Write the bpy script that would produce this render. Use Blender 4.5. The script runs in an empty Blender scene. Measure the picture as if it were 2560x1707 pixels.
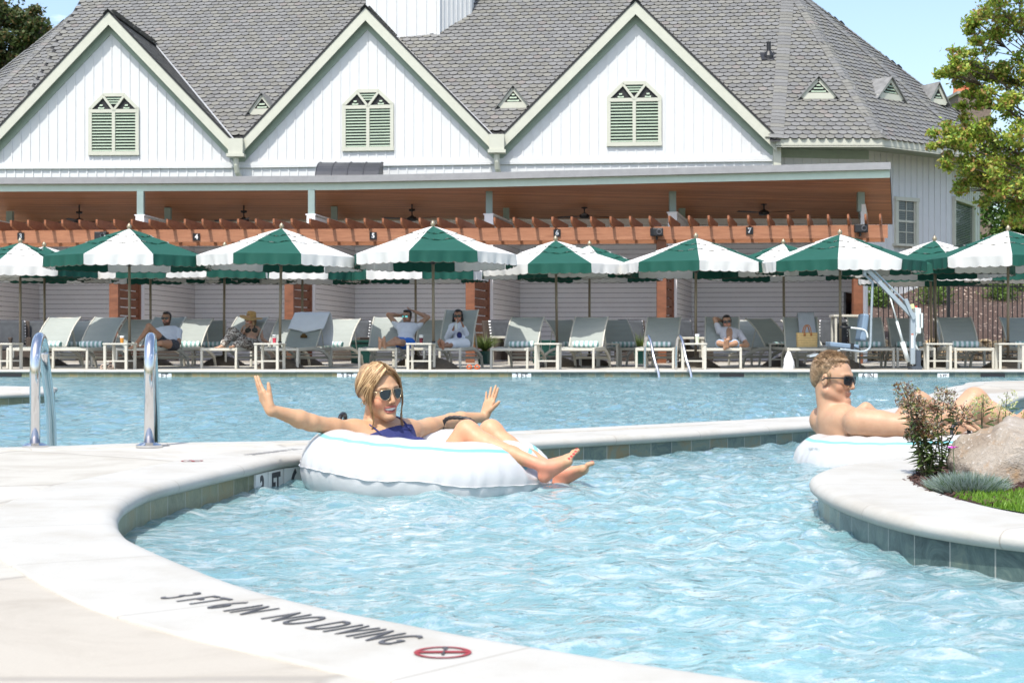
import bpy, math, random
import numpy as np
from mathutils import Vector, Matrix, Quaternion
from mathutils.geometry import tessellate_polygon
R = math.radians
V = Vector
sc = bpy.context.scene
COL = sc.collection
random.seed(7)

# ---------------------------------------------------------------- camera
cam = bpy.data.cameras.new('camera')
cam_o = bpy.data.objects.new('camera', cam)
COL.objects.link(cam_o)
cam_o.location = (0, 0, 0.44)
cam_o.rotation_euler = (R(90), 0, 0)
cam.sensor_width = 36
cam.lens = 3800 / 2560 * 36
cam.shift_y = 8.5 / 2560
cam.clip_start = 0.05
cam.clip_end = 3000
cam.dof.use_dof = True
cam.dof.focus_distance = 7.5
cam.dof.aperture_fstop = 13
sc.camera = cam_o

# ---------------------------------------------------------------- light
SUN = V((-0.42, -1.0, 1.9)).normalized()          # direction towards the sun
EL = math.asin(SUN.z)
w = bpy.data.worlds.new('World')
sc.world = w
w.use_nodes = True
nt = w.node_tree
N, L = nt.nodes, nt.links
sky = N.new('ShaderNodeTexSky')
sky.sky_type = 'NISHITA'
sky.sun_disc = False
sky.sun_elevation = EL
sky.sun_rotation = math.atan2(SUN.x, SUN.y)
sky.air_density = 1.0
sky.dust_density = 2.2
sky.ozone_density = 1.0
tc = N.new('ShaderNodeTexCoord')
mp = N.new('ShaderNodeMapping')
mp.inputs['Scale'].default_value = (1.0, 1.0, 3.2)
mp.inputs['Location'].default_value = (1.3, 6.9, 2.6)
L.new(tc.outputs['Generated'], mp.inputs[0])
nz = N.new('ShaderNodeTexNoise')
nz.inputs['Scale'].default_value = 2.6
nz.inputs['Detail'].default_value = 8
nz.inputs['Roughness'].default_value = 0.58
L.new(mp.outputs[0], nz.inputs[0])
cr = N.new('ShaderNodeValToRGB')
cr.color_ramp.elements[0].position = 0.60
cr.color_ramp.elements[1].position = 0.74
L.new(nz.outputs[0], cr.inputs[0])
mx = N.new('ShaderNodeMix')
mx.data_type = 'RGBA'
L.new(cr.outputs[0], mx.inputs[0])
L.new(sky.outputs[0], mx.inputs[6])
mx.inputs[7].default_value = (11, 11.6, 12.6, 1)
bg = N['Background']
L.new(mx.outputs[2], bg.inputs[0])
bg.inputs[1].default_value = 0.15
sl = bpy.data.lights.new('sun', 'SUN')
sl.energy = 2.9
sl.angle = R(0.53)
sl.color = (1.0, 0.97, 0.90)
so = bpy.data.objects.new('sun', sl)
COL.objects.link(so)
so.location = SUN * 60
so.rotation_euler = SUN.to_track_quat('Z', 'Y').to_euler()
sc.view_settings.view_transform = 'Standard'
sc.view_settings.look = 'None'
sc.view_settings.exposure = 0.86
sc.view_settings.gamma = 1
sc.render.engine = 'CYCLES'
sc.cycles.use_denoising = True
sc.cycles.max_bounces = 8
sc.cycles.transparent_max_bounces = 12
sc.cycles.sample_clamp_indirect = 6
sc.cycles.caustics_reflective = False
sc.cycles.caustics_refractive = False

# ---------------------------------------------------------------- helpers
def S(px, py, d):
    return V(((px - 1280) / 3800 * d, d, 0.44 - (py - 862) / 3800 * d))
def X(px, d):
    return (px - 1280) / 3800 * d
def Z(py, d):
    return 0.44 - (py - 862) / 3800 * d

ORG = {}
def place(o, parent=None):
    COL.objects.link(o)
    if parent is not None:
        o.parent = parent
        ORG[o.name] = ORG.get(parent.name, V((0, 0, 0)))
    return o
def thing(name, label, cat, loc=(0, 0, 0), rz=0, group=None):
    o = bpy.data.objects.new(name, None)
    o.empty_display_size = 0.1
    COL.objects.link(o)
    o.location = loc
    o.rotation_euler = (0, 0, rz)
    ORG[o.name] = V(loc)
    tag(o, label, cat, group)
    return o
def tag(o, label, cat, group=None, kind=None):
    o['label'] = label
    o['category'] = cat
    if group: o['group'] = group
    if kind: o['kind'] = kind
    return o
def struct(o):
    o['kind'] = 'structure'
    return o
def copy_tree(o, parent=None):
    c = o.copy()
    COL.objects.link(c)
    if parent is not None: c.parent = parent
    for ch in list(o.children): copy_tree(ch, c)
    return c

class MB:
    def __init__(s):
        s.v = []; s.f = []; s.m = []; s.uv = []; s.c = []
        s.has_uv = False; s.has_c = False
    def face(s, idx, m=0, uv=None, c=None):
        s.f.append(idx); s.m.append(m)
        s.uv.append(uv); s.c.append(c)
        if uv is not None: s.has_uv = True
        if c is not None: s.has_c = True
    def poly(s, pts, m=0, uv=None, c=None):
        b = len(s.v)
        s.v += [tuple(p) for p in pts]
        s.face(list(range(b, b + len(pts))), m, uv, c)
    def box(s, c, size, rot=None, m=0, col=None):
        c = V(c); hx, hy, hz = size[0] / 2, size[1] / 2, size[2] / 2
        P = [V((x, y, z)) for z in (-hz, hz) for y in (-hy, hy) for x in (-hx, hx)]
        if rot is not None: P = [rot @ p for p in P]
        b = len(s.v)
        s.v += [tuple(p + c) for p in P]
        for f in ((0, 2, 3, 1), (4, 5, 7, 6), (0, 1, 5, 4), (2, 6, 7, 3), (0, 4, 6, 2), (1, 3, 7, 5)):
            s.face([b + i for i in f], m, None, col)
    def bb(s, a, b, m=0):
        a, b = V(a), V(b)
        s.box((a + b) / 2, (abs(b.x - a.x), abs(b.y - a.y), abs(b.z - a.z)), None, m)
    def beam(s, a, b, wd, ht, up=(0, 0, 1), m=0, col=None):
        a, b = V(a), V(b)
        d = (b - a); ln = d.length; d.normalize()
        sd = d.cross(V(up)).normalized(); u = sd.cross(d)
        M = Matrix((sd, d, u)).transposed()
        s.box((a + b) / 2, (wd, ln, ht), M, m, col)
    def prism(s, pts, vec, m=0, mside=None):
        vec = V(vec); n = len(pts); b = len(s.v)
        s.v += [tuple(p) for p in pts] + [tuple(V(p) + vec) for p in pts]
        s.face(list(range(b + n - 1, b - 1, -1)), m)
        s.face(list(range(b + n, b + 2 * n)), m)
        ms = m if mside is None else mside
        for i in range(n):
            j = (i + 1) % n
            s.face([b + i, b + j, b + n + j, b + n + i], ms)
    def tube(s, pts, r, n=8, caps=True, m=0, closed=False, flat=1.0, up=None):
        pts = [V(p) for p in pts]; k = len(pts)
        rs = r if isinstance(r, (list, tuple)) else [r] * k
        b = len(s.v); nrm = None
        for i, p in enumerate(pts):
            if closed: t = (pts[(i + 1) % k] - pts[i - 1])
            else: t = (pts[min(i + 1, k - 1)] - pts[max(i - 1, 0)])
            t = t.normalized() if t.length > 1e-9 else V((0, 0, 1))
            if nrm is None:
                ref = V(up) if up else (V((0, 0, 1)) if abs(t.z) < 0.9 else V((1, 0, 0)))
                nrm = (ref - t * ref.dot(t)).normalized()
            else:
                nrm = (nrm - t * nrm.dot(t)).normalized()
            bn = t.cross(nrm)
            for j in range(n):
                a = 2 * math.pi * j / n
                s.v.append(tuple(p + (nrm * math.cos(a) * flat + bn * math.sin(a)) * rs[i]))
        for i in range(k if closed else k - 1):
            i2 = (i + 1) % k
            for j in range(n):
                j2 = (j + 1) % n
                s.face([b + i * n + j, b + i * n + j2, b + i2 * n + j2, b + i2 * n + j], m)
        if caps and not closed:
            s.face([b + j for j in range(n)][::-1], m)
            s.face([b + (k - 1) * n + j for j in range(n)], m)
    def lathe(s, prof, c=(0, 0, 0), n=16, m=0, M=None, a0=0.0, a1=2 * math.pi):
        c = V(c); b = len(s.v); full = abs(a1 - a0 - 2 * math.pi) < 1e-6
        na = n if full else n + 1
        for (r, z) in prof:
            for j in range(na):
                a = a0 + (a1 - a0) * j / n
                p = V((r * math.cos(a), r * math.sin(a), z))
                if M is not None: p = M @ p
                s.v.append(tuple(p + c))
        for i in range(len(prof) - 1):
            for j in range(n):
                j2 = (j + 1) % na
                s.face([b + i * na + j, b + i * na + j2, b + (i + 1) * na + j2, b + (i + 1) * na + j], m)
    def grid(s, P, m=0, uv=None, wrap=False):
        b = len(s.v); a = len(P); k = len(P[0])
        for r_ in P: s.v += [tuple(p) for p in r_]
        for i in range(a - 1):
            for j in range(k if wrap else k - 1):
                j2 = (j + 1) % k
                u = None
                if uv: u = [uv[i][j], uv[i][j2], uv[i + 1][j2], uv[i + 1][j]]
                s.face([b + i * k + j, b + i * k + j2, b + (i + 1) * k + j2, b + (i + 1) * k + j], m, u)
    def build(s, name, mats, parent=None, smooth=False, world=True, bevel=0):
        me = bpy.data.meshes.new(name)
        off = ORG.get(parent.name, V((0, 0, 0))) if (parent is not None and world) else V((0, 0, 0))
        vs = s.v if off.length < 1e-9 else [(x - off.x, y - off.y, z - off.z) for x, y, z in s.v]
        me.from_pydata(vs, [], s.f)
        if not isinstance(mats, (list, tuple)): mats = [mats]
        for m_ in mats: me.materials.append(m_)
        me.polygons.foreach_set('material_index', s.m)
        if smooth: me.polygons.foreach_set('use_smooth', [True] * len(s.f))
        if s.has_uv:
            ul = me.uv_layers.new(name='UVMap')
            flat = []
            for f, u in zip(s.f, s.uv):
                if u is None: flat += [0.0] * (2 * len(f))
                else:
                    for q in u: flat += [q[0], q[1]]
            ul.data.foreach_set('uv', flat)
        if s.has_c:
            ca = me.color_attributes.new('Col', 'FLOAT_COLOR', 'CORNER')
            flat = []
            for f, c in zip(s.f, s.c):
                flat += list(c or (1, 1, 1, 1)) * len(f)
            ca.data.foreach_set('color', flat)
        me.update()
        o = bpy.data.objects.new(name, me)
        place(o, parent)
        if bevel:
            bv = o.modifiers.new('bevel', 'BEVEL')
            bv.width = bevel; bv.segments = 2; bv.limit_method = 'ANGLE'
        return o

# ---------------------------------------------------------------- materials
def nodes_of(name):
    m = bpy.data.materials.new(name)
    m.use_nodes = True
    t = m.node_tree
    return m, t, t.nodes['Principled BSDF']
def NN(t, typ, **kw):
    n = t.nodes.new(typ)
    for k, v in kw.items():
        if k in n.inputs: n.inputs[k].default_value = v
        else: setattr(n, k, v)
    return n
def ramp(t, src, stops):
    r = t.nodes.new('ShaderNodeValToRGB')
    e = r.color_ramp.elements
    while len(e) < len(stops): e.new(0.5)
    for i, (p, c) in enumerate(stops):
        e[i].position = p
        e[i].color = (c[0], c[1], c[2], 1) if not isinstance(c, (int, float)) else (c, c, c, 1)
    t.links.new(src, r.inputs[0])
    return r.outputs[0]
def mixc(t, fac, a, b, mode='MIX'):
    n = t.nodes.new('ShaderNodeMix'); n.data_type = 'RGBA'; n.blend_type = mode
    for i, x in ((0, fac), (6, a), (7, b)):
        if hasattr(x, 'node'): t.links.new(x, n.inputs[i])
        elif isinstance(x, (int, float)): n.inputs[i].default_value = x
        else: n.inputs[i].default_value = (x[0], x[1], x[2], 1)
    return n.outputs[2]
def mth(t, op, a, b=None, c=None):
    n = t.nodes.new('ShaderNodeMath'); n.operation = op
    for i, x in enumerate((a, b, c)):
        if x is None: continue
        if hasattr(x, 'node'): t.links.new(x, n.inputs[i])
        else: n.inputs[i].default_value = x
    return n.outputs[0]
def coords(t, kind='Object', scale=(1, 1, 1)):
    c = t.nodes.new('ShaderNodeTexCoord')
    if tuple(scale) == (1, 1, 1): return c.outputs[kind]
    mp_ = t.nodes.new('ShaderNodeMapping')
    mp_.inputs['Scale'].default_value = scale
    t.links.new(c.outputs[kind], mp_.inputs[0])
    return mp_.outputs[0]
def noise(t, co, scale=5, detail=4, rough=0.5, dist=0):
    n = NN(t, 'ShaderNodeTexNoise', Scale=scale, Detail=detail, Roughness=rough, Distortion=dist)
    t.links.new(co, n.inputs['Vector'])
    return n.outputs[0]
def bump(t, bs, h, strength=0.3, dist=0.01):
    b = t.nodes.new('ShaderNodeBump')
    b.inputs['Strength'].default_value = strength
    b.inputs['Distance'].default_value = dist
    t.links.new(h, b.inputs['Height'])
    t.links.new(b.outputs[0], bs.inputs['Normal'])
    return b
def mat(name, c, rough=0.6, metal=0.0, var=0.1, vs=6.0, bmp=0.0, bs=40.0, spec=0.4, stretch=(1, 1, 1), trans=0.0, dirt=None):
    m, t, p = nodes_of(name)
    co = coords(t, 'Object', stretch)
    n = noise(t, co, vs, 5, 0.6)
    a = tuple(x * (1 - var) for x in c); b = tuple(min(1, x * (1 + var)) for x in c)
    cc = ramp(t, n, [(0.3, a), (0.7, b)])
    if dirt:
        n2 = noise(t, co, vs * 0.35, 6, 0.7)
        cc = mixc(t, ramp(t, n2, [(0.5, 0.0), (0.75, 0.6)]), cc, dirt)
    t.links.new(cc, p.inputs['Base Color'])
    p.inputs['Roughness'].default_value = rough
    p.inputs['Metallic'].default_value = metal
    p.inputs['Specular IOR Level'].default_value = spec
    if bmp: bump(t, p, noise(t, co, bs, 4, 0.6), bmp, 0.01)
    if trans:
        tr = t.nodes.new('ShaderNodeBsdfTranslucent')
        t.links.new(cc, tr.inputs[0])
        ms = t.nodes.new('ShaderNodeMixShader'); ms.inputs[0].default_value = trans
        t.links.new(p.outputs[0], ms.inputs[1]); t.links.new(tr.outputs[0], ms.inputs[2])
        t.links.new(ms.outputs[0], t.nodes['Material Output'].inputs[0])
    return m
def catmull(P, n=8, closed=False):
    P = [V(p) for p in P]; out = []; k = len(P)
    rng = range(k) if closed else range(k - 1)
    for i in rng:
        if closed: p0, p1, p2, p3 = P[i - 1], P[i], P[(i + 1) % k], P[(i + 2) % k]
        else: p0, p1, p2, p3 = P[max(i - 1, 0)], P[i], P[i + 1], P[min(i + 2, k - 1)]
        for j in range(n):
            u = j / n
            out.append(0.5 * ((2 * p1) + (p2 - p0) * u + (2 * p0 - 5 * p1 + 4 * p2 - p3) * u * u + (3 * p1 - p0 - 3 * p2 + p3) * u ** 3))
    if not closed: out.append(P[-1])
    return out
def text_obj(name, body, size, mat_, parent=None, M=None, sx=0.8, ext=0.001, align='CENTER', bold=0.0, space=1.0):
    cu = bpy.data.curves.new(name, 'FONT')
    cu.body = body; cu.size = size; cu.extrude = ext; cu.offset = bold; cu.space_character = space
    cu.align_x = align; cu.align_y = 'CENTER'
    tmp = bpy.data.objects.new('tmp', cu)
    COL.objects.link(tmp)
    dg = bpy.context.evaluated_depsgraph_get()
    me = bpy.data.meshes.new_from_object(tmp.evaluated_get(dg))
    bpy.data.objects.remove(tmp); bpy.data.curves.remove(cu)
    me.name = name
    off = ORG.get(parent.name, V((0, 0, 0))) if parent is not None else V((0, 0, 0))
    for v in me.vertices:
        p = V((v.co.x * sx, v.co.y, v.co.z))
        v.co = (M @ p if M is not None else p) - off
    me.materials.clear(); me.materials.append(mat_)
    o = bpy.data.objects.new(name, me)
    return place(o, parent)
def frame(origin, xdir, up):
    x = V(xdir).normalized(); z = x.cross(V(up)).normalized(); y = z.cross(x)
    M = Matrix((x, y, z)).transposed().to_4x4()
    M.translation = V(origin)
    return M
# ---------------------------------------------------------------- pool, decks, water
WZ = -0.115
def m_coping():
    m, t, p = nodes_of('travertine_coping')
    co = coords(t, 'Object', (1, 1, 1))
    n = noise(t, co, 3.5, 6, 0.65); n2 = noise(t, coords(t, 'Object', (1, 4, 1)), 9, 5, 0.7)
    c = ramp(t, n, [(0.3, (0.37, 0.345, 0.295)), (0.5, (0.425, 0.41, 0.37)), (0.72, (0.455, 0.445, 0.41))])
    c = mixc(t, ramp(t, n2, [(0.62, 0.0), (0.8, 0.45)]), c, (0.40, 0.335, 0.255))
    uv = coords(t, 'UV')
    sx = t.nodes.new('ShaderNodeSeparateXYZ'); t.links.new(uv, sx.inputs[0])
    fr = mth(t, 'FRACT', mth(t, 'DIVIDE', sx.outputs[0], 0.61))
    ln = mth(t, 'LESS_THAN', fr, 0.008)
    c = mixc(t, mth(t, 'MULTIPLY', ln, 0.6), c, (0.25, 0.22, 0.18))
    t.links.new(c, p.inputs['Base Color'])
    p.inputs['Roughness'].default_value = 0.62
    h = mth(t, 'SUBTRACT', noise(t, co, 60, 5, 0.7), mth(t, 'MULTIPLY', ln, 3))
    bump(t, p, h, 0.35, 0.004)
    return m
def m_deck():
    m, t, p = nodes_of('travertine_paving')
    co = coords(t, 'Object', (0.9, 0.62, 1))
    w_ = t.nodes.new('ShaderNodeTexNoise'); w_.inputs['Scale'].default_value = 0.9
    t.links.new(co, w_.inputs['Vector'])
    wm = mixc(t, 0.16, co, w_.outputs[1])
    vo = NN(t, 'ShaderNodeTexVoronoi', Scale=1.5, Randomness=0.85); t.links.new(wm, vo.inputs['Vector'])
    ve = NN(t, 'ShaderNodeTexVoronoi', Scale=1.5, Randomness=0.85, feature='DISTANCE_TO_EDGE'); t.links.new(wm, ve.inputs['Vector'])
    cell = t.nodes.new('ShaderNodeSeparateColor'); t.links.new(vo.outputs['Color'], cell.inputs[0])
    c = ramp(t, cell.outputs[0], [(0.1, (0.42, 0.40, 0.35)), (0.45, (0.47, 0.455, 0.41)), (0.75, (0.45, 0.42, 0.36)), (0.95, (0.36, 0.32, 0.265))])
    st = noise(t, coords(t, 'Object', (1.3, 1.9, 1)), 1.7, 9, 0.74, 0.9)
    c = mixc(t, ramp(t, st, [(0.44, 0.0), (0.64, 0.6)]), c, (0.30, 0.265, 0.215))
    e = ramp(t, ve.outputs['Distance'], [(0.005, 1.0), (0.016, 0.0)])
    c = mixc(t, mth(t, 'MULTIPLY', e, 0.7), c, (0.27, 0.245, 0.21))
    t.links.new(c, p.inputs['Base Color'])
    p.inputs['Roughness'].default_value = 0.7
    bump(t, p, mth(t, 'SUBTRACT', noise(t, co, 45, 5, 0.65), e), 0.3, 0.004)
    return m
def m_slate():
    m, t, p = nodes_of('slate_waterline_tile')
    uv = coords(t, 'UV')
    sx = t.nodes.new('ShaderNodeSeparateXYZ'); t.links.new(uv, sx.inputs[0])
    u = mth(t, 'DIVIDE', sx.outputs[0], 0.152); v = mth(t, 'DIVIDE', mth(t, 'ADD', sx.outputs[1], 0.045), 0.152)
    fu = mth(t, 'FRACT', u); fv = mth(t, 'FRACT', v)
    cb = t.nodes.new('ShaderNodeCombineXYZ'); t.links.new(mth(t, 'FLOOR', u), cb.inputs[0]); t.links.new(mth(t, 'FLOOR', v), cb.inputs[1])
    wn = t.nodes.new('ShaderNodeTexWhiteNoise'); t.links.new(cb.outputs[0], wn.inputs['Vector'])
    ob = coords(t, 'Object')
    n = noise(t, ob, 9, 8, 0.75, 1.2)
    mix0 = mth(t, 'ADD', mth(t, 'MULTIPLY', wn.outputs[0], 0.28), mth(t, 'MULTIPLY', n, 0.85))
    c = ramp(t, mix0, [(0.36, (0.028, 0.05, 0.048)), (0.50, (0.075, 0.115, 0.105)), (0.62, (0.14, 0.18, 0.14)), (0.76, (0.19, 0.155, 0.08))])
    # natural olive slate on the western curve of the river
    so_ = t.nodes.new('ShaderNodeSeparateXYZ'); t.links.new(ob, so_.inputs[0])
    left = ramp(t, so_.outputs[0], [(0.0, 1.0), (0.02, 0.0)])
    c = mixc(t, mth(t, 'MULTIPLY', left, 0.6), c, ramp(t, mix0, [(0.3, (0.12, 0.13, 0.055)), (0.6, (0.24, 0.22, 0.10)), (0.85, (0.30, 0.21, 0.08))]))
    g = mth(t, 'MAXIMUM', mth(t, 'LESS_THAN', fu, 0.03), mth(t, 'LESS_THAN', fv, 0.03))
    c = mixc(t, mth(t, 'MULTIPLY', g, 0.8), c, (0.36, 0.36, 0.32))
    t.links.new(c, p.inputs['Base Color'])
    p.inputs['Roughness'].default_value = 0.3
    bump(t, p, mth(t, 'SUBTRACT', n, mth(t, 'MULTIPLY', g, 0.6)), 0.5, 0.006)
    return m
M_cop, M_deck, M_slate = m_coping(), m_deck(), m_slate()
M_plaster = mat('pool_plaster', (0.50, 0.71, 0.74), 0.6, var=0.14, vs=2.2)
def m_water():
    m, t, p = nodes_of('pool_water')
    t.nodes.remove(p)
    co = coords(t, 'Object', (1, 1.5, 1))
    n1 = noise(t, co, 9, 5, 0.6, 0.6); n2 = noise(t, co, 34, 3, 0.6)
    h = mth(t, 'ADD', n1, mth(t, 'MULTIPLY', n2, 0.18))
    b = t.nodes.new('ShaderNodeBump'); b.inputs['Strength'].default_value = 0.8; b.inputs['Distance'].default_value = 0.03
    t.links.new(h, b.inputs['Height'])
    fr = NN(t, 'ShaderNodeFresnel', IOR=1.333); t.links.new(b.outputs[0], fr.inputs['Normal'])
    gl = NN(t, 'ShaderNodeBsdfGlossy', Roughness=0.015); gl.inputs[0].default_value = (1, 1, 1, 1)
    t.links.new(b.outputs[0], gl.inputs['Normal'])
    tr = t.nodes.new('ShaderNodeBsdfTransparent'); tr.inputs[0].default_value = (0.80, 0.93, 0.96, 1)
    rf = NN(t, 'ShaderNodeBsdfRefraction', IOR=1.333, Roughness=0.0); rf.inputs[0].default_value = (0.80, 0.93, 0.96, 1)
    t.links.new(b.outputs[0], rf.inputs['Normal'])
    m1 = t.nodes.new('ShaderNodeMixShader'); m1.inputs[0].default_value = 0.35
    t.links.new(tr.outputs[0], m1.inputs[1]); t.links.new(rf.outputs[0], m1.inputs[2])
    df = t.nodes.new('ShaderNodeBsdfDiffuse'); 
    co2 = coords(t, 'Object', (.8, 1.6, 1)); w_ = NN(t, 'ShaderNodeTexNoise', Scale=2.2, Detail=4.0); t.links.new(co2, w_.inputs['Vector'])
    glint = noise(t, mixc(t, .25, co2, w_.outputs[1]), 13, 8, .72, 1.2)  # pale patches mixed into the diffuse colour stand in for caustics and reflections
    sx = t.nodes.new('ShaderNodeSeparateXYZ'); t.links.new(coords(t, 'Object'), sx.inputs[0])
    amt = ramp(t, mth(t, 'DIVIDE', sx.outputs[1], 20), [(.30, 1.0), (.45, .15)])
    glint_m = mth(t, 'MULTIPLY', ramp(t, glint, [(.47, 0.0), (.60, 1.0)]), amt)
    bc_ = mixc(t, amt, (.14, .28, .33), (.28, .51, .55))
    t.links.new(mixc(t, glint_m, bc_, (.68, .78, .79)), df.inputs[0])
    t.links.new(b.outputs[0], df.inputs['Normal'])
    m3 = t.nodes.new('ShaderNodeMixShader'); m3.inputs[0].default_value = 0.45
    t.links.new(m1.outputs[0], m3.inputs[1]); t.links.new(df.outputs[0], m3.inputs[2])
    m1 = m3
    m2 = t.nodes.new('ShaderNodeMixShader')
    t.links.new(mth(t, 'MULTIPLY', fr.outputs[0], 0.9), m2.inputs[0])
    t.links.new(m1.outputs[0], m2.inputs[1]); t.links.new(gl.outputs[0], m2.inputs[2])
    t.links.new(m2.outputs[0], t.nodes['Material Output'].inputs[0])
    return m
M_water = m_water()

def offset_path(P, o, side):
    out = []
    for i, p in enumerate(P):
        a = P[max(i - 1, 0)]; b = P[min(i + 1, len(P) - 1)]
        t_ = (b - a); t_.z = 0; t_.normalize()
        out.append(p + V((-t_.y, t_.x, 0)) * side * o)
    return out
COPW = 0.32
def edge(path, side, tag_, COPW=.32):
    """path: nose line of a pool edge; side=+1 when land lies to the left of travel"""
    P = catmull([(x, y, 0) for x, y in path], 7)
    ln = [0.0]
    for i in range(1, len(P)): ln.append(ln[-1] + (P[i] - P[i - 1]).length)
    prof = [(COPW, -0.003), (COPW, 0.004), (COPW - .01, .0045), (0.05, 0.0045), (0.035, 0.004), (0.018, 0.001), (0.006, -0.008), (0.0, -0.021), (0.004, -0.034), (0.015, -0.043), (0.034, -0.046)]
    g = []; u = []
    for o, z in prof:
        q = offset_path(P, o, side)
        g.append([V((a.x, a.y, z)) for a in q]); u.append([(l, o) for l in ln])
    mb = MB(); mb.grid(g, 0, u)
    struct(mb.build('coping', M_cop, smooth=True))
    q = offset_path(P, 0.03, side)
    mb = MB()
    for z0, z1, mi in ((-0.0455, -0.27, 0), (-0.27, -1.16, 1)):
        g = [[V((a.x, a.y, z0)) for a in q], [V((a.x, a.y, z1)) for a in q]]
        mb.grid(g, mi, [[(l, z0) for l in ln], [(l, z1) for l in ln]])
    struct(mb.build('pool_wall', [M_slate, M_plaster]))
    return P
def flat_poly(name, pts, z, m, thick=0):
    pts = [V((p.x, p.y, z)) for p in pts]
    mb = MB(); ar = sum(pts[i - 1].x * pts[i].y - pts[i].x * pts[i - 1].y for i in range(len(pts)))
    mb.poly(pts if ar > 0 else pts[::-1])
    return struct(mb.build(name, m))
riverA = [(4.5, .3), (3, .75), (1.8, 1.2), (1.0, 1.58), (.36, 1.98), (.012, 2.247), (-.163, 2.41), (-.3025, 2.549), (-.4617, 2.745), (-.638, 3.034), (-.841, 3.41), (-.94, 3.66), (-1.0, 3.861), (-1.034, 4.0), (-1.084, 4.287), (-1.103, 4.67), (-1.06, 5.02), (-.965, 5.555), (-.845, 6.08), (-.45, 6.62), (.13, 7.03), (.9, 7.68), (1.64, 8.44), (2.40, 9.2), (3.1, 10.25), (3.85, 11.8), (4.6, 13.5), (5.6, 14.8), (7, 15.7), (12, 16.5), (25, 17)]
poolA = [(-14, 4), (-7, 5.15), (-4, 5.95), (-2.19, 6.51), (-1.646, 6.8), (-.958, 7.0), (.053, 7.78), (1.8, 9.35), (2.55, 10.4), (3.2, 12.0), (3.76, 13.7), (4.85, 16.5), (6.26, 18.6), (12, 19.8), (25, 20.5)]
PA = edge(riverA, 1, 'river'); PB = edge(poolA, -1, 'pool', .22)
flat_poly('pool_deck', [V((-14, -4, 0)), V((4.5, -4, 0))] + offset_path(PA, .05, 1) + offset_path(PB, .05, -1)[::-1], 0, M_deck)
islB = [(9, 7.8), (5, 7.15), (3.2, 6.8), (2.4, 6.52), (1.68, 6.12), (1.44, 5.9), (1.23, 5.61), (1.09, 5.34), (1.0, 5.1), (.955, 4.85), (.936, 4.55), (.945, 4.25), (.985, 3.95), (1.06, 3.73), (1.2, 3.52), (1.5, 3.28), (2.3, 2.95), (4, 2.6), (9, 2.3)]
PI = edge(islB, 1, 'isl')
islC = [(-10, 12.6), (-6.5, 13.1), (-5, 13.55), (-4.5, 13.9), (-4.38, 14.4), (-4.6, 15.2), (-5.3, 16.1), (-10, 17)]
PC = edge(islC, 1, 'islc')
flat_poly('pool_deck', offset_path(PC, .05, 1), 0, M_deck)
far = [(-44, 26.6), (-20, 26.35), (-8, 26.3), (8, 26.3), (20, 26.3), (44, 26.5)]
PD = edge(far, 1, 'far')
flat_poly('pool_deck', offset_path(PD, .05, 1) + [V((44, 44, 0)), V((-44, 44, 0))], 0, M_deck)

# ground, pool floor
M_grass = mat('lawn_grass', (0.085, 0.15, 0.03), 0.9, var=0.35, vs=30, bmp=0.5, bs=200)
mb = MB(); mb.poly([(-900, 40, -.02), (900, 40, -.02), (900, 1500, -.02), (-900, 1500, -.02)])
mb.poly([(-900, -300, -1.3), (900, -300, -1.3), (900, 40, -1.3), (-900, 40, -1.3)])
struct(mb.build('ground', M_grass))
mb = MB(); mb.poly([(-46, -6, -1.15), (46, -6, -1.15), (46, 27, -1.15), (-46, 27, -1.15)])
struct(mb.build('pool_floor', M_plaster))

# water surface: one finely meshed sheet with modelled chop
rng = np.random.default_rng(5)
xs = np.concatenate([np.linspace(-45, -8, 60), np.linspace(-7.9, -2.4, 90), np.arange(-2.38, 3.6, .018), np.linspace(3.62, 9, 90), np.linspace(9.2, 45, 60)])
ys = [0.2]
while ys[-1] < 26.32: ys.append(ys[-1] + max(.014, .0045 * ys[-1]))
ys = np.array(ys)
XX, YY = np.meshgrid(xs, ys)
wx = XX + .12 * np.sin(1.7 * YY + .6) + .07 * np.sin(3.9 * YY + 2.2 * XX); wy = YY + .1 * np.sin(1.3 * XX + 2) + .06 * np.sin(4.3 * XX - 1.6 * YY)
H = np.zeros_like(XX)
near = 1 / (1 + np.exp((YY - 6.6 - .9 * np.clip(XX, -1, 4)) * 2.2))       # river chop against the calmer pool
for i in range(60):
    lam = .06 * (10 ** rng.uniform(0, .85)); k = 2 * np.pi / lam
    th = rng.normal(1.35, 1.0); ph = rng.uniform(0, 6.28)
    s_ = np.sin(k * (wx * np.cos(th) + wy * np.sin(th)) + ph)
    s_ = s_ * .75 + .25 * (2 * np.abs(s_) ** .8 - 1)
    am = .016 * lam ** .75 / 6.2
    res = 1 / (1 + np.exp((np.maximum(.0045 * YY, .02) * 3.0 - lam) * 60))
    H += s_ * am * (near * 1.9 + (1 - near) * 3.0) * res
H *= 1 + .5 * np.sin(XX * 1.1 + .7 * YY) * np.sin(.8 * YY + 1)
nx, ny = len(xs), len(ys)
co_ = np.stack([XX, YY, WZ + H], -1).reshape(-1, 3).astype(np.float32)
ii = (np.arange(ny - 1)[:, None] * nx + np.arange(nx - 1)[None, :]).reshape(-1)
fc = np.stack([ii, ii + 1, ii + nx + 1, ii + nx], -1).astype(np.int32)
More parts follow.
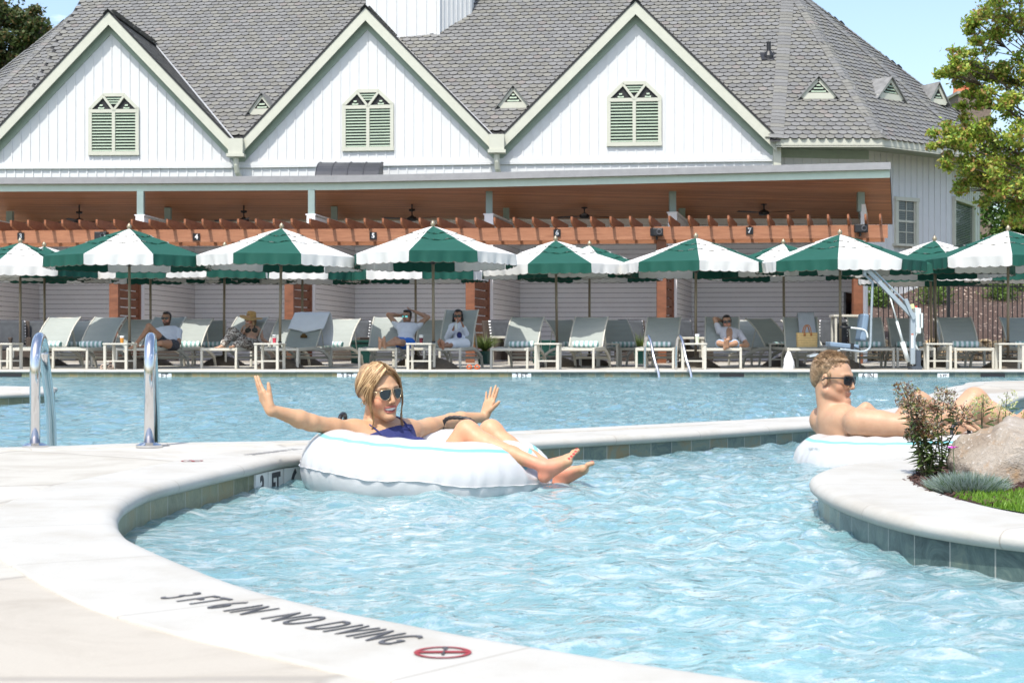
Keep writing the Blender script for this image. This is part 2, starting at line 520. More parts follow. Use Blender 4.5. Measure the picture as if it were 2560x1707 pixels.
def np_mesh(name, verts, quads, mats, parent=None, smooth=True, color=None):
    me = bpy.data.meshes.new(name)
    me.vertices.add(len(verts)); me.vertices.foreach_set('co', np.ascontiguousarray(verts, np.float32).reshape(-1))
    n = len(quads)
    me.loops.add(n * 4); me.loops.foreach_set('vertex_index', np.ascontiguousarray(quads, np.int32).reshape(-1))
    me.polygons.add(n); me.polygons.foreach_set('loop_start', np.arange(0, n * 4, 4, dtype=np.int32))
    me.polygons.foreach_set('loop_total', np.full(n, 4, np.int32))
    me.polygons.foreach_set('use_smooth', np.full(n, smooth))
    me.update(calc_edges=True); me.validate()
    if color is not None:
        ca = me.color_attributes.new('Col', 'FLOAT_COLOR', 'POINT')
        ca.data.foreach_set('color', np.concatenate([color, np.ones((len(color), 1))], 1).astype(np.float32).reshape(-1))
    for m_ in (mats if isinstance(mats, list) else [mats]): me.materials.append(m_)
    o = bpy.data.objects.new(name, me)
    return place(o, parent)
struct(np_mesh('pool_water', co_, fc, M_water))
# ---------------------------------------------------------------- clubhouse
M_white = mat('white_painted_siding', (0.60, 0.605, 0.605), 0.55, var=0.03, vs=3, bmp=0.15, bs=60)
M_sage = mat('sage_cream_trim', (0.50, 0.50, 0.42), 0.5, var=0.04, vs=5)
M_sage_d = mat('sage_green_trim', (0.30, 0.36, 0.29), 0.5, var=0.05, vs=5)
M_louv = mat('louvre_green', (0.27, 0.34, 0.26), 0.5, var=0.06)
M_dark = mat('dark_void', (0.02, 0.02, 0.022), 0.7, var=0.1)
M_lead = mat('lead_flashing', (0.42, 0.43, 0.44), 0.4, metal=0.4, var=0.1)
M_black = mat('black_plastic', (0.018, 0.018, 0.02), 0.45, var=0.2)
M_glass = mat('window_glass', (0.05, 0.07, 0.07), 0.06, var=0.3, spec=0.8)
def m_tile():
    m, t, p = nodes_of('scalloped_roof_tile')
    a = t.nodes.new('ShaderNodeVertexColor'); a.layer_name = 'Col'
    n = noise(t, coords(t, 'Object'), 9, 5, 0.7)
    c = mixc(t, 1.0, a.outputs[0], ramp(t, n, [(0.25, 0.82), (0.75, 1.14)]), 'MULTIPLY')
    t.links.new(c, p.inputs['Base Color']); p.inputs['Roughness'].default_value = 0.72
    bump(t, p, noise(t, coords(t, 'Object'), 70, 3, 0.6), 0.3, 0.01)
    return m
M_tile = m_tile()
M_edge = mat('roof_tile_painted_shade', (0.03, 0.03, 0.031), 0.9, var=0.2)  # near-black colour on tile edges paints the shadow line between rows
rt = random.Random(3)
def tile_col():
    b = rt.uniform(0.130, 0.165)
    k = rt.random()
    if k > 0.97: return (b * 1.1, b * 1.0, b * 0.93, 1)
    if k > 0.55: return (b * 1.05, b * 1.03, b * 0.92, 1)
    return (b * 1.0, b, b * 0.975, 1)
def inpoly(u, v, P):
    c = False; j = len(P) - 1
    for i in range(len(P)):
        if (P[i][1] > v) != (P[j][1] > v) and u < (P[j][0] - P[i][0]) * (v - P[i][1]) / (P[j][1] - P[i][1]) + P[i][0]: c = not c
        j = i
    return c
TW, TH = 0.285, 0.235
def roof_face(mb, P, e0, e1, skip=None, et=.03, em=1):
    """tiles one flat roof polygon P (3D); e0->e1 is the eave direction"""
    e0, e1 = V(e0), V(e1)
    u = (e1 - e0).normalized()
    n = None
    for i in range(2, len(P)):
        n_ = (V(P[i - 1]) - V(P[0])).cross(V(P[i]) - V(P[0]))
        if n_.length > 1e-4: n = n_.normalized(); break
    if n.z < 0: n = -n
    s = n.cross(u)
    if s.z < 0: s = -s
    uvp = [((V(p) - e0).dot(u), (V(p) - e0).dot(s)) for p in P]
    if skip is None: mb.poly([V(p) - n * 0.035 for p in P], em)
    u0, u1 = min(q[0] for q in uvp), max(q[0] for q in uvp)
    v0, v1 = min(q[1] for q in uvp), max(q[1] for q in uvp)
    shape = [(-.5, 1.15), (-.5, .42), (-.42, .2), (-.22, .03), (0, 0), (.22, .03), (.42, .2), (.5, .42), (.5, 1.15)]
    for r in range(int((v1 - v0) / TH) + 2):
        vb = v0 + (r - .3) * TH
        for k in range(int((u1 - u0) / TW) + 3):
            uc = u0 + (k - 1 + (.5 if r % 2 else 0)) * TW
            if not inpoly(uc, vb + TH * .55, uvp): continue
            if skip is not None:
                q = e0 + u * uc + s * (vb + TH * .5)
                if skip(q): continue
                mb.poly([q + u * a_ + s * b_ - n * .035 for a_, b_ in ((-.17, -.2), (.17, -.2), (.17, .2), (-.17, .2))], 1)
            c = tile_col(); j = rt.uniform(-.004, .004)
            top = []; bot = []
            for (a, b_) in shape:
                h = 0.032 - 0.026 * b_ + j
                q = e0 + u * (uc + a * TW * .97) + s * (vb + b_ * TH)
                top.append(q + n * h); bot.append(q + n * (h - et))
            mb.poly(top if u.cross(s).dot(n) > 0 else top[::-1], 0, None, c)
            for i in range(1, 7):
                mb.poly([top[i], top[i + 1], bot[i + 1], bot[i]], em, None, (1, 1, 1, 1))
def cap_strip(mb, a, b, nl, nr, wd=0.22):
    """overlapping ridge / hip shingles from a down to b"""
    a, b = V(a), V(b); d = (b - a); ln = d.length; d.normalize()
    k = int(ln / .2)
    nl, nr = V(nl).normalized(), V(nr).normalized()
    up = (nl + nr).normalized()
    for i in range(k):
        p0 = a + d * (ln * i / k); p1 = a + d * (ln * (i + 1) / k + .05)
        c = tile_col()
        for nn, sg in ((nl, 1), (nr, -1)):
            sd = nn.cross(d).normalized() * sg
            if sd.dot(nr if sg > 0 else nl) > 0: sd = -sd
            q = [p0 + up * .035, p1 + up * .05, p1 + sd * wd + nn * .045, p0 + sd * wd + nn * .03]
            mb.poly(q, 0, None, c)
            mb.poly([q[1], q[2], q[2] - nn * .012, q[1] - up * .012], 3, None, (1, 1, 1, 1))
ZE, ZR, ZG = 7.0, 13.6, 11.45
def ridge_pt(px, py):
    d = (ZR - .44) * 3800 / (862 - py); return V((X(px, d), d, ZR))
RL, RR = ridge_pt(205, 17), ridge_pt(1972, -39)
V1 = V((X(1941, 48.2), 48.2, ZE)); V2 = V((X(2205, 48.2), 48.2, ZE)); V3 = V((X(2445, 51.3), 51.3, ZE)); V4 = V((18.3, 54.5, ZE)); V5 = V((14.5, 62, ZE))
VA = V((-17.3, 51.3, ZE)); VB = V((-19.8, 51.8, ZE)); VC = V((-22.6, 54.8, ZE)); VD = V((-23, 60, ZE))
house = thing('clubhouse', 'long white clubhouse with grey scalloped roof and three steep gables', 'building', (0, 51, 0))
def gable_geo(xl, dl, xr, dr, pa):
    FL = V((X(xl, dl), dl, 0)); FR = V((X(xr, dr), dr, 0)); mid = (FL + FR) / 2
    u = (FR - FL).normalized(); nrm_ = V((u.y, -u.x, 0)); nrm_ = nrm_ if nrm_.y < 0 else -nrm_
    return FL, FR, mid, u, nrm_
GAB = [(-47, 50.5, 592, 50.2), (592, 50.2, 1242, 49.2), (1242, 49.2, 1942, 48.35)]
mb = MB()
def under_gable(q):
    for (xl, dl, xr, dr) in GAB:
        FL, FR, mid, u, nn = gable_geo(xl, dl, xr, dr, None)
        hw = (FR - FL).length / 2; a = abs((q - mid).dot(u))
        if a < hw and q.z < ZG - a * (ZG - ZE) / hw - .12: return True
    return q.z < ZE + .4 and q.x > -17.2 and q.x < 8.1
def nrm(a, b, c):
    n = (V(b) - V(a)).cross(V(c) - V(a)).normalized()
    return n if n.z > 0 else -n
# main slope is split at the gable feet so that it stays flat
roof_face(mb, [VA, V1, RR, RL], VA, V1, under_gable)
roof_face(mb, [V1, V2, RR], V1, V2)
roof_face(mb, [V2, V3, RR], V2, V3)
roof_face(mb, [V3, V4, RR], V3, V4)
roof_face(mb, [V4, V5, RR], V4, V5)
roof_face(mb, [VB, VA, RL], VB, VA)
roof_face(mb, [VC, VB, RL], VC, VB)
roof_face(mb, [VD, VC, RL], VD, VC)
mb.poly([RL, RR, (RR.x, 70, 7), (RL.x, 70, 7)], 1)
nM = nrm(VA, V1, RR); n12 = nrm(V1, V2, RR); n23 = nrm(V2, V3, RR); n34 = nrm(V3, V4, RR); n45 = nrm(V4, V5, RR)
nBA = nrm(VB, VA, RL); nCB = nrm(VC, VB, RL); nDC = nrm(VD, VC, RL)
for a, b, n1, n2 in ((RR, V1, nM, n12), (RR, V2, n12, n23), (RR, V3, n23, n34), (RR, V4, n34, n45), (RL, VA, nBA, nM), (RL, VB, nCB, nBA), (RL, VC, nDC, nCB)):
    cap_strip(mb, a, b, n1, n2)
cap_strip(mb, RL, RR, nM, V((0, .6, .8)))
# gables
SET = 0.30
walls_bm = MB(); trims = []
for gi, (xl, dl, xr, dr) in enumerate(GAB):
    FL, FR, mid, u, nn = gable_geo(xl, dl, xr, dr, None)
    hw = (FR - FL).length / 2; sl_ = (ZG - ZE) / hw
    back = -nn
    ap = mid + V((0, 0, ZG))
    # distance back at which gable plane line meets main slope
    def back_to_main(p):
        # p + back*t on main plane through VA with normal nM
        return (VA - p).dot(nM) / back.dot(nM)
    tA = back_to_main(ap)
    end = ap + back * tA
    for sg in (-1, 1):
        foot = mid + u * (hw * sg) + V((0, 0, ZE))
        tF = max(0.05, back_to_main(foot))
        P = [foot, ap, end, foot + back * tF]
        o_ = V((0, 0, .06))
        roof_face(mb, [p + o_ for p in P], foot, foot + back, None, .010, 3)
        # lead valley
        va, vb = end + V((0, 0, .07)), foot + back * tF + V((0, 0, .07))
        mb.tube([va + nM * .02, vb + nM * .02], .035, 5, m=2)
    n1 = nrm(ap, mid + u * hw + V((0, 0, ZE)), end); n2 = nrm(ap, mid - u * hw + V((0, 0, ZE)), end)
    cap_strip(mb, end + V((0, 0, .06)), ap + V((0, 0, .06)) + nn * .06, n1, n2, .2)
    # rake boards, soffit, frieze
    tb = MB(); fd = .30
    for sg in (-1, 1):
        foot = mid + u * (hw * sg) + V((0, 0, ZE))
        a0, f0 = ap + V((0, 0, .0)), foot
        dn = V((0, 0, -fd * 1.38))
        tb.prism([a0 + nn * .03, f0 + nn * .03, f0 + dn + nn * .03, a0 + dn + nn * .03], back * .05, 0)
        tb.prism([a0 + nn * .05, f0 + nn * .05, f0 + nn * .05 + V((0, 0, .09)), a0 + nn * .05 + V((0, 0, .09))], back * .09, 2)
        s0 = V((0, 0, -.16))
        tb.prism([a0 + s0 + back * .0, f0 + s0, f0 + s0 + V((0, 0, -.03)), a0 + s0 + V((0, 0, -.03))], back * SET, 1)
        fz = V((0, 0, -.66)); w0 = back * (SET - .04)
        tb.prism([a0 + s0 + w0, f0 + s0 + w0, f0 + fz + w0, a0 + fz + w0], back * .035, 1)
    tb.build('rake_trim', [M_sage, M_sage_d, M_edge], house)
    # wall
    wo = mid + back * SET
    zb = 0.0; hwI = hw
    walls_bm.poly([wo - u * hwI + V((0, 0, zb)), wo + u * hwI + V((0, 0, zb)), wo + u * hwI + V((0, 0, ZE - .2)), wo + V((0, 0, ZG - .2)), wo - u * hwI + V((0, 0, ZE - .2))])
    sp = .305; k = int(hw / sp)
    rM = Matrix((u, -nn, V((0, 0, 1)))).transposed()
    for i in range(-k, k + 1):
        ux = i * sp
        top = ZG - .55 - abs(ux) * sl_
        c0 = wo + u * ux + nn * .011
        if top > 6.55: walls_bm.box(c0 + V((0, 0, (6.5 + top) / 2)), (.045, .022, top - 6.5), rM)
        walls_bm.box(c0 + u * .1 + V((0, 0, (zb + 6.3) / 2)), (.045, .03, 6.3 - zb), rM)
    walls_bm.box(wo + nn * .03 + V((0, 0, 6.43)), (2 * hw, .07, .14), rM)
    walls_bm.box(wo + nn * .05 + V((0, 0, 6.33)), (2 * hw, .05, .05), rM)
    trims.append((mid, u, nn, hw, wo, rM))
# side walls of the right bay
U1 = V((X(1941, 49.2), 49.2, 0)); U2 = V((X(2171, 49.75), 49.75, 0)); U3 = V((X(2376, 52.2), 52.2, 0)); U4 = V((X(2450, 56.0), 56.0, 0)); U5 = V((14, 61.5, 0))
def batten_wall(mb_, a, b, z0, z1, sp=.305):
    a, b = V(a), V(b); d = (b - a); ln = d.length; d.normalize(); n_ = V((d.y, -d.x, 0))
    if n_.y > 0: n_ = -n_
    if abs(n_.y) < .3 and n_.x < 0: n_ = -n_
    mb_.poly([a + V((0, 0, z0)), b + V((0, 0, z0)), b + V((0, 0, z1)), a + V((0, 0, z1))])
    rM_ = Matrix((d, -n_, V((0, 0, 1)))).transposed()
    for i in range(1, int(ln / sp) + 1):
        mb_.box(a + d * (i * sp) + n_ * .012 + V((0, 0, (z0 + z1) / 2)), (.045, .024, z1 - z0), rM_)
    return d, n_, rM_
for a, b in ((U1, U2), (U2, U3), (U3, U4), (U4, U5)): batten_wall(walls_bm, a, b, 0, ZE - .1)
WA = V((-17.5, 52.4, 0)); batten_wall(walls_bm, V((-22, 55, 0)), WA, 0, ZE - .1)
walls_bm.poly([(-22, 58, 0), (14, 61.5, 0), (14, 61.5, ZE), (-22, 58, ZE)])
house_wall = walls_bm.build('wall', M_white, house)
for chain_ in (((V1, V2), (V2, V3), (V3, V4), (V4, V5)), ((VC, VB), (VB, VA))):
  eb = MB()
  for a, b in chain_:
      dz = V((0, 0, -.02)); h = V((0, 0, -.27))
      d = (b - a).normalized(); n_ = V((d.y, -d.x, 0))
      if n_.dot(a - V((0 if a.x < 0 else 8, 56, 0))) < 0: n_ = -n_
      eb.prism([a + dz, b + dz, b + dz + h, a + dz + h], -n_ * .05, 0)
      eb.prism([a + dz + h * .8, b + dz + h * .8, b + dz + h * .8 + V((0, 0, -.02)), a + dz + h * .8 + V((0, 0, -.02))], -n_ * .3, 1)
  ctr, ch = (V((9.6, 56, 0)), (V1, V2, V3, V4, V5)) if len(chain_) > 2 else (V((-17, 58, 0)), (VD, VC, VB, VA))
  inn = [v + (V((ctr.x, ctr.y, ZE)) - v).normalized() * 1.9 for v in ch]
  eb.grid([[v + V((0, 0, -.21)) for v in ch], [v + V((0, 0, -.21)) for v in inn]], 1)
  if len(chain_) > 2: eb.prism([U1 + V((0, -.06, 6.5)), U2 + V((0, -.06, 6.5)), U2 + V((0, -.06, 6.78)), U1 + V((0, -.06, 6.78))], (0, .05, 0), 1)
  eb.build('eave_trim', [M_sage, M_sage_d], house)
cbm = MB(); cbm.bb((U1.x - .22, 48.45, 0), (U1.x + .02, 49.3, ZE - .2)); cbm.build('corner_board', M_sage, house)
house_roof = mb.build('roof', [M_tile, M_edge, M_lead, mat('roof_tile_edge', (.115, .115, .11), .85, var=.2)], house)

# louvred gable vents
def louvre(mid, u, nn, wo, rM, pxl, pxr, pyt, pyb):
    d = wo.y
    x0, x1 = X(pxl, d), X(pxr, d); zt, zb = Z(pyt, d), Z(pyb, d)
    c = wo + u * ((x0 + x1) / 2 - wo.x) / u.x; c.z = 0
    W, Hh = (x1 - x0) / u.x, zt - zb
    f = MB(); Y = lambda q: q
    def P(a, z, o=0): return c + u * a + V((0, 0, z)) + nn * o
    hw_, fr = W / 2, .115
    ch = Hh * .25
    out = [(-hw_, zb), (hw_, zb), (hw_, zt - ch), (hw_ * .38, zt), (-hw_ * .38, zt), (-hw_, zt - ch)]
    f.prism([P(a, z, .012) for a, z in out], nn * .012, 1)              # backing
    def bar(a, b, wdt=fr, o=.05): f.beam(P(a[0], a[1], o), P(b[0], b[1], o), wdt, .055, up=nn)
    def barin(a, b, w_=fr):
        bar(a, b, w_)
    h = fr / 2
    barin((-hw_ + h, zb), (-hw_ + h, zt - ch + .02)); barin((hw_ - h, zb), (hw_ - h, zt - ch + .02))
    f.box(P(0, zb + h * 1.1, .053), (W + .02, .06, fr * 1.1), rM)
    barin((-hw_ * .38 - .03, zt - h), (hw_ * .38 + .03, zt - h))
    barin((-hw_ + h * .7, zt - ch - .01), (-hw_ * .38 - .01, zt - h), fr * .95); barin((hw_ - h * .7, zt - ch - .01), (hw_ * .38 + .01, zt - h), fr * .95)
    mz = zt - ch - .08
    f.box(P(0, mz, .058), (W - fr * 1.2, .05, fr), rM); f.box(P(0, (zb + mz) / 2, .06), (fr * .95, .05, mz - zb), rM)
    bar((-hw_ * .40, zt - fr), (0, mz + .02), .075, .064); bar((hw_ * .40, zt - fr), (0, mz + .02), .075, .064)
    for sg in (-1, 1):
        a0, a1 = (sg * fr * .45, sg * (hw_ - fr))
        n_ = 13
        for i in range(n_):
            z = zb + fr + (mz - fr * .5 - zb - fr) * (i + .5) / n_
            cc = P((a0 + a1) / 2, z, .045)
            M_ = rM @ Matrix.Rotation(R(-38), 3, 'X')
            f.box(cc, (abs(a1 - a0), .012, .074), M_, 2)
        for i in range(2):
            z = mz + .1 + i * .09; wv = .2 - i * .1
            f.box(P(sg * hw_ * .5, z, .045), (wv, .012, .07), rM @ Matrix.Rotation(R(-38), 3, 'X'), 2)
    for i in range(3):
        z = zt - fr - .06 - i * .08
        f.box(P(0, z, .04), (W * .3 - i * .13, .012, .07), rM @ Matrix.Rotation(R(-38), 3, 'X'), 2)
    v_ = f.build('louvred_vent', [M_sage, M_dark, M_louv], house)
    return v_
for g, q in zip(trims, ((222, 349, 234, 389), (856, 985.5, 224, 378), (1518, 1653.5, 204, 366))):
    lv = louvre(g[0], g[1], g[2], g[4], g[5], *q)
# roof vents (small triangular dormers)
def dormer(px, pyt, pyb, pl, pr, plane_pt, plane_n, facing):
    # find depth where the base centre meets the roof plane
    o = V((0, 0, .44)); ray = V(((px - 1280) / 3800, 1, -(pyb - 862) / 3800))
    t_ = (plane_pt - o).dot(plane_n) / ray.dot(plane_n); B = o + ray * t_
    s_ = t_ / 3800; W = (pr - pl) * s_ / max(.5, abs(facing.y)); Hh = (pyb - pyt) * s_
    u = V((-facing.y, facing.x, 0)).normalized(); bk = -facing
    f = MB()
    A = B + V((0, 0, Hh)); Lp = B - u * W / 2; Rp = B + u * W / 2
    def depth(p): return (plane_pt - p).dot(plane_n) / bk.dot(plane_n) + .15
    dA = depth(A)
    f.prism([Lp + bk * .03, Rp + bk * .03, A + bk * .03 - V((0, 0, .05))], bk * .03, 1)
    def rk(a, b): f.beam(a, b, .10, .05, up=facing, m=0)
    rk(Lp + V((0, 0, .06)) + u * .05, A - V((0, 0, .05))); rk(Rp + V((0, 0, .06)) - u * .05, A - V((0, 0, .05)))
    f.box(B + V((0, 0, .1)) - facing * .0, (W * .82, .06, .2), Matrix((u, -facing, V((0, 0, 1)))).transposed(), 0)
    for i in range(5):
        z = .25 + i * .1
        ww = W * (1 - z / Hh) - .28
        if ww > .05: f.box(B + V((0, 0, z)) + facing * .01, (ww, .012, .07), Matrix((u, -facing, V((0, 0, 1)))).transposed() @ Matrix.Rotation(R(-35), 3, 'X'), 2)
    for sg, E in ((-1, Lp), (1, Rp)):
        e2 = E + u * sg * .09 - V((0, 0, .05))
        q = [A + facing * .1 + V((0, 0, .05)), e2 + facing * .1, e2 + bk * .12, A + bk * dA + V((0, 0, .05))]
        f.prism(q, V((0, 0, .035)), 3)
        q = [Lp if sg < 0 else Rp, A, A + bk * dA, (Lp if sg < 0 else Rp)]
    f.build('roof_dormer', [M_sage, M_dark, M_louv, M_tile2], house)
M_tile2 = mat('roof_tile_grey', (0.19, 0.19, 0.185), 0.75, var=0.25, vs=5)
fm = V((nM.x, nM.y, 0)).normalized()
dormer(655, 237, 287, 619, 690, VA, nM, fm); dormer(1283, 219, 271, 1244, 1323, VA, nM, fm)
dormer(2046, 196, 248, 2000, 2093, V1, n12, V((n12.x, n12.y, 0)).normalized())
dormer(2226, 198, 250, 2184, 2265, V2, n23, V((n23.x, n23.y, 0)).normalized())
dormer(2345, 211, 262, 2312, 2365, V3, n34, V((n34.x * .8, n34.y - .5, 0)).normalized())
# vent pipe, cupola
def on_plane(px, py, pt, n_):
    o = V((0, 0, .44)); ray = V(((px - 1280) / 3800, 1, -(py - 862) / 3800))
    return o + ray * ((pt - o).dot(n_) / ray.dot(n_))
B = on_plane(1922, 142, VA, nM)
mb = MB(); mb.lathe([(.0, -.1), (.17, -.1), (.17, .02), (.11, .16), (.075, .2), (.075, .5), (.08, .5), (.08, .46), (0, .46)], B, 12)
mb.box(B + V((0, -.02, .0)), (.55, .5, .03), Matrix.Rotation(R(40), 3, 'X'))
mb.build('vent_pipe', M_black, house)
B1_, B2_ = on_plane(1097, 85, VA, nM), on_plane(1180, 34, VA, nM); d = B1_.y
mb = MB(); cx0, cx1, cx2 = X(915, d), B1_.x, B2_.x; d2 = B2_.y
zt = 16
batten_wall(mb, (cx0, d, 0), (cx1, d, 0), 9.2, zt, .36); batten_wall(mb, (cx1, d, 0), (cx2, d2, 0), 9.2, zt, .2); batten_wall(mb, (cx2, d2, 0), (cx2 + .3, d2 + 3, 0), 9.2, zt, .3)
mb.poly([(cx0, d, 9.2), (cx0, d + 5, 9.2), (cx0, d + 5, zt), (cx0, d, zt)])
mb.poly([(cx0, d, zt), (cx1, d, zt), (cx2, d2, zt), (cx2 + .3, d2 + 3, zt), (cx0, d + 5, zt)])
mb.bb((cx1 - .07, d - .06, 9.2), (cx1 + .05, d, zt))
cu = mb.build('cupola', M_white, house)
# rain leaders between the gables
for px, dd, ex in ((592, 50.2, 0), (1242, 49.2, 1)):
    x = X(px, dd)
    mb = MB()
    mb.bb((x - .24, dd - .28, 6.72), (x + .24, dd + .05, 7.22)); mb.bb((x - .29, dd - .33, 6.62), (x + .29, dd + .06, 6.72))
    mb.tube([(x, dd - .12, 6.6), (x, dd - .12, 6.35), (x + .02, dd - .05, 6.15), (x + .16, dd + .35, 5.7), (x + .2, dd + .45, 5.4), (x + .2, dd + .48, 2.2)], .09, 10)
    mb.build('downspout', M_sage, house, smooth=False)
M_blind = mat('window_blind', (0.13, 0.145, 0.135), 0.6, var=0.05)
# windows of the right bay
def sash(a, b, pxl, pxr, zt, zb, full=False):
    d_, n_ = (b - a).normalized(), None
    n_ = V((d_.y, -d_.x, 0)); n_ = n_ if n_.y < 0 else -n_
    def at(px):   # point on wall line seen at px
        k = (px - 1280) / 3800; t_ = (a.y * k - a.x) / (d_.x - d_.y * k); return a + d_ * t_
    p0, p1 = at(pxl), at(pxr); W = (p1 - p0).length; c = (p0 + p1) / 2
    rM_ = Matrix((d_, -n_, V((0, 0, 1)))).transposed()
    f = MB(); P = lambda q, z, o: c + d_ * q + V((0, 0, z)) + n_ * o
    H_ = zt - zb; zc = (zt + zb) / 2; fr = .13
    for sg in (-1, 1): f.box(P(sg * (W / 2 - fr / 2), zc, .05), (fr, .12, H_), rM_)
    f.box(P(0, zt - fr / 2, .06), (W + .04, .15, fr), rM_); f.box(P(0, zb + .04, .08), (W + .12, .2, .08), rM_)
    w_ = f.build('window', [M_sage], house)
    g = MB(); g.box(P(0, zc, .02), (W - fr * 2, .02, H_ - fr), rM_); g.build('pane', M_glass, w_)
    s_ = MB(); iw = W - 2 * fr
    for sg in (-1, 1): s_.box(P(sg * (iw / 2 - .03), zc, .045), (.06, .035, H_ - fr), rM_)
    if not full:
        s_.box(P(0, zc + .02, .05), (iw, .05, .07), rM_); s_.box(P(0, zc, .042), (.03, .03, H_ - fr), rM_)
        for z in (zc + H_ * .23, zc - H_ * .21): s_.box(P(0, z, .042), (iw, .03, .03), rM_)
    n_b = int((H_ - .3) / .06)
    for i in range(n_b): s_.box(P(0, zb + .15 + i * .06, .034), (iw - .1, .004, .026), rM_, 1)
    s_.build('sash', [M_sage, M_blind], w_)
d1 = 50.9
sash(U2, U3, 2234, 2291, Z(495, d1), Z(617, d1))
sash(U3, U4, 2376 + 4, 2431, Z(499, 53.5), Z(660, 53.5), True)
# barrel awning
d = 47.2; x0, x1 = X(782, d), X(942, d); zb, zt = Z(443, d) + .38, Z(414, d) + .38
aw = thing('barrel_awning', 'black quarter-round awning on the white wall above the flat roof', 'awning', (x0, d, zb - .5))
mb = MB(); prof = [(1.5 * (1 - math.cos(a)) , (zt - zb) * 2.3 * math.sin(a)) for a in [i * math.pi / 2 / 10 for i in range(11)]]
g = [[V((xx, 49.6 - 1.9 + o * 1.25, zb - .5 + z)) for o, z in prof] for xx in np.linspace(x0 + .0, x1, 5)]
mb.grid(g)
for xx in (x0, x1): mb.poly([V((xx, 49.6 - 1.9 + o * 1.25, zb - .5 + z)) for o, z in prof] + [V((xx, 49.58, zb - .5))])
for xx in np.linspace(x0, x1, 5): mb.tube([V((xx, 49.6 - 1.9 + o * 1.25, zb - .49 + z)) for o, z in prof], .015, 5)
M_awn = mat('charcoal_awning', (0.035, 0.037, 0.045), 0.5, var=0.15)
mb.build('canopy', M_awn, aw)
# ---------------------------------------------------------------- cabana row
def m_wood(name, c1, c2, c3, plank=None, axis=0, stretch=(1, 14, 14), rough=0.55):
    m, t, p = nodes_of(name)
    co = coords(t, 'Object', stretch)
    n = noise(t, co, 1.6, 6, 0.65, 0.4)
    c = ramp(t, n, [(0.28, c1), (0.5, c2), (0.75, c3)])
    if plank:
        ob = coords(t, 'Object'); s = t.nodes.new('ShaderNodeSeparateXYZ'); t.links.new(ob, s.inputs[0])
        q = mth(t, 'DIVIDE', s.outputs[axis], plank)
        ln = mth(t, 'LESS_THAN', mth(t, 'FRACT', q), 0.06)
        wn = t.nodes.new('ShaderNodeTexWhiteNoise'); wn.noise_dimensions = '1D'; t.links.new(mth(t, 'FLOOR', q), wn.inputs['W'])
        c = mixc(t, 1.0, c, ramp(t, wn.outputs[0], [(0, 0.75), (1, 1.15)]), 'MULTIPLY')
        c = mixc(t, mth(t, 'MULTIPLY', ln, 0.6), c, (0.03, 0.012, 0.006))
    t.links.new(c, p.inputs['Base Color']); p.inputs['Roughness'].default_value = rough
    bump(t, p, n, 0.15, 0.01)
    return m
M_cedar = m_wood('stained_cedar', (0.20, 0.066, 0.026), (0.29, 0.105, 0.045), (0.37, 0.15, 0.07), stretch=(2, 2, 9))
M_cedarShade = m_wood('stained_cedar_shade_tone', (0.13, 0.045, 0.02), (0.20, 0.073, 0.033), (0.27, 0.105, 0.05), stretch=(2, 2, 6))  # darker copy of the cedar, shade on posts and screens put into its colour
M_cedarH = m_wood('stained_cedar_beam', (0.25, 0.10, 0.048), (0.34, 0.145, 0.075), (0.41, 0.19, 0.10), stretch=(1.2, 4, 12))
M_soffit = m_wood('cedar_soffit_boards', (0.30, 0.115, 0.045), (0.42, 0.185, 0.085), (0.52, 0.25, 0.12), plank=0.14, axis=1, stretch=(0.8, 9, 9))
M_lap = mat('grey_white_shiplap', (0.80, 0.80, 0.81), 0.6, var=0.03, vs=2)
M_gap_shade = mat('board_joint_painted_shade', (0.22, 0.22, 0.24), 0.8, var=0.05)  # grey strip along each board paints in the groove's shade
M_patina = mat('pale_green_fascia', (0.50, 0.60, 0.51), 0.5, var=0.04)
M_post = mat('grey_green_post', (0.26, 0.34, 0.32), 0.5, var=0.05)
M_gmet = mat('grey_roof_edge', (0.27, 0.27, 0.275), 0.4, var=0.08, spec=0.5)
M_sign = mat('black_sign', (0.012, 0.012, 0.014), 0.4, var=0.1)
M_ink = mat('white_lettering', (0.8, 0.8, 0.8), 0.5, var=0.0)
PART = [(-14.2, 38.0, .05, 40.0, 44.3), (-9.84, 37.5, .085, 39.5, 44.0), (-5.48, 37.3, .14, 39.3, 43.5), (-1.02, 37.0, .189, 39.2, 43.0), (3.60, 36.5, .217, 38.7, 42.5), (8.21, 36.0, .25, 38.3, 42.0)]
def pp(k, d): x0, d0, s_, _, _ = PART[k]; return V((x0 + s_ * (d - d0), d, 0))
cab = thing('cabana_row', 'long open cabana row with flat roof, cedar ceiling and shiplap walls behind the parasols', 'cabana', (0, 39, 0))
mb = MB()
def lap_wall(a, b, z0, z1, mbx, bh=.135, t_=.03):
    a, b = V(a), V(b); d = (b - a).normalized(); n = V((d.y, -d.x, 0))
    k = int((z1 - z0) / bh)
    for i in range(k):
        za = z0 + i * bh; zb = za + bh
        mbx.poly([a + n * t_ + V((0, 0, za)), b + n * t_ + V((0, 0, za)), b + n * .004 + V((0, 0, zb)), a + n * .004 + V((0, 0, zb))])
        mbx.poly([a + n * (t_ + .001) + V((0, 0, za)), b + n * (t_ + .001) + V((0, 0, za)), b + n * (t_ + .001) + V((0, 0, za + .012)), a + n * (t_ + .001) + V((0, 0, za + .012))], 1)
        mbx.poly([a + n * .004 + V((0, 0, za)), b + n * .004 + V((0, 0, za)), b + n * t_ + V((0, 0, za)), a + n * t_ + V((0, 0, za))])
    mbx.prism([a - n * .0, b - n * .0, b - n * .12, a - n * .12], (0, 0, z1 - z0))
ends = [pp(k, PART[k][4]) for k in range(6)]
ends = [V((-18.6, 44.5, 0))] + ends
